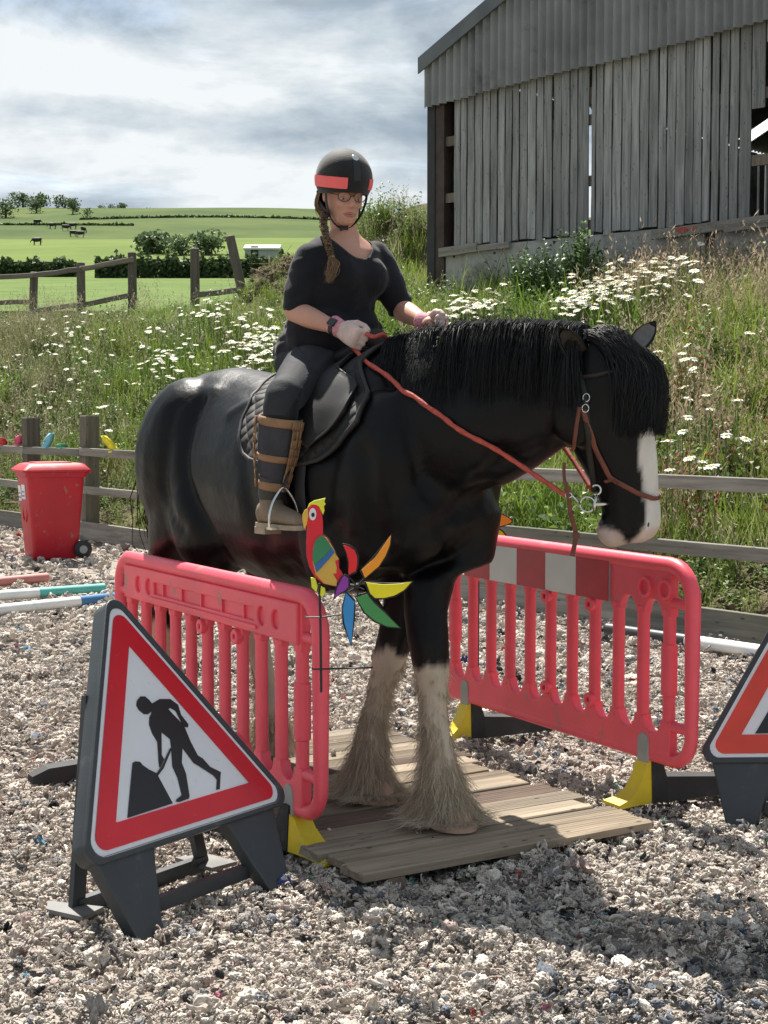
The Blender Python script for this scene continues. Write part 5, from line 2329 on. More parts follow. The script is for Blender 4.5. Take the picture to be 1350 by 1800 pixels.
def blade2(a, l, col, w=.055):
    pts = [(0.03, 0), (.25 * l, w * .8), (.6 * l, w), (l, .0), (.6 * l, -w * .35), (.25 * l, -w * .3)]
    pts = [(p.x, p.y) for p in catmull([V((x, y, 0)) for x, y in pts], 4)]
    me = curve_mesh('blade', [pts], cloth['black'], .005, .001, 1)
    b_ = put('blade', me, sp2)
    b_.location = hub2
    b_.rotation_euler = (PI / 2, -a, 0)
    inner = [((x - .5 * l) * .92 + .5 * l, y * .84 + .002) for x, y in pts]
    me2 = curve_mesh('blade_panel', [inner], cloth[col], .004, .001, 1)
    p_ = bpy.data.objects.new('blade_panel', me2)
    COL.objects.link(p_)
    p_.parent = b_
    p_.location = (0, 0, .004)
    return b_


for a, l, c in ((R(62), .215, 'scarlet'), (R(8), .165, 'orange'), (R(-40), .2, 'yellow'), (R(118), .2, 'violet'), (R(172), .2, 'sky'), (R(228), .2, 'leaf')):
    blade2(a, l, c)
mb = MB()
mb.tube([hub2 + V((0, .03, .02)), hub2 + V((0, .03, -.75))], .005, 8)
mb.build('stake', M['black'], sp2)
# ================================================================== THE HORSE
HW = V((.03, 5.95, 0))                                   # under the withers
HH = V((.6, -.8, 0))                                     # the way it walks
HL = V((.8, .6, 0))                                      # its left


def B(s, l, z): return HW + HH * s + HL * l + V((0, 0, z))


def ell(c, ax, ay, n=20, p=2.0, drop=0.0):
    """closed ring round c with half axes ax, ay (vectors)"""
    out = []
    for k in range(n):
        a = 2 * PI * k / n
        x, y = math.cos(a), math.sin(a)
        x = math.copysign(abs(x) ** (2 / p), x)
        y = math.copysign(abs(y) ** (2 / p), y)
        out.append(c + ax * x + ay * y)
    return out


hb = MB()
trunk = [(-1.60, 1.47, 1.14, .12), (-1.57, 1.58, 1.02, .22), (-1.47, 1.70, .93, .315), (-1.3, 1.775, .90, .365), (-1.12, 1.79, .90, .365), (-.92, 1.765, .91, .355), (-.7, 1.735, .865, .395),
         (-.45, 1.715, .845, .42), (-.2, 1.755, .86, .405), (0, 1.845, .90, .375), (.14, 1.80, .96, .335), (.25, 1.66, 1.01, .295), (.35, 1.50, 1.08, .225), (.41, 1.38, 1.16, .12)]
rings = []
for s, zt, zb, w in trunk:
    zc = (zt + zb) / 2 - .02
    ring = []
    for k in range(28):
        a = 2 * PI * k / 28
        x, y = math.cos(a), math.sin(a)
        up = y > 0
        pw = 2.15 if up else 2.25
        xx = math.copysign(abs(x) ** (2 / pw), x) * w
        yy = math.copysign(abs(y) ** (2 / pw), y) * ((zt - zc) if up else (zc - zb))
        if up and s > -.35: xx *= 1 - .38 * (abs(y) ** 1.5) * ss(-.35, .1, s)
        if up and s < -.9: xx *= 1 - .12 * abs(y)
        ring.append(B(s, xx, zc + yy))
    rings.append(ring)
hb.loft(rings)
for sd in (-1, 1):                                       # muscles of the quarters, shoulders, chest
    q = Matrix((HH, HL, V((0, 0, 1)))).transposed()
    hb.ball(B(-1.28, .17 * sd, 1.38), (.30, .225, .37), 16, 12, q @ Euler((0, .25, 0)).to_matrix())
    hb.ball(B(-1.02, .21 * sd, 1.15), (.24, .17, .30), 16, 12, q @ Euler((0, -.3, 0)).to_matrix())
    hb.ball(B(.13, .19 * sd, 1.30), (.23, .165, .38), 16, 12, q @ Euler((0, .32, 0)).to_matrix())
    hb.ball(B(.25, .12 * sd, 1.20), (.17, .14, .20), 14, 10, q)
    hb.ball(B(-.02, .25 * sd, 1.12), (.2, .12, .22), 14, 10, q)
# neck
nd = V((.86, -.5, .0)).normalized()


def nring(px, py, d, hpx, w, tilt=0.0, dirv=None):
    c = P(px, py, d)
    h = hpx / 2700 * d
    dv = (dirv or nd)
    lat = V((dv.y, -dv.x, 0)).normalized()
    upv = (V((0, 0, 1)) * math.cos(tilt) + dv * math.sin(tilt))
    out = []
    for k in range(24):
        a = 2 * PI * k / 24
        x, y = math.cos(a), math.sin(a)
        ww = w * (1 - .35 * max(y, 0) ** 1.4)
        out.append(c + lat * (x * ww) + upv * (y * h))
    return out


n0 = []
for k in range(24):
    a = 2 * PI * k / 24
    n0.append(B(.05 - .10 * math.sin(a), math.cos(a) * .25, 1.44 + .36 * math.sin(a)))
hb.loft([n0, nring(775, 732, 5.72, 150, .215, -.38, V((.7, -.71, 0))), nring(845, 722, 5.63, 140, .185, -.36, V((.78, -.62, 0))), nring(910, 705, 5.56, 122, .155, -.3), nring(970, 685, 5.51, 103, .13, -.25), nring(1020, 670, 5.48, 84, .112, -.1), nring(1050, 655, 5.45, 66, .10, .05)])
# head, nearly upright, in profile to the right
hf = V((.92, -.39, .0)).normalized()
hr = V((hf.y, -hf.x, 0))                                 # its right, towards the camera
HEAD_D = 5.44
HEAD = [(588, 1058, 24, .060), (604, 1056, 44, .092), (634, 1056, 63, .120), (668, 1057, 74, .132), (700, 1061, 78, .132), (735, 1066, 80, .124), (770, 1074, 77, .112), (805, 1084, 71, .099), (840, 1095, 62, .090), (870, 1104, 54, .086), (900, 1110, 52, .087), (925, 1112, 49, .086), (943, 1110, 40, .074), (954, 1106, 24, .045)]
rings = []
for y, x, hpx, w in HEAD:
    c = P(x, y, HEAD_D)
    hd = hpx / 2700 * HEAD_D * 1.02
    ring = []
    for k in range(24):
        a = 2 * PI * k / 24
        cx, cy = math.cos(a), math.sin(a)
        f = math.copysign(abs(cx) ** .9, cx)
        ww = w * (.80 if cx > .5 and y > 700 else 1)
        ring.append(c + hf * (f * hd) + hr * (math.copysign(abs(cy) ** .85, cy) * ww * (1 - .25 * max(-cx, 0) ** 2)))
    rings.append(ring)
hb.loft(rings)


def HP(px, py, lat=0.0, d=HEAD_D):
    """point of the head plane, lat metres to its right (towards us)"""
    return P(px, py, d) + hr * lat


for sd in (-1, 1):
    qh = Matrix((hf, hr, V((0, 0, 1)))).transposed()
    hb.ball(HP(1020, 728, .075 * sd), (.085, .055, .12), 14, 10, qh)             # jowl
    hb.ball(HP(1086, 706, .108 * sd), (.045, .03, .035), 12, 8, qh)              # brow over the eye
    hb.tube([HP(1082, 735, .112 * sd), HP(1108, 815, .088 * sd)], [.028, .015], 8)  # cheek ridge
    hb.ball(HP(1142, 918, .058 * sd), (.032, .026, .042), 12, 8, qh)             # nostril wing
hb.ball(HP(1078, 946, 0), (.055, .05, .034), 12, 8)      # lower lip and chin
hb.ball(HP(1062, 930, 0), (.035, .045, .035), 12, 8)
# ears, cupped


def ear(base, tip, w, facing):
    base, tip = V(base), V(tip)
    ax = (tip - base)
    side = ax.cross(V(facing)).normalized()
    fw = side.cross(ax).normalized() * -1
    rr = []
    for f, k in ((0, .55), (.25, .95), (.5, 1), (.75, .7), (1, .08)):
        c = base + ax * f
        rr.append([c + side * (math.cos(a) * w * k) + fw * ((math.sin(a) * w * k * .45) - (.35 * w * k * (1 if math.sin(a) > .3 else 0))) for a in [2 * PI * j / 10 for j in range(10)]])
    return rr


# legs


def leg(pts, base=None):
    hb.loft([ell(p, V((.72, .0, 0)) * 0 + HH * a, HL * b, 16) for p, a, b in pts])


FRR = [(B(.16, -.20, 1.22), .19, .13), (B(.14, -.19, 1.02), .145, .115), (P(722, 1010, 5.98), .108, .095), (P(708, 1075, 5.98), .088, .078), (P(697, 1118, 5.98), .082, .075), (P(684, 1160, 5.98), .075, .068), (P(668, 1210, 5.99), .052, .046), (P(655, 1275, 6.0), .050, .044), (P(648, 1335, 6.0), .062, .056), (P(646, 1365, 6.0), .065, .06)]
FLR = [(B(.22, .17, 1.22), .19, .13), (B(.26, .13, 1.02), .145, .115), (P(757, 1010, 5.76), .110, .095), (P(748, 1075, 5.71), .090, .080), (P(752, 1125, 5.67), .082, .078), (P(758, 1170, 5.66), .075, .070), (P(762, 1230, 5.65), .052, .048), (P(770, 1300, 5.63), .050, .046), (P(780, 1365, 5.61), .062, .058), (P(788, 1395, 5.60), .066, .06)]
HIR = [(B(-1.22, -.20, 1.25), .26, .16), (B(-1.30, -.20, 1.02), .20, .13), (B(-1.42, -.19, .84), .125, .095), (B(-1.52, -.18, .68), .10, .075), (B(-1.53, -.18, .58), .085, .065), (B(-1.50, -.18, .44), .055, .05), (B(-1.47, -.18, .28), .055, .05), (B(-1.46, -.18, .16), .065, .06)]
HIL = [(B(-1.12, .18, 1.25), .26, .16), (B(-1.08, .17, 1.02), .20, .13), (B(-1.12, .15, .84), .125, .095), (B(-1.22, .13, .68), .10, .075), (B(-1.22, .13, .58), .085, .065), (B(-1.15, .13, .44), .055, .05), (B(-1.08, .13, .28), .055, .05), (B(-1.06, .13, .17), .065, .06)]
for l_ in (FRR, FLR, HIR, HIL): leg(l_)
M['horse'] = None
mh, th, bh = new_mat('horse coat')
M['horse'] = mh
at = N(th, 'ShaderNodeAttribute')
at.attribute_name = 'coat'
tc = N(th, 'ShaderNodeTexCoord')
mp = N(th, 'ShaderNodeMapping')
mp.inputs['Scale'].default_value = (9, 9, 3)
L(th, tc.outputs['Object'], mp.inputs[0])
n1 = N(th, 'ShaderNodeTexNoise')
n1.inputs['Scale'].default_value = 2.0
n1.inputs['Detail'].default_value = 8
L(th, mp.outputs[0], n1.inputs['Vector'])
mr = N(th, 'ShaderNodeMapRange')
mr.inputs[3].default_value = .75
mr.inputs[4].default_value = 1.25
L(th, n1.outputs['Fac'], mr.inputs[0])
mx = N(th, 'ShaderNodeMixRGB', blend_type='MULTIPLY')
mx.inputs[0].default_value = 1
L(th, at.outputs['Color'], mx.inputs[1])
L(th, mr.outputs[0], mx.inputs[2])
L(th, mx.outputs[0], bh.inputs['Base Color'])
bh.inputs['Roughness'].default_value = .40
bh.inputs['Specular IOR Level'].default_value = .20
n2 = N(th, 'ShaderNodeTexNoise')
n2.inputs['Scale'].default_value = 260
n2.inputs['Detail'].default_value = 3
mp2 = N(th, 'ShaderNodeMapping')
mp2.inputs['Scale'].default_value = (1, 1, .22)
L(th, tc.outputs['Object'], mp2.inputs[0])
L(th, mp2.outputs[0], n2.inputs['Vector'])
n3 = N(th, 'ShaderNodeTexNoise')
n3.inputs['Scale'].default_value = 9
n3.inputs['Detail'].default_value = 4
L(th, tc.outputs['Object'], n3.inputs['Vector'])
bp = N(th, 'ShaderNodeBump')
bp.inputs['Strength'].default_value = .22
bp.inputs['Distance'].default_value = .003
L(th, n2.outputs['Fac'], bp.inputs['Height'])
bp3 = N(th, 'ShaderNodeBump')
bp3.inputs['Strength'].default_value = .4
bp3.inputs['Distance'].default_value = .02
L(th, n3.outputs['Fac'], bp3.inputs['Height'])
L(th, bp.outputs[0], bp3.inputs['Normal'])
L(th, bp3.outputs[0], bh.inputs['Normal'])

horse = thing('horse', 'black heavy draught horse with white blaze and feathered white legs walking over planks', 'horse', HW + V((0, 0, .07)))
hbody = organic(hb, 'body', M['horse'], .015, 7, horse, .55)


def coat_paint(o):
    me = o.data
    a = me.attributes.new('coat', 'FLOAT_COLOR', 'POINT')
    vals = []
    blk, wht, pink = V((.0028, .0028, .0034)), V((.62, .59, .55)), V((.52, .41, .36))
    beige = V((.50, .425, .335))
    head_axis = [P(x, y, HEAD_D) for y, x, h_, w in HEAD]
    for v in me.vertices:
        p = v.co
        c = blk
        u, w_ = photo_px(p.x, p.y, p.z)
        rel = p - P(1080, 780, HEAD_D)
        lat = rel.dot(hr)
        fw = rel.dot(hf)
        if p.z < .95 and p.y < 6.35 and p.x < .6 and u < 860:                  # front legs
            edge = .655 + .05 * noise.noise(V((p.x * 14, p.y * 14, p.z * 5))) + .02 * noise.noise(V((p.x * 60, p.y * 60, 2)))
            c = blk.lerp(beige, ss(edge + .02, edge - .02, p.z))
        elif p.z < .9 and p.y >= 6.35:
            edge = .62 + .06 * noise.noise(V((p.x * 14, p.y * 14, p.z * 5)))
            c = blk.lerp(beige, ss(edge + .02, edge - .02, p.z))
        elif fw > -.2 and abs(lat) < .2 and p.x > .75 and p.y < 5.8:
            # blaze: on the front of the face, wider over the nose, and the pale muzzle
            zz = (w_ - 700) / 250
            cen = P(lerp_pts([(y, x) for y, x, _, _ in HEAD], w_), w_, HEAD_D)
            front = (p - cen).dot(hf)
            hd = lerp_pts([(y, h_) for y, x, h_, _ in HEAD], w_) / 2700 * HEAD_D
            f = front / max(hd, .01)
            ang = math.atan2((p - cen).dot(hr), max(front, 1e-4)) if front > 0 else 3
            nn = noise.noise(V((p.x * 22, p.y * 22, p.z * 12))) * .10
            wdt = lerp_pts([(600, .28), (700, .42), (800, .56), (870, .62), (905, .72), (940, .9)], w_)
            k = ss(wdt + .06, wdt - .06, abs(ang) + nn) if front > 0 else 0
            low = ss(921, 934, w_ + nn * 60 - 26 * math.exp(-((f - .12) / .42) ** 2))
            # dark nostril patch comes down between pale nose and pale lip
            c = blk.lerp(wht, max(k, 0))
            if w_ > 905: c = c.lerp(pink, low * .85)
            if k > 0 and w_ > 915: c = c.lerp(pink, .45 * ss(915, 945, w_))
        vals += [c.x, c.y, c.z, 1]
    a.data.foreach_set('color', vals)


def sculpt(o, strokes):
    """push grooves (negative) and ridges along paths over the body"""
    me = o.data
    me.update()
    nrm = [v.normal.copy() for v in me.vertices]
    for path, dep, rad in strokes:
        fine = catmull(path, 5) if len(path) > 1 else path
        for v in me.vertices:
            if (v.co - fine[len(fine) // 2]).length > 1.0: continue
            d = min((v.co - q).length_squared for q in fine)
            if d < rad * rad * 9: v.co += nrm[v.index] * dep * math.exp(-d / (rad * rad))
    me.update()


def coat_ray(pts):
    me = hbody.data
    t = BVHTree.FromPolygons([v.co for v in me.vertices], [tuple(p.vertices) for p in me.polygons])
    out = []
    for px, py in pts:
        h = t.ray_cast(V((0, 0, CAM_H)), ray(px, py).normalized())[0]
        if h: out.append(h)
    return out


sculpt(hbody, [
    (coat_ray([(352, 706), (330, 760), (322, 820), (336, 880), (368, 930), (392, 965)]), -.030, .040),
    (coat_ray([(306, 720), (290, 790), (292, 870), (318, 930)]), -.014, .035),
    (coat_ray([(372, 690)]), .014, .06),
    (coat_ray([(405, 728), (432, 712), (452, 708)]), .012, .035),
    (coat_ray([(430, 800), (440, 880), (470, 950)]), -.012, .05),
    (coat_ray([(880, 800), (850, 860), (800, 905), (752, 935)]), -.022, .045),
    (coat_ray([(640, 800), (650, 880), (668, 950)]), -.020, .045),
    (coat_ray([(700, 720), (735, 800), (752, 870)]), -.012, .05),
    (coat_ray([(945, 785), (890, 812), (835, 840)]), -.014, .03),
    (coat_ray([(706, 960), (716, 1020)]), .012, .03),
    (coat_ray([(772, 960), (768, 1030)]), .012, .03),
    (coat_ray([(600, 940), (560, 985), (510, 1000)]), -.010, .04),
    (coat_ray([(1090, 740), (1108, 800), (1118, 840)]), .006, .014),
    (coat_ray([(1030, 770), (1050, 830), (1062, 870)]), -.006, .018),
    (coat_ray([(1100, 912), (1112, 935)]), -.006, .012),
])
coat_paint(hbody)
bpy.context.view_layer.update()


def bvh_of(o):
    me = o.data
    m = o.matrix_world if o.parent is None else mw(o)
    return BVHTree.FromPolygons([m @ v.co for v in me.vertices], [tuple(p.vertices) for p in me.polygons])


HB = bvh_of(hbody)


def on_horse(px, py, off=.006):
    """the point of the horse seen at a photo pixel, lifted off the coat"""
    d = ray(px, py).normalized()
    h, n, i, t = HB.ray_cast(V((0, 0, CAM_H)), d)
    if h is None: return None
    if n.dot(d) > 0: n = -n
    return h + n * off, n


# ears as parts
M['earskin'] = plain('ear inside', (.16, .14, .135), .7, .2, 20)
M['hairblack'] = None


def ear_part(base, tip, w, facing, inside):
    mb = MB()
    base, tip = V(base), V(tip)
    ax = tip - base
    side = ax.cross(V(facing)).normalized()
    fw = V(facing) - ax.normalized() * ax.normalized().dot(V(facing))
    fw.normalize()
    rows = []
    for f, k in ((-.12, .7), (0, .8), (.2, .98), (.42, 1), (.65, .80), (.85, .45), (1, .06)):
        c = base + ax * f
        outer = [c + side * (math.cos(a) * w * k) - fw * (math.sin(a) * w * k * .75) for a in [PI * j / 8 for j in range(9)]]
        inner = [c + side * (math.cos(a) * w * k * .86) - fw * (math.sin(a) * w * k * .58) for a in [PI * j / 8 for j in range(8, -1, -1)]]
        rows.append(outer + inner)
    n = len(rows[0])
    mb.loft(rows)
    e = mb.build('ear', M['horse_dark'], horse, sm=60)
    mb = MB()
    rows = []
    for f, k in ((0, .8), (.2, .98), (.42, 1), (.65, .80), (.82, .45)):
        c = base + ax * f
        rows.append([c + side * (math.cos(a) * w * k * .80) - fw * (math.sin(a) * w * k * .50 - .004) for a in [PI * j / 8 for j in range(9)]])
    for i in range(len(rows) - 1):
        for j in range(8):
            mb.add([rows[i][j], rows[i][j + 1], rows[i + 1][j + 1], rows[i + 1][j]], [(0, 1, 2, 3)])
    mb.build('ear_lining', inside, e, sm=0)


M['horse_dark'] = plain('dark coat', (.005, .005, .005), .6, .3, 12)
M['earnear'] = plain('dark ear hair', (.030, .022, .018), .8, .3, 30)
M['earpale'] = plain('pale ear hair', (.20, .185, .175), .8, .2, 30)
ear_part(HP(1108, 606, -.085), HP(1141, 561, -.10), .040, V((-.45, -.85, .1)), M['earpale'])
ear_part(HP(1036, 628, .105), HP(1010, 582, .205), .046, V((.35, -.9, .1)), M['earnear'])
# eyes
M['nostril'] = plain('nostril skin', (.05, .03, .028), .6, .2, 20)
M['eye'] = plain('eye', (.012, .008, .006), .06, .2, 10)
for sd in (1, -1):
    mb = MB()
    mb.ball(HP(1083, 722, .112 * sd), .024, 14, 10)
    mb.build('eye', M['eye'], horse, sm=0)
# nostril and mouth
for sd in (1, -1):
    mb = MB()
    mb.ball(HP(1146, 918, .076 * sd), (.010, .006, .016), 10, 8, Matrix((hf, hr, V((0, 0, 1)))).transposed())
    mb.build('nostril', M['nostril'], horse, sm=0)
# hooves
M['hoof'] = plain('pale hoof', (.42, .27, .19), .55, .2, 10, .1, 50)


def hoof(c, fwd, z0):
    fwd = V(fwd).normalized()
    lt = V((-fwd.y, fwd.x, 0))
    mb = MB()
    rr = []
    for z, a, b, sh_ in ((z0, .096, .080, .026), (z0 + .02, .092, .078, .022), (z0 + .075, .08, .07, .0), (z0 + .10, .066, .06, -.012)):
        rr.append(ell(V((c.x, c.y, z)) + fwd * sh_, fwd * a, lt * b, 18))
    mb.loft(rr)
    mb.build('hoof', M['hoof'], horse, sm=40)


DECKZ = .058
hoof(P(654, 1372, 6.0), HH, DECKZ)
hoof(P(790, 1405, 5.6), HH, DECKZ)
hoof(B(-1.45, -.18, .1), HH, .01)
hoof(B(-1.03, .13, .1), HH, .02)


# ------------------------------------------------------------------ hair: thin tapering strands
def hair_mat(name, c0, c1, rough=.42, spec=.5, trans=0):
    m, t, b = new_mat(name)
    ge = N(t, 'ShaderNodeNewGeometry')
    rp = N(t, 'ShaderNodeValToRGB')
    rp.color_ramp.elements[0].color = tuple(c0) + (1,)
    rp.color_ramp.elements[1].color = tuple(c1) + (1,)
    L(t, ge.outputs['Random Per Island'], rp.inputs[0])
    L(t, rp.outputs[0], b.inputs['Base Color'])
    b.inputs['Roughness'].default_value = rough
    b.inputs['Specular IOR Level'].default_value = spec
    return m


M['mane'] = hair_mat('black mane', (.004, .004, .005), (.015, .0145, .015), .52, .3)
M['feather'] = hair_mat('feather hair', (.37, .29, .20), (.76, .66, .52), .8, .12)
hrnd = random.Random(21)


def strand(mb, pts, w):
    """three-sided tapering hair lock"""
    n = len(pts)
    b = len(mb.v)
    for i, p in enumerate(pts):
        t = (pts[min(i + 1, n - 1)] - pts[max(i - 1, 0)]).normalized()
        a = t.cross(V((.3, .8, .5))).normalized()
        c = t.cross(a)
        k = w * (1 - (i / (n - 1)) ** 1.6 * .85) * (.6 if i == 0 else 1)
        for j in range(3):
            q = 2 * PI * j / 3
            mb.v.append(p + a * (math.cos(q) * k) + c * (math.sin(q) * k))
    for i in range(n - 1):
        for j in range(3):
            mb.f.append((b + i * 3 + j, b + i * 3 + (j + 1) % 3, b + (i + 1) * 3 + (j + 1) % 3, b + (i + 1) * 3 + j))


def raw(mb, name, mat, parent):
    me = bpy.data.meshes.new(name)
    me.from_pydata([tuple(v) for v in mb.v], [], mb.f)
    me.materials.append(mat)
    smooth(me)
    return put(name, me, parent)


def settle(p, off):
    """keep a hair point outside the coat"""
    h, n, i, d = HB.find_nearest(p)
    if h is None: return p
    if (p - h).dot(n) < off: return h + n * off
    return p


# mane: from the crest, over to the right side (towards us)
mane = MB()
crest = catmull([B(.02, 0, 1.845), P(752, 592, 5.86), P(810, 583, 5.72), P(870, 578, 5.64), P(930, 577, 5.57), P(985, 579, 5.52), P(1035, 584, 5.47)], 12)
crest = [settle(p + V((0, 0, .03)), .0) for p in crest]


def crest_at(f):
    i = f * (len(crest) - 1)
    k = min(int(i), len(crest) - 2)
    return crest[k].lerp(crest[k + 1], i - k)


near = V((-.45, -.89, 0)).normalized()
lockf = [hrnd.random() for _ in range(70)]
for q in range(6500):
    lock = hrnd.choice(lockf)
    f = min(max(lock + hrnd.gauss(0, .012), 0), 1)
    root = crest_at(f) + V((0, 0, -.012)) + near * hrnd.uniform(-.03, .035)
    rs = random.Random(int(lock * 1e6))
    ln = (.23 + .14 * ss(0, .25, f)) * rs.uniform(.74, 1.15) * hrnd.uniform(.8, 1.05)
    sway = rs.gauss(0, .10)
    pts = [root]
    p = root.copy()
    d = (near * hrnd.uniform(.7, 1.0) + V((0, 0, hrnd.uniform(-.1, .22)))).normalized()
    n = 7
    jit = V((hrnd.gauss(0, .04), hrnd.gauss(0, .04), 0))
    for i in range(n):
        p = p + d * (ln / n)
        p = settle(p, .006 + .014 * hrnd.random())
        pts.append(p.copy())
        d = (d + V((0, 0, -.65)) + nd * sway * .5 + jit).normalized()
    strand(mane, pts, hrnd.uniform(.0010, .0022))
for q in range(160):                                     # short fly-away hair along the top
    f = hrnd.random()
    root = crest_at(f)
    d = V((hrnd.gauss(0, .6), hrnd.gauss(0, .6), 1)).normalized()
    strand(mane, [root, root + d * .02, root + d * .035 + V((hrnd.gauss(0, .01), hrnd.gauss(0, .01), 0))], .0016)
raw(mane, 'mane', M['mane'], horse)
# forelock: a thick fringe falling down the face
fl = MB()
for q in range(5000):
    a = hrnd.random()
    root = HP(1034 + 76 * a, 586 + 16 * a * a + hrnd.uniform(-5, 4), hrnd.uniform(-.07, .085))
    lat = hrnd.gauss(.02, .055)
    tip = HP(1092 + 76 * min(1, max(0, a + hrnd.gauss(0, .10))), 768 - abs(hrnd.gauss(0, 22)), lat + .01)
    out = hf * (.025 + .03 * hrnd.random())
    pts = [root]
    for i in range(1, 8):
        f = i / 7
        g = f ** .9
        p = root.lerp(tip, g) + out * math.sin(PI * min(f * 1.05, 1)) * 1.15 + V((0, 0, .035 * math.sin(PI * f)))
        p = settle(p, .005 + .03 * hrnd.random())
        pts.append(p)
    strand(fl, pts, hrnd.uniform(.0011, .0022))
raw(fl, 'forelock', M['mane'], horse)
# tail
tl = MB()
dock = B(-1.57, -.05, 1.52)
for q in range(1500):
    a, b = hrnd.gauss(0, .03), hrnd.gauss(0.03, .02)
    root = dock + HL * a + HH * b
    ln = hrnd.uniform(.56, .80)
    pts = [root]
    for i in range(1, 8):
        f = i / 7
        pts.append(root + V((0, 0, -ln * f)) - HH * (.012 * math.sin(min(f * 2.4, 1.57)) - .05 * f + hrnd.gauss(0, .006)) + HL * (a * 1.5 * math.sin(PI * f) + hrnd.gauss(0, .008)) - HL * .05 * f)
    strand(tl, pts, hrnd.uniform(.002, .004))
raw(tl, 'tail', M['mane'], horse)
# feather on the four legs


def feather(path, z_top, back, n, bell, ztip, seedn):
    """hair hanging round a leg: path = leg centres from the knee down"""
    r = random.Random(seedn)
    mb = MB()
    zs = [p.z for p, _, _ in path]

    def centre(z):
        for (p, a, b), (p2, a2, b2) in zip(path, path[1:]):
            if p2.z <= z <= p.z:
                f = (z - p2.z) / max(p.z - p2.z, 1e-5)
                return p2.lerp(p, f), a2 + (a - a2) * f, b2 + (b - b2) * f
        return path[-1] if z < path[-1][0].z else path[0]
    zb = path[-1][0].z
    for q in range(n):
        u = r.random() ** .70
        z = z_top + (zb - .05 - z_top) * u
        c, a, b = centre(z)
        t = r.uniform(0, 2 * PI)
        bk = (1 - math.cos(t)) / 2                       # 1 behind the leg
        if r.random() > .45 + .55 * bk + .3 * u: continue
        d = HH * math.cos(t) + HL * math.sin(t)
        root = V((c.x, c.y, z)) + HH * math.cos(t) * a * .8 + HL * math.sin(t) * b * .8
        e = u ** 2.7
        ln = (.05 + .125 * e + .06 * bk * u) * r.uniform(.7, 1.25)
        flare = (.02 + 1.15 * e + .35 * bk * u) * bell * r.uniform(.4, 1.3)
        lk = random.Random(int(t * 5.5) * 91 + int(u * 17) * 7 + seedn)
        wav = V((lk.gauss(0, .55) + r.gauss(0, .12), lk.gauss(0, .55) + r.gauss(0, .12), lk.gauss(0, .2)))
        ln *= lk.uniform(.75, 1.25)
        p = root
        pts = [p]
        dv = (d * (.12 + flare) + V((0, 0, -.9)) + wav * .30).normalized()
        for i in range(6):
            p = p + dv * (ln / 6)
            if p.z < ztip + .006 + r.random() * .02: p = V((p.x + d.x * .006, p.y + d.y * .006, ztip + .006 + r.random() * .018))
            pts.append(p)
            w2 = V((r.gauss(0, .22), r.gauss(0, .22), 0))
            dv = (dv + V((0, 0, -.10 - .12 * e)) + wav * .12 + w2 - d * .06).normalized()
        strand(mb, pts, r.uniform(.0005, .0013))
    return raw(mb, 'feather', M['feather'], horse)


feather(FRR[4:], .67, None, 14500, .95, DECKZ + .015, 1)
feather(FLR[4:], .66, None, 14500, .82, DECKZ + .015, 2)
feather(HIR[4:], .56, None, 4200, 1.0, .02, 3)
feather(HIL[4:], .56, None, 4200, 1.0, .03, 4)
# ================================================================== TACK AND RIDER
M['leather'] = plain('dark leather', (.009, .008, .008), .6, .3, 14, .04, 120)
M['brownleather'] = plain('brown leather', (.135, .038, .020), .5, .3, 20, .15, 150)
M['rope'] = plain('red rope rein', (.47, .080, .055), .7, .25, 60, .4, 240)
M['steel'] = plain('bright steel', (.62, .62, .60), .22, .1, 10, metal=1)

# ---- saddle cloth: a quilted pad laid over the horse's back
mq, tq_, bq_ = new_mat('quilted cloth')
at = N(tq_, 'ShaderNodeAttribute')
at.attribute_name = 'pad'
mpq = N(tq_, 'ShaderNodeMapping')
mpq.inputs['Rotation'].default_value = (0, 0, R(45))
L(tq_, at.outputs['Vector'], mpq.inputs[0])
sepq = N(tq_, 'ShaderNodeSeparateXYZ')
L(tq_, mpq.outputs[0], sepq.inputs[0])
prod = None
hs = []
for i in range(2):
    m1 = N(tq_, 'ShaderNodeMath', operation='MULTIPLY')
    m1.inputs[1].default_value = PI / .048
    L(tq_, sepq.outputs[i], m1.inputs[0])
    m2 = N(tq_, 'ShaderNodeMath', operation='SINE')
    L(tq_, m1.outputs[0], m2.inputs[0])
    m3 = N(tq_, 'ShaderNodeMath', operation='ABSOLUTE')
    L(tq_, m2.outputs[0], m3.inputs[0])
    m4 = N(tq_, 'ShaderNodeMath', operation='POWER')
    m4.inputs[1].default_value = .5
    L(tq_, m3.outputs[0], m4.inputs[0])
    hs.append(m4.outputs[0])
mm = N(tq_, 'ShaderNodeMath', operation='MULTIPLY')
L(tq_, hs[0], mm.inputs[0])
L(tq_, hs[1], mm.inputs[1])
bpq = N(tq_, 'ShaderNodeBump')
bpq.inputs['Strength'].default_value = .9
bpq.inputs['Distance'].default_value = .012
L(tq_, mm.outputs[0], bpq.inputs['Height'])
L(tq_, bpq.outputs[0], bq_.inputs['Normal'])
bq_.inputs['Base Color'].default_value = (.012, .011, .011, 1)
bq_.inputs['Roughness'].default_value = .75
M['quilt'] = mq
M['binding'] = plain('cloth binding', (.022, .021, .022), .7, .2, 20)


def pad_coord(px, py):
    h = on_horse(px, py, 0)
    rel = h[0] - HW
    s, l, z = rel.dot(HH), rel.dot(HL), h[0].z
    return s, math.degrees(math.atan2(abs(l), z - 1.25))


def inside(poly, x, y):
    c = False
    for (x0, y0), (x1, y1) in zip(poly, poly[1:] + poly[:1]):
        if (y0 > y) != (y1 > y) and x < (x1 - x0) * (y - y0) / (y1 - y0) + x0: c = not c
    return c


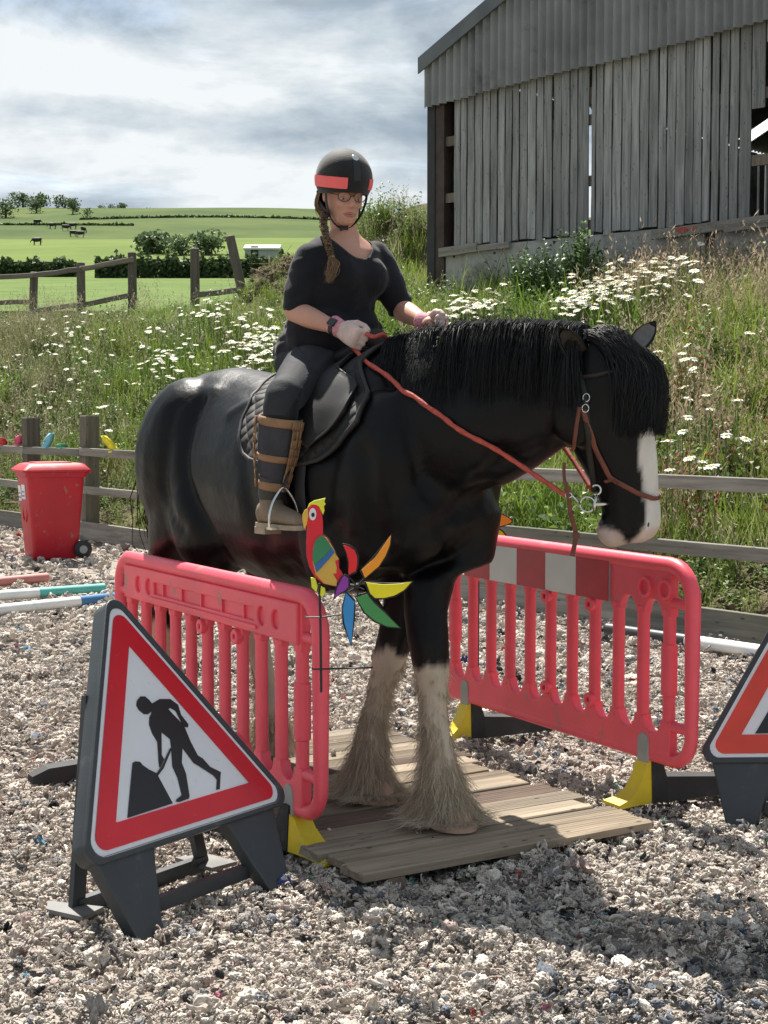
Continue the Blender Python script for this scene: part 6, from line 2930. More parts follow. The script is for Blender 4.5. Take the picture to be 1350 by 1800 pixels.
def skin_at(s, a, off):
    """a point over the horse's back: s along it, a degrees down from the spine"""
    dv = HL * math.sin(R(a)) + V((0, 0, math.cos(R(a))))
    o = B(s, 0, 1.25)
    h, n, i, d = HB.ray_cast(o + dv * 1.2, -dv)
    if h is None: h, n = o + dv * .42, dv
    return h + dv * off


def drape(name, poly, off, thick, mat, parent, flare=0.0, both=True):
    """poly: outline of the right half as (s, degrees); laid over both sides"""
    amax = max(a for s, a in poly) + 2
    s0, s1 = min(s for s, a in poly), max(s for s, a in poly)
    mb = MB()
    pads = []
    ns, na = 64, 100
    # map a rectangular grid into the outline row by row so that its rim is smooth
    idx = {}

    def span(a):
        xs = []
        a = min(max(abs(a), .01), amax - 2.02)
        for (x0, y0), (x1, y1) in zip(poly, poly[1:] + poly[:1]):
            if (y0 > a) != (y1 > a): xs.append((x1 - x0) * (a - y0) / (y1 - y0) + x0)
        return min(xs), max(xs)
    lo = -(amax - 2.0) if True else 0
    for j in range(na + 1):
        a = lo + (2 * -lo) * j / na
        u0, u1 = span(a)
        for i in range(ns + 1):
            s = u0 + (u1 - u0) * i / ns
            p = skin_at(s, -a, off + flare * (abs(a) / amax) ** 3)
            mb.v.append(p)
            pads.append((s, math.copysign(R(abs(a)) * .45, a), 0))
    for j in range(na):
        for i in range(ns):
            k = j * (ns + 1) + i
            mb.f.append((k, k + 1, k + ns + 2, k + ns + 1))
    o = mb.build(name, mat, parent, sm=0)
    at_ = o.data.attributes.new('pad', 'FLOAT_VECTOR', 'POINT')
    at_.data.foreach_set('vector', [c for p in pads for c in p])
    sol = o.modifiers.new('thick', 'SOLIDIFY')
    sol.thickness = thick
    sol.offset = -1
    rim = [V(mb.v[j * (ns + 1)]) for j in range(na + 1)] + [V(mb.v[na * (ns + 1) + i]) for i in range(1, ns + 1)] + [V(mb.v[j * (ns + 1) + ns]) for j in range(na - 1, -1, -1)] + [V(mb.v[i]) for i in range(ns - 1, 0, -1)]
    return o, rim


def pc(pts): return [pad_coord(*p) for p in pts]


cloth_poly = [(-.74, 0)] + pc([(445, 712), (431, 745), (427, 778), (433, 800), (448, 812), (480, 822), (520, 822), (560, 816), (600, 786), (632, 748), (652, 700)]) + [(.02, 18), (.02, 0)]
scl_ = thing('saddle_cloth', 'black quilted saddle cloth under the rider on the horse\'s back', 'saddle cloth', B(-.4, 0, 1.75))
o, rim = drape('pad', cloth_poly, .020, .016, M['quilt'], scl_)
mb = MB()
mb.tube(rim[::2] + [rim[0]], .009, 6)
mb.build('binding', M['binding'], scl_, sm=0)

saddle = thing('saddle', 'black general purpose saddle with stirrup under the rider', 'saddle', B(-.4, 0, 1.8))
flap_poly = [(-.50, 0), (-.52, 15), (-.45, 28)] + pc([(520, 700), (515, 745), (530, 782), (555, 795), (585, 772), (615, 735), (636, 690)]) + [(-.06, 24), (-.10, 0)]
o, rim = drape('flap', flap_poly, .042, .012, M['leather'], saddle)
mb = MB()
mb.tube(rim[::2] + [rim[0]], .005, 6)
mb.build('flap_edge', M['leather'], o, sm=0)
sb = MB()
rings = []
for s, zt, w in ((-.66, 1.90, .10), (-.63, 1.905, .15), (-.56, 1.86, .165), (-.45, 1.825, .16), (-.32, 1.83, .14), (-.20, 1.865, .105), (-.12, 1.915, .075), (-.08, 1.915, .05)):
    zb = zt - .11 if s > -.55 else zt - .13
    rings.append([B(s, math.cos(a) * w, zb + (.5 + .5 * math.sin(a)) * (zt - zb) if True else 0) for a in [2 * PI * k / 16 for k in range(16)]])
sb.loft(rings)
organic(sb, 'seat', M['leather'], .012, 6, saddle)

# ---- rider
M['skin'] = plain('skin', (.52, .275, .20), .55, .08, 12, .08, 180)
M['skin'].node_tree.nodes['Principled BSDF'].inputs['Subsurface Weight'].default_value = .12
M['skin'].node_tree.nodes['Principled BSDF'].inputs['Subsurface Radius'].default_value = (.02, .008, .005)
M['top'] = plain('black cotton', (.0105, .0110, .0150), .85, .25, 10, .35, 22, spec=.2, sheen=.12)
M['leggings'] = plain('black stretch cloth', (.010, .0115, .0165), .6, .2, 10, .12, 60, spec=.35, sheen=.1)
M['leggrey'] = plain('charcoal seat panel', (.030, .032, .037), .8, .2, 10, .2, 160, spec=.25)
M['glove'] = plain('pale pink glove', (.60, .45, .41), .85, .2, 25, .3, 140)
M['cuff'] = plain('pink glove cuff', (.56, .24, .28), .85, .35, 60, .3, 200)
M['hair'] = hair_mat('brown hair', (.07, .042, .025), (.25, .155, .085), .5, .4)
M['helmet'] = plain('black velvet helmet', (.0095, .0095, .0095), .75, .3, 20, .15, 250, spec=.3, sheen=.25)
M['coral'] = plain('coral reflective band', (.85, .13, .13), .5, .06, 20)
M['tan'] = plain('tan suede', (.26, .145, .075), .8, .2, 16, .2, 150)
M['chapnavy'] = plain('dark grey suede', (.035, .034, .042), .85, .2, 16, .2, 150)
M['boot'] = plain('muddy brown boot leather', (.20, .145, .10), .7, .25, 10, .2, 100, dirt=((.33, .26, .19), .54, 8, .6))
M['bootdark'] = plain('dark boot shaft', (.028, .030, .026), .6, .3, 10)
M['sole'] = plain('boot sole', (.33, .27, .19), .8, .2, 20)
RF, RR = HH, -HL
rider = thing('person', 'rider in black top, riding hat and tan edged half chaps, long plait, holding the reins', 'person', B(-.42, 0, 1.8))


def rring(px, py, d, a, b, n=24, p=2.2, fo=0.0):
    c = P(px, py, d) + RF * fo
    return ell(c, RR * a, RF * b, n, p)


TORSO = [(563, 660, 6.30, .165, .135), (565, 640, 6.30, .195, .155), (568, 610, 6.29, .200, .165), (573, 585, 6.28, .188, .16), (580, 555, 6.27, .178, .150), (588, 520, 6.26, .178, .155), (594, 490, 6.26, .180, .165), (598, 462, 6.26, .182, .145), (600, 440, 6.25, .176, .112), (601, 427, 6.25, .142, .088), (602, 415, 6.25, .095, .070), (605, 405, 6.25, .064, .064)]
SR, SL = P(545, 455, 6.16), P(659, 451, 6.34)
ER, EL = P(519, 548, 6.13), P(706, 545, 6.30)
WR, WL = P(592, 577, 5.99), P(748, 566, 6.06)
HPR, HPL = P(560, 645, 6.21), P(600, 645, 6.39)
KR, KL = B(-.10, -.435, 1.635), B(-.10, .435, 1.635)
AR_ = P(478, 872, 5.80)
AL_ = AR_ - HL * 2 * (AR_ - HW).dot(HL)
TOR = P(512, 915, 5.70)
TOL = TOR - HL * 2 * (TOR - HW).dot(HL)


def limb(mb, pts, n=14):
    pts2, rads = [], []
    cp = catmull([V((*p, )) for p, r in pts], 4)
    rr = catmull([V((r, 0, 0)) for p, r in pts], 4)
    mb.tube(cp, [q.x for q in rr], n)
    mb.ball(pts[0][0], pts[0][1], 12, 8)
    mb.ball(pts[-1][0], pts[-1][1], 12, 8)


HC = P(604, 330, 6.20)
hd_f = V((.40, -.917, 0)).normalized()
tilt = R(11)
FD_ = (hd_f * math.cos(tilt) - V((0, 0, 1)) * math.sin(tilt)).normalized()
FU = (V((0, 0, 1)) * math.cos(tilt) + hd_f * math.sin(tilt)).normalized()
FR = FD_.cross(FU).normalized()                          # her right ... sign checked below
if FR.dot(RR) < 0: FR = -FR


def HEADP(r, f, u): return HC + FR * r + FD_ * f + FU * u


body = MB()
body.loft([rring(*t[:3], t[3] - .012, t[4] - .012) for t in TORSO] + [rring(603, 397, 6.25, .051, .053), rring(602, 372, 6.235, .050, .053)])
bs = lambda sg: [HEADP(.0, 0, 0)]
rings = []
for u, f, b, w in ((-.143, .076, .030, .024), (-.134, .088, -.005, .040), (-.115, .092, -.04, .050), (-.09, .092, -.065, .0585), (-.06, .093, -.085, .0655), (-.03, .091, -.094, .070), (0, .092, -.098, .0745), (.04, .090, -.10, .076), (.075, .075, -.088, .068), (.10, .045, -.06, .048), (.112, .01, -.03, .02)):
    rings.append([HEADP(math.cos(a) * w, (f + b) / 2 + math.sin(a) * (f - b) / 2 - (.012 * abs(math.cos(a)) ** 2 if math.sin(a) > 0 else 0), u) for a in [2 * PI * k / 20 for k in range(20)]])
body.loft(rings)
body.tube([HEADP(0, .088, -.018), HEADP(0, .103, -.045), HEADP(0, .115, -.062)], [.008, .010, .012], 8)   # nose
body.ball(HEADP(0, .112, -.064), (.014, .011, .010), 10, 8)
for sg in (-1, 1):
    body.ball(HEADP(.011 * sg, .103, -.066), .0075, 8, 6)
    body.ball(HEADP(.034 * sg, .072, -.058), (.022, .018, .020), 10, 8)          # cheeks
    body.ball(HEADP(.032 * sg, .080, -.012), (.022, .012, .010), 10, 8)          # brows
    body.ball(HEADP(.077 * sg, -.008, -.035), (.009, .018, .028), 10, 8)         # ears
body.ball(HEADP(0, .090, -.093), (.024, .011, .006), 10, 8)
body.ball(HEADP(0, .088, -.102), (.020, .011, .007), 10, 8)
body.ball(HEADP(0, .080, -.126), (.022, .016, .014), 10, 8)
for s_, e_, w_, hp, k_, a_, t_ in ((SR, ER, WR, HPR, KR, AR_, TOR), (SL, EL, WL, HPL, KL, AL_, TOL)):
    limb(body, [(s_, .056), (s_.lerp(e_, .5), .050), (e_, .044)])
    limb(body, [(e_, .045), (e_.lerp(w_, .35), .044), (e_.lerp(w_, .8), .031), (w_, .028)])
    limb(body, [(hp, .105), (hp.lerp(k_, .5), .085), (k_, .058)])
    limb(body, [(k_, .056), (k_.lerp(a_, .35), .056), (a_, .036)])
    limb(body, [(a_, .034), (a_ - V((0, 0, .06)), .028)])
    body.ball(w_ + (w_ - e_).normalized() * .04, .03, 10, 8)
skin = organic(body, 'body', M['skin'], .0078, 3, rider, .4)

# top: torso and half sleeves, scooped at the neck
tp = MB()
tp.loft([rring(*t) for t in TORSO[1:11]])
for sg in (-1, 1):                                       # bust
    tp.ball(P(597, 489, 6.26) + RR * (.062 * sg) + RF * .075, (.105, .088, .095), 14, 10)
    tp.ball(P(573, 588, 6.28) + RR * (.07 * sg) + RF * .055, (.145, .135, .135), 14, 10)
for s_, e_, w_ in ((SR, ER, WR), (SL, EL, WL)):
    limb(tp, [(s_, .066), (s_.lerp(e_, .2), .071), (s_.lerp(e_, .5), .069), (e_.lerp(s_, .14), .062)])
top = organic(tp, 'top', M['top'], .008, 9, rider, .5)


def cut(o, test):
    bm = bmesh.new()
    bm.from_mesh(o.data)
    bmesh.ops.delete(bm, geom=[v for v in bm.verts if test(v.co)], context='VERTS')
    for it in range(14):                                # even out the hem
        bv = {}
        for e in bm.edges:
            if e.is_boundary:
                for a, b in ((0, 1), (1, 0)): bv.setdefault(e.verts[a], []).append(e.verts[b].co.copy())
        for v, q in bv.items():
            if len(q) == 2: v.co = v.co * .5 + (q[0] + q[1]) * .25
    bm.to_mesh(o.data)
    bm.free()
    o.data.update()


NK = P(604, 412, 6.25)


def neckhole(p):
    r = p - NK
    x, f, z = r.dot(RR), r.dot(RF), r.z
    if f > -.02:
        return z > -.105 + 8.5 * x * x and abs(x) < .125 and z > -.12
    return z > -.012 and abs(x) < .10


cut(top, neckhole)
for v in top.data.vertices:                              # folds at the waist, under the arms and in the sleeves
    p = v.co
    rel = p - P(585, 540, 6.27)
    lat, fo = rel.dot(RR), rel.dot(RF)
    arm = ss(.17, .21, abs(lat))
    w = ss(2.16, 1.98, p.z) * (1 - arm) + arm * ss(2.28, 2.12, p.z)
    a = noise.noise(V((lat * 5 + 3, fo * 5, p.z * 30 + lat * 9 + 4 * noise.noise(p * 6))))
    b = noise.noise(V((lat * 14, fo * 14, p.z * 14 + lat * 10)))
    v.co = p + v.normal * (w * (.0085 * a + .003 * b) + .002 * b)
top.data.update()
sol = top.modifiers.new('cloth', 'SOLIDIFY')
sol.thickness = .004
sol.offset = -1
# leggings with paler seat panels
lg = MB()
lg.loft([rring(563, 668, 6.30, .15, .12), rring(564, 655, 6.30, .19, .15), rring(565, 640, 6.30, .198, .158), rring(567, 620, 6.29, .196, .158)])
for hp, k_, a_, sg in ((HPR, KR, AR_, 1), (HPL, KL, AL_, -1)):
    limb(lg, [(hp + V((0, 0, .01)), .125), (hp.lerp(k_, .45) + V((0, 0, .005)), .102), (hp.lerp(k_, .85), .076), (k_, .070), (k_.lerp(a_, .3), .064), (k_.lerp(a_, .75), .048)])
leggings = organic(lg, 'leggings', M['leggings'], .010, 6, rider, .5)
for v in leggings.data.vertices:
    p = v.co
    a = noise.noise(V((p.x * 9, p.y * 9, p.z * 26 + p.x * 12)))
    v.co = p + v.normal * .0035 * a
leggings.data.update()
# charcoal panel over the back of the thigh: faces lifted from the leggings
bm = bmesh.new()
bm.from_mesh(leggings.data)
seat_c = HPR.lerp(KR, .35)
ax = (KR - HPR).normalized()


def in_panel(p):
    if (p - HW).dot(HL) > -.06: return False
    u, w_ = photo_px(p.x, p.y, p.z)
    return u < lerp_pts([(600, 515), (620, 532), (650, 545), (690, 528), (722, 506), (740, 490)], w_) and w_ < 728


bmesh.ops.delete(bm, geom=[f for f in bm.faces if not in_panel(f.calc_center_median())], context='FACES')
for v in bm.verts: v.co += v.normal * .0035
me = bpy.data.meshes.new('seat_panel')
bm.to_mesh(me)
bm.free()
me.materials.clear()
me.materials.append(M['leggrey'])
smooth(me)
put('seat_panel', me, leggings)


# half chaps, boots
def chap(k_, a_, sgn):
    """grey half chap with tan edging, between below the knee and the ankle"""
    ax_ = (a_ - k_).normalized()
    fw = (RF - ax_ * RF.dot(ax_)).normalized()
    out = ax_.cross(fw).normalized()
    if out.dot(HL) * sgn < 0: out = -out

    def ring_at(f, dr=0.0):
        r = lerp_pts([(.20, .079), (.35, .080), (.55, .073), (.8, .056), (.95, .050)], f) + dr
        c = k_.lerp(a_, f)
        return [c + fw * (math.cos(t) * r * 1.08) + out * (math.sin(t) * r * .98) for t in [2 * PI * j / 28 for j in range(28)]]
    mb_ = MB()
    fs = [.20, .30, .42, .55, .68, .80, .92]
    mb_.loft([ring_at(f) for f in fs], False)
    ch = mb_.build('half_chap', M['chapnavy'], rider, sm=0)
    sol = ch.modifiers.new('t', 'SOLIDIFY')
    sol.thickness = .006

    def band(f0, f1):
        m_ = MB()
        n = 4
        m_.loft([ring_at(f0 + (f1 - f0) * i / n, .0045 if 0 < i < n else .002) for i in range(n + 1)], False)
        b_ = m_.build('chap_band', M['tan'], ch, sm=0)
        s2 = b_.modifiers.new('t', 'SOLIDIFY')
        s2.thickness = .004
    band(.185, .275)
    band(.565, .635)
    band(.845, .935)
    # strip down the outside front where it fastens, and along the back edge
    for ang0, wd in ((-.22, .30), (2.10, .16)):
        m_ = MB()
        rows = []
        for i in range(9):
            f = .20 + .72 * i / 8
            r0 = ring_at(f, .010)
            c = k_.lerp(a_, f)
            rad = lerp_pts([(.20, .079), (.30, .0797), (.42, .0775), (.55, .073), (.68, .0643), (.8, .056), (.92, .0512)], f) + .0135
            rows.append([c + (fw * (math.cos(t) * rad * 1.08) + out * (math.sin(t) * rad * .98)) for t in [ang0 - wd + 2 * wd * j / 6 for j in range(7)]])
        for i in range(8):
            for j in range(6):
                m_.add([rows[i][j], rows[i][j + 1], rows[i + 1][j + 1], rows[i + 1][j]], [(0, 1, 2, 3)])
        b_ = m_.build('chap_strip', M['tan'], ch, sm=0)
        s2 = b_.modifiers.new('t', 'SOLIDIFY')
        s2.thickness = .004
    return ch


def boot(a_, t_):
    d = (t_ - a_)
    fdir = V((d.x, d.y, 0)).normalized()
    side = V((-fdir.y, fdir.x, 0))
    sole_z = P(480, 930, 5.75).z
    heel = a_ - fdir * .045
    L_ = .265

    def sec(x, w, z0, z1, n=16):
        c = V((heel.x, heel.y, 0)) + fdir * x
        return [c + side * (math.cos(t) * w) + V((0, 0, (z0 + z1) / 2 + math.sin(t) * (z1 - z0) / 2)) for t in [2 * PI * k / n for k in range(n)]]
    mb_ = MB()
    mb_.loft([sec(-.03, .022, sole_z + .02, sole_z + .085), sec(-.018, .036, sole_z + .012, sole_z + .10), sec(.03, .040, sole_z + .012, sole_z + .115), sec(.09, .042, sole_z + .012, sole_z + .098), sec(.15, .047, sole_z + .012, sole_z + .08), sec(.20, .043, sole_z + .012, sole_z + .066), sec(.23, .026, sole_z + .016, sole_z + .048)])
    mb_.tube([V((a_.x, a_.y, sole_z + .05)), V((a_.x, a_.y, sole_z + .10)) - fdir * .004, a_ + V((0, 0, .035))], [.044, .046, .047], 16)
    bt = organic(mb_, 'boot', M['boot'], .007, 4, rider, .45)
    mb_ = MB()
    mb_.tube([a_ + V((0, 0, -.012)), a_ + V((0, 0, .012)), a_ + V((0, 0, .035)), a_ + V((0, 0, .075)) + fdir * .012], [.049, .054, .050, .056], 18)
    mb_.build('boot_shaft', M['bootdark'], bt, sm=50)
    mb_ = MB()
    outl = [(-.035, 0), (-.028, .028), (.0, .040), (.06, .037), (.10, .041), (.15, .049), (.20, .045), (.235, .022), (.24, 0)]
    outl = outl + [(x, -y) for x, y in reversed(outl[1:-1])]
    o_ = V((heel.x, heel.y, 0))
    mb_.add([o_ + fdir * x + side * y + V((0, 0, sole_z + .002)) for x, y in outl] + [o_ + fdir * x + side * y + V((0, 0, sole_z + .020)) for x, y in outl],
            [tuple(reversed(range(16))), tuple(range(16, 32))] + [(k, (k + 1) % 16, 16 + (k + 1) % 16, 16 + k) for k in range(16)])
    hl = [p for p in outl if p[0] <= .0605]
    so = mb_.build('sole', M['sole'], bt)
    mb_ = MB()
    c = o_ + fdir * .010
    mb_.add([c + fdir * x + side * y + V((0, 0, sole_z + z)) for z in (-.022, .004) for x, y in ((-.045, -.025), (-.03, -.037), (.04, -.037), (.04, .037), (-.03, .037), (-.045, .025))],
            [tuple(reversed(range(6))), tuple(range(6, 12))] + [(k, (k + 1) % 6, 6 + (k + 1) % 6, 6 + k) for k in range(6)])
    mb_.build('heel', M['sole'], so)
    return bt


for k_, a_, t_, sg in ((KR, AR_, TOR, -1), (KL, AL_, TOL, 1)):
    chap(k_, a_, sg)
    boot(a_, t_)


# gloved hands: palm, four curled fingers, thumb on top
def fist(w_, fdir, up, out, spread=1.0):
    fdir = V(fdir).normalized()
    up = (V(up) - fdir * V(up).dot(fdir)).normalized()
    out = (V(out) - fdir * V(out).dot(fdir) - up * V(out).dot(up)).normalized()
    q = Matrix((fdir, up, out)).transposed()
    mb_ = MB()
    pt = lambda a, b, c: w_ + fdir * a + up * b + out * c
    mb_.loft([ell(pt(x, y, z), up * h_, out * t_, 14, 2.4) for x, y, z, h_, t_ in ((-.045, 0, 0, .034, .031), (-.01, 0, 0, .031, .028), (.02, .002, .004, .038, .025), (.055, .003, .006, .044, .022), (.085, .003, .004, .043, .018), (.095, .003, .0, .036, .010))])
    for i, (b, l1, l2, l3) in enumerate(((.034, .040, .028, .022), (.012, .044, .031, .024), (-.010, .041, .028, .022), (-.031, .033, .023, .019))):
        p0 = pt(.080, b, .004)
        p1 = p0 + fdir * l1 * .55 - out * l1 * .72 - up * .002
        p2 = p1 - out * l2 * .55 - fdir * l2 * .80
        p3 = p2 + out * l3 * .55 - fdir * l3 * .55
        r_ = (.0108, .0112, .0108, .0098)[i]
        mb_.tube([pt(.055, b * .9, .006), p0, p1, p2, p3], [r_, r_ * 1.12, r_, r_ * .95, r_ * .8], 10)
        for p_, k in ((p0, 1.15), (p1, 1.02), (p2, .96), (p3, .8)): mb_.ball(p_, r_ * k, 10, 7)
    t0 = pt(.012, .030, -.006)
    t1 = pt(.045, .050, -.018)
    t2 = pt(.078, .052, -.026)
    t3 = pt(.100, .046, -.030)
    mb_.tube([t0, t1, t2, t3], [.015, .0135, .0118, .009], 10)
    for p_, r_ in ((t0, .015), (t1, .0135), (t2, .0118), (t3, .009)): mb_.ball(p_, r_, 10, 7)
    g_ = organic(mb_, 'glove', M['glove'], .0042, 2, rider, .4)
    mb_ = MB()
    mb_.loft([ell(pt(x, 0, 0), up * h_, out * t_, 16) for x, h_, t_ in ((-.055, .037, .034), (-.05, .039, .036), (-.02, .0365, .0335), (.0, .036, .0315), (.006, .034, .029))])
    mb_.build('cuff', M['cuff'], g_, sm=0)
    return pt(.055, -.01, -.035), pt(.065, -.045, -.03), pt(.06, .03, -.03)


GRIP_R, LOW_R, TOP_R = fist(P(601, 580, 5.975), P(640, 603, 5.90) - P(601, 580, 5.975), (.1, 0, 1), RR)
GRIP_L, LOW_L, TOP_L = fist(P(755, 568, 6.05), P(790, 575, 5.97) - P(755, 568, 6.05), (.0, .0, 1), HL)
# watch
wx = (WR - ER).normalized()
mb = MB()
c = ER.lerp(WR, .97)
s1 = wx.cross(V((0, 0, 1))).normalized()
s2 = s1.cross(wx)
mb.loft([[c + wx * x + s1 * (math.cos(t) * r_) + s2 * (math.sin(t) * r_) for t in [2 * PI * k / 20 for k in range(20)]] for x, r_ in ((-.011, .0315), (-.010, .0335), (.010, .0335), (.011, .0315))], True)
wt = mb.build('watch', M['black'], rider, sm=50)
camd = (V((0, 0, CAM_H)) - c)
camd = (camd - wx * camd.dot(wx)).normalized()
camd = (camd + V((0, 0, .6))).normalized()
camd = (camd - wx * camd.dot(wx)).normalized()
mb = MB()
mb.box(c + camd * .035, (.036, .031, .011), Matrix((wx, camd.cross(wx), camd)).transposed())
M['watchglass'] = plain('watch glass', (.02, .02, .024), .12, .1, 5)
mb.build('watch_face', M['watchglass'], wt, bevel=.003)

# riding hat
HATC = HEADP(0, -.004, .035)
hx, hy, hz = .112, .132, .118


def hat_p(az, el, k=1.0):
    """az 0 = front, positive to her right"""
    x = math.sin(az) * math.cos(el)
    y = math.cos(az) * math.cos(el)
    z = math.sin(el)
    return HATC + FR * (x * hx * k) + FD_ * (y * hy * k) + FU * (z * hz * k)


def rim_el(az): return -.40 - .10 * (1 - math.cos(az)) / 2 - .10 * math.sin(az) ** 2


mb = MB()
na_, ne = 40, 14
for j in range(ne + 1):
    for i in range(na_):
        az = 2 * PI * i / na_
        el = rim_el(az) + (PI / 2 - rim_el(az)) * j / ne
        fl = 1 + (.05 * max(math.cos(az), 0) ** 2 * (1 - j / 2) if j < 2 else 0)
        mb.v.append(hat_p(az, el, fl))
for j in range(ne):
    for i in range(na_):
        a, b = j * na_ + i, j * na_ + (i + 1) % na_
        mb.f.append((a, b, b + na_, a + na_))
hat = mb.build('riding_hat', M['helmet'], rider, sm=0)
sol = hat.modifiers.new('t', 'SOLIDIFY')
sol.thickness = .014
sol.offset = -1


def hat_patch(name, az0, az1, e0, e1, k, mat, n=14, m_=4):
    mb_ = MB()
    for kk in (k, k - .02):
        for j in range(m_ + 1):
            for i in range(n + 1):
                mb_.v.append(hat_p(az0 + (az1 - az0) * i / n, e0 + (e1 - e0) * j / m_, kk))
    q = (n + 1) * (m_ + 1)
    for j in range(m_):
        for i in range(n):
            a = j * (n + 1) + i
            mb_.f += [(a, a + 1, a + n + 2, a + n + 1), (q + a, q + a + n + 1, q + a + n + 2, q + a + 1)]
    for i in range(n):
        a, b = i, m_ * (n + 1) + i
        mb_.f += [(a, q + a, q + a + 1, a + 1), (b, b + 1, q + b + 1, q + b)]
    for j in range(m_):
        a, b = j * (n + 1), j * (n + 1) + n
        mb_.f += [(a, a + n + 1, q + a + n + 1, q + a), (b, q + b, q + b + n + 1, b + n + 1)]
    return mb_.build(name, mat, hat, sm=30)


hat_patch('hat_band', .30, 2.3, -.30, .07, 1.025, M['coral'])
hat_patch('hat_band', -2.3, -.62, -.30, .07, 1.025, M['coral'])
M['hatgloss'] = plain('smooth black strip', (.011, .011, .013), .45, .2, 20)
hat_patch('hat_strip', -.17, .10, -.02, .82, 1.012, M['hatgloss'], 4, 10)
mb = MB()
e_ = hat_p(-.06, .80, 1.02)
nrm = (e_ - HATC).normalized()
mb.tube([e_ - nrm * .004, e_ + nrm * .001, e_ + nrm * .004], [.0145, .0145, .010], 16)
mb.build('badge', M['steel'], hat, sm=40)
# harness
st = MB()
for sg in (1, -1):
    st.tube(catmull([HEADP(.088 * sg, .035, -.012), HEADP(.083 * sg, .035, -.06), HEADP(.062 * sg, .030, -.115), HEADP(.028 * sg, .030, -.150), HEADP(0, .03, -.158)], 5), .0085, 8, flat=.45, ref=FD_)
    st.tube(catmull([HEADP(.090 * sg, -.055, -.02), HEADP(.086 * sg, -.03, -.065), HEADP(.068 * sg, .02, -.105)], 5), .0075, 8, flat=.45, ref=FD_)
st.tube([HEADP(.012, .033, -.158), HEADP(.014, .038, -.185)], .006, 8, flat=.5)
st.box(HEADP(0, .034, -.156), (.034, .018, .016))
st.build('chin_strap', M['black'], hat, sm=50)
# glasses and features
gl = MB()
for sg in (1, -1):
    c = HEADP(.033 * sg, .099, -.030)
    gl.tube([c + FR * (.026 * math.cos(t)) + FU * (.019 * math.sin(t)) - FD_ * (.006 * abs(math.cos(t)) * (1 if math.cos(t) * sg > 0 else 0)) for t in [2 * PI * k / 18 for k in range(19)]], .0018, 6)
    gl.tube([HEADP(.058 * sg, .092, -.025), HEADP(.076 * sg, .03, -.022), HEADP(.078 * sg, -.01, -.025)], .0018, 6)
gl.tube([HEADP(-.008, .101, -.027), HEADP(.008, .101, -.027)], .0018, 6)
gls = gl.build('glasses', plain('brown spectacle frame', (.05, .025, .018), .35, .2, 10), rider, sm=0)
mg, tg_, bg_ = new_mat('spectacle lens')
bg_.inputs['Transmission Weight'].default_value = 1
bg_.inputs['Roughness'].default_value = .02
bg_.inputs['IOR'].default_value = 1.05
bg_.inputs['Base Color'].default_value = (.9, .9, .9, 1)
for sg in (1, -1):
    c = HEADP(.033 * sg, .0985, -.030)
    mb = MB()
    mb.add([c + FR * (.0255 * math.cos(t)) + FU * (.0185 * math.sin(t)) for t in [2 * PI * k / 16 for k in range(16)]], [tuple(range(16))])
    mb.build('lens', mg, gls)
M['eyewhite'] = plain('eyeball', (.42, .38, .36), .2, .03, 10)
M['iris'] = plain('iris', (.05, .04, .035), .15, .2, 30)
M['lip'] = plain('lips', (.40, .15, .13), .45, .1, 30)
M['brow'] = plain('eyebrow', (.10, .06, .04), .7, .2, 60)
for sg in (1, -1):
    mb = MB()
    mb.ball(HEADP(.032 * sg, .0725, -.038), (.0125, .0125, .0055), 12, 8, Matrix((FR, FD_, FU)).transposed())
    e_ = mb.build('eye', M['eyewhite'], rider, sm=0)
    mb = MB()
    mb.ball(HEADP(.032 * sg, .0815, -.040), (.0052, .004, .0042), 10, 6, Matrix((FR, FD_, FU)).transposed())
    mb.build('iris', M['iris'], e_, sm=0)
    mb = MB()
    mb.tube([HEADP(.016 * sg, .094, -.012), HEADP(.032 * sg, .092, -.007), HEADP(.050 * sg, .080, -.013)], [.003, .0036, .002], 6)
    mb.build('eyebrow', M['brow'], rider, sm=0)
mb = MB()
mb.tube(catmull([HEADP(-.026, .083, -.098), HEADP(-.010, .096, -.0935), HEADP(0, .0985, -.095), HEADP(.010, .096, -.0935), HEADP(.026, .083, -.098)], 4), [.002 + .003 * math.sin(PI * k / 16) for k in range(17)], 8)
mb.tube(catmull([HEADP(-.024, .083, -.100), HEADP(0, .0965, -.104), HEADP(.024, .083, -.100)], 5), [.002 + .0035 * math.sin(PI * k / 10) for k in range(11)], 8)
mb.build('lips', M['lip'], rider, sm=0)
# hair at the nape and the long plait over her right shoulder
hm = MB()
for q in range(420):
    az = hrnd.uniform(1.6, 4.6)
    p0 = hat_p(az, rim_el(az) + .12, .93)
    side = 1 if math.sin(az) > 0 else -1
    p3 = HEADP(.070, -.02 + hrnd.gauss(0, .012), -.110 + hrnd.gauss(0, .012))
    mid = p0.lerp(p3, .5) - FU * .015 - FD_ * .03 * (1 if math.cos(az) < 0 else .2) + FR * .012
    pts = catmull([p0, mid, p3], 4)
    strand(hm, pts, hrnd.uniform(.0015, .003))
plait = catmull([HEADP(.070, -.022, -.100), P(566, 392, 6.13), P(571, 418, 6.08), P(577, 440, 6.055), P(580, 452, 6.05)], 10)
nP = len(plait)
for lock in range(3):
    for q in range(34):
        ox, oy = hrnd.gauss(0, .0035), hrnd.gauss(0, .0035)
        pts = []
        for i, p in enumerate(plait):
            f = i / (nP - 1)
            ph = f * 2 * PI * 5.2 + lock * 2 * PI / 3
            a = .0095 * (1 - .25 * f)
            pts.append(p + RR * (math.sin(ph) * a + ox) + RF * (math.sin(2 * ph) * a * .55 + .012 + oy) + V((0, 0, hrnd.gauss(0, .0012))))
        strand(hm, pts, .0026)
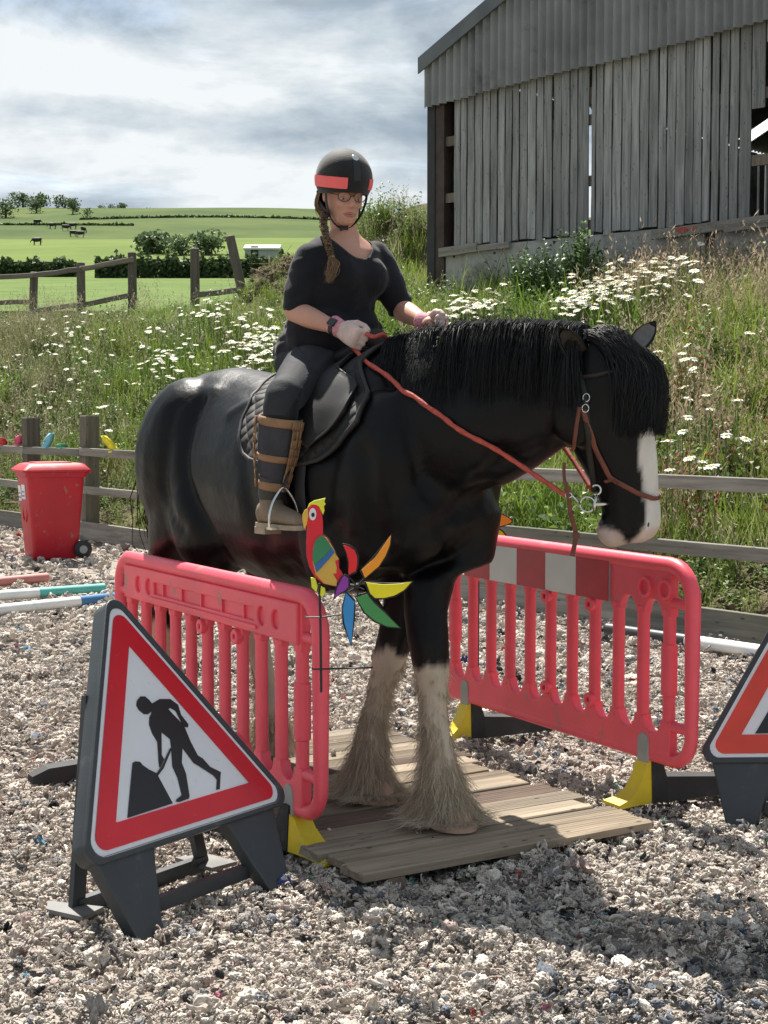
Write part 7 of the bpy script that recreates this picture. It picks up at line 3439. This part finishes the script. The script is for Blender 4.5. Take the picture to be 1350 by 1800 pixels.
for q in range(260):
    p = P(580, 452, 6.05) + RR * hrnd.gauss(0, .005) + RF * (.012 + hrnd.gauss(0, .005))
    e = P(577 + hrnd.gauss(0, 3.5), 487 + hrnd.uniform(-10, 12), 6.035)
    m_ = p.lerp(e, .5) + V((hrnd.gauss(.012, .008), 0, hrnd.gauss(0, .004)))
    strand(hm, catmull([p, m_, e], 4), .0016)
raw(hm, 'hair', M['hair'], rider)
mb = MB()
mb.ball(P(580, 452, 6.05) + RF * .012, (.012, .012, .008), 10, 7)
mb.build('hair_tie', M['tan'], rider, sm=0)

# ---- stirrups
def stirrup(c, rr):
    t = MB()
    w, h_ = .062, .150
    top = c + V((0, 0, h_))
    arch = [c - rr * w, c - rr * w * 1.02 + V((0, 0, .045)), c - rr * w * .78 + V((0, 0, .095)), c - rr * w * .3 + V((0, 0, .138)), top, c + rr * w * .3 + V((0, 0, .138)), c + rr * w * .78 + V((0, 0, .095)), c + rr * w * 1.02 + V((0, 0, .045)), c + rr * w]
    t.tube(catmull(arch, 4), .0052, 10)
    t.beam(c - rr * w * 1.05, c + rr * w * 1.05, .036, .009)
    s_ = t.build('stirrup', M['steel'], saddle, sm=40)
    l_ = MB()
    sgn = 1 if (c - HW).dot(HL) > 0 else -1
    bar = skin_at(-.20, 40 * -sgn * -1, .05)
    pts = catmull([top, top.lerp(bar, .35) + HH * .03, top.lerp(bar, .7) + HH * .02, bar], 5)
    l_.tube(pts, .012, 6, flat=.25, ref=HH)
    l_.build('stirrup_leather', M['leather'], saddle, sm=40)


SC = P(499, 928, 5.715)
stirrup(SC, RR)
stirrup(SC - HL * 2 * (SC - HW).dot(HL), HL)
# girth
mb = MB()
pts = []
for a in range(70, 291, 10):
    dv = HL * math.sin(R(a)) + V((0, 0, math.cos(R(a))))
    h, n, i, d = HB.ray_cast(B(-.06, 0, 1.25) + dv * 1.0, -dv)
    if h: pts.append(h + dv * .008)
mb.tube(pts, .035, 8, flat=.22, ref=HH)
mb.build('girth', M['binding'], saddle, sm=40)

# ---- bridle
bridle = thing('bridle', 'brown leather bridle with red rope reins on the horse\'s head', 'bridle', P(1050, 760, HEAD_D))


def strap(name, pts, w, mat, far=False, off=.006, flat=.35):
    """strap over the near side of the head through photo pixels; far = also its twin on the other side"""
    pr = []
    for a, b in zip(pts, pts[1:]):
        n = max(2, int(math.hypot(a[0] - b[0], a[1] - b[1]) / 7))
        pr += [(a[0] + (b[0] - a[0]) * k / n, a[1] + (b[1] - a[1]) * k / n) for k in range(n)]
    pr.append(pts[-1])
    got = []
    for q in pr:
        h = on_horse(q[0], q[1], off)
        if h and h[0].x > .55: got.append(h[0])
    if len(got) < 2: return None
    mb_ = MB()
    nrmv = hr
    mb_.tube(got, w / 2, 8, flat=flat, ref=hf)
    o = mb_.build(name, mat, bridle, sm=50)
    if far:
        mb_ = MB()
        c0 = P(1080, 780, HEAD_D)
        mir = [p - hr * 2 * (p - c0).dot(hr) for p in got]
        mir = [settle(p, .004) for p in mir]
        mb_.tube(mir, w / 2, 8, flat=flat, ref=hf)
        mb_.build(name, mat, bridle, sm=50)
    return o


strap('noseband', [(1024, 722), (1032, 748), (1050, 792), (1073, 838), (1085, 846), (1118, 866), (1146, 876), (1160, 876)], .018, M['brownleather'], True, .007)
strap('cheekpiece', [(1003, 612), (1011, 640), (1022, 664), (1028, 700), (1031, 745), (1040, 810), (1048, 862)], .022, M['leather'], True, .007)
strap('browband', [(1026, 664), (1050, 661), (1076, 655)], .022, M['leather'], True, .008)
strap('throat_strap', [(1018, 716), (1011, 768), (1004, 812), (1010, 838)], .014, M['brownleather'], False, .008)
strap('cheek_loop', [(1066, 846), (1080, 842), (1088, 850)], .016, M['brownleather'], False, .009)
for px, py in ((1028, 718), (1030, 700)):
    h = on_horse(px, py, .012)
    if h:
        mb = MB()
        c = h[0]
        mb.tube([c + hf * (.012 * math.cos(t)) + V((0, 0, .014 * math.sin(t))) for t in [2 * PI * k / 12 for k in range(13)]], .0025, 6)
        mb.build('buckle', M['steel'], bridle, sm=0)
# coloured poll piece peeping out of the mane
for x0, x1, y0, m_ in ((1036, 1050, 598, M['rope']), (1048, 1064, 594, M['signwhite'])):
    mb = MB()
    a, b = P(x0, y0, 5.38), P(x1, y0 - 13, 5.40)
    mb.tube([a, a.lerp(b, .5) + V((0, 0, .006)), b], .011, 8, flat=.4)
    mb.build('poll_piece', m_, bridle, sm=40)
# bit
rc = P(1046, 884, HEAD_D) + hr * .10
mb = MB()
mb.tube([rc + hf * (.0265 * math.cos(t)) + V((0, 0, .0265 * math.sin(t))) for t in [2 * PI * k / 24 for k in range(25)]], .0036, 8)
rc2 = P(1061, 859, HEAD_D) + hr * .10
mb.tube([rc2 + hf * (.017 * math.cos(t)) + V((0, 0, .017 * math.sin(t))) for t in [2 * PI * k / 16 - 2.2 for k in range(13)]], .0036, 8)
mb.tube([rc2 + hf * .004 - V((0, 0, .018)), rc + hf * .026 + V((0, 0, .006)), rc + hf * .024 - V((0, 0, .02))], .0055, 8)
mb.tube([rc + hf * .026, P(1088, 884, HEAD_D), rc + hf * .026 - hr * .2], .006, 8)
mb.build('bit', M['steel'], bridle, sm=0)
ringc = P(1014, 868, HEAD_D) + hr * .105
mb = MB()
mb.tube([ringc + hf * (.012 * math.cos(t)) + V((0, 0, .009 * math.sin(t))) for t in [2 * PI * k / 14 for k in range(15)]], .003, 6)
mb.tube([ringc + hf * .012, rc - hf * .026], .004, 6)
mb.build('rein_clip', M['steel'], bridle, sm=0)
# reins
rp_ = []
nR = 26
r0, r1 = LOW_R, ringc - hf * .012
CAMP = V((0, 0, CAM_H))


def clear_coat(p, off):
    """nearest free place for a rope that hangs against the near side of the neck"""
    q = p.copy()
    dv = (q - CAMP).normalized()
    h, n, i_, d = HB.ray_cast(CAMP, dv)
    if h and (h - CAMP).length < (q - CAMP).length + off:
        n.z = 0
        q = h + n.normalized() * off
    return q


for i in range(nR + 1):
    f = i / nR
    rp_.append(r0.lerp(r1, f) + V((0, 0, -.006 * math.sin(PI * f))))
for it in range(10):
    rp_ = [rp_[0]] + [clear_coat((rp_[i - 1] + rp_[i] * 2 + rp_[i + 1]) / 4, .016) if i < nR * .85 else (rp_[i - 1] + rp_[i] * 2 + rp_[i + 1]) / 4 for i in range(1, nR)] + [rp_[-1]]
mb = MB()
fine = catmull(rp_, 3)
mb.tube(fine, [.0092 + .0010 * math.sin(i * 1.3) for i in range(len(fine))], 8)
mb.build('rein', M['rope'], bridle, sm=0)
mb = MB()
loop = catmull([TOP_R, P(655, 592, 5.90), P(672, 588, 5.93), P(682, 596, 5.97), P(700, 606, 5.99), P(735, 592, 5.99), P(758, 583, 6.0), GRIP_L], 5)
mb.tube(loop, .0088, 8)
mb.build('rein', M['rope'], bridle, sm=0)
lp = [GRIP_L, P(800, 580, 5.86), P(900, 600, 5.80)]
far_ring = ringc - hr * 2 * (ringc - P(1080, 780, HEAD_D)).dot(hr)
fr = [GRIP_L.lerp(far_ring, k / 14) + HL * .10 * math.sin(PI * k / 14) for k in range(15)]
fr = [settle(p, .014) for p in fr]
mb = MB()
mb.tube(catmull(fr, 2), .0088, 8)
mb.build('rein', M['rope'], bridle, sm=0)
mb = MB()
mb.tube(catmull([ringc + V((0, 0, .03)), ringc, P(1017, 900, HEAD_D) + hr * .10, P(1024, 932, HEAD_D) + hr * .09, P(1024, 945, HEAD_D) + hr * .09, P(1018, 974, HEAD_D) + hr * .09], 5), .0085, 8, flat=.5)
mb.box(P(1025, 938, HEAD_D) + hr * .09, (.022, .018, .022))
mb.build('hanging_strap', M['brownleather'], bridle, sm=50)
mb = MB()
mb.tube(catmull([P(1004, 812, HEAD_D) + hr * .09, P(1006, 840, HEAD_D) + hr * .10, ringc], 4), .006, 8, flat=.5)
mb.build('throat_strap', M['brownleather'], bridle, sm=50)
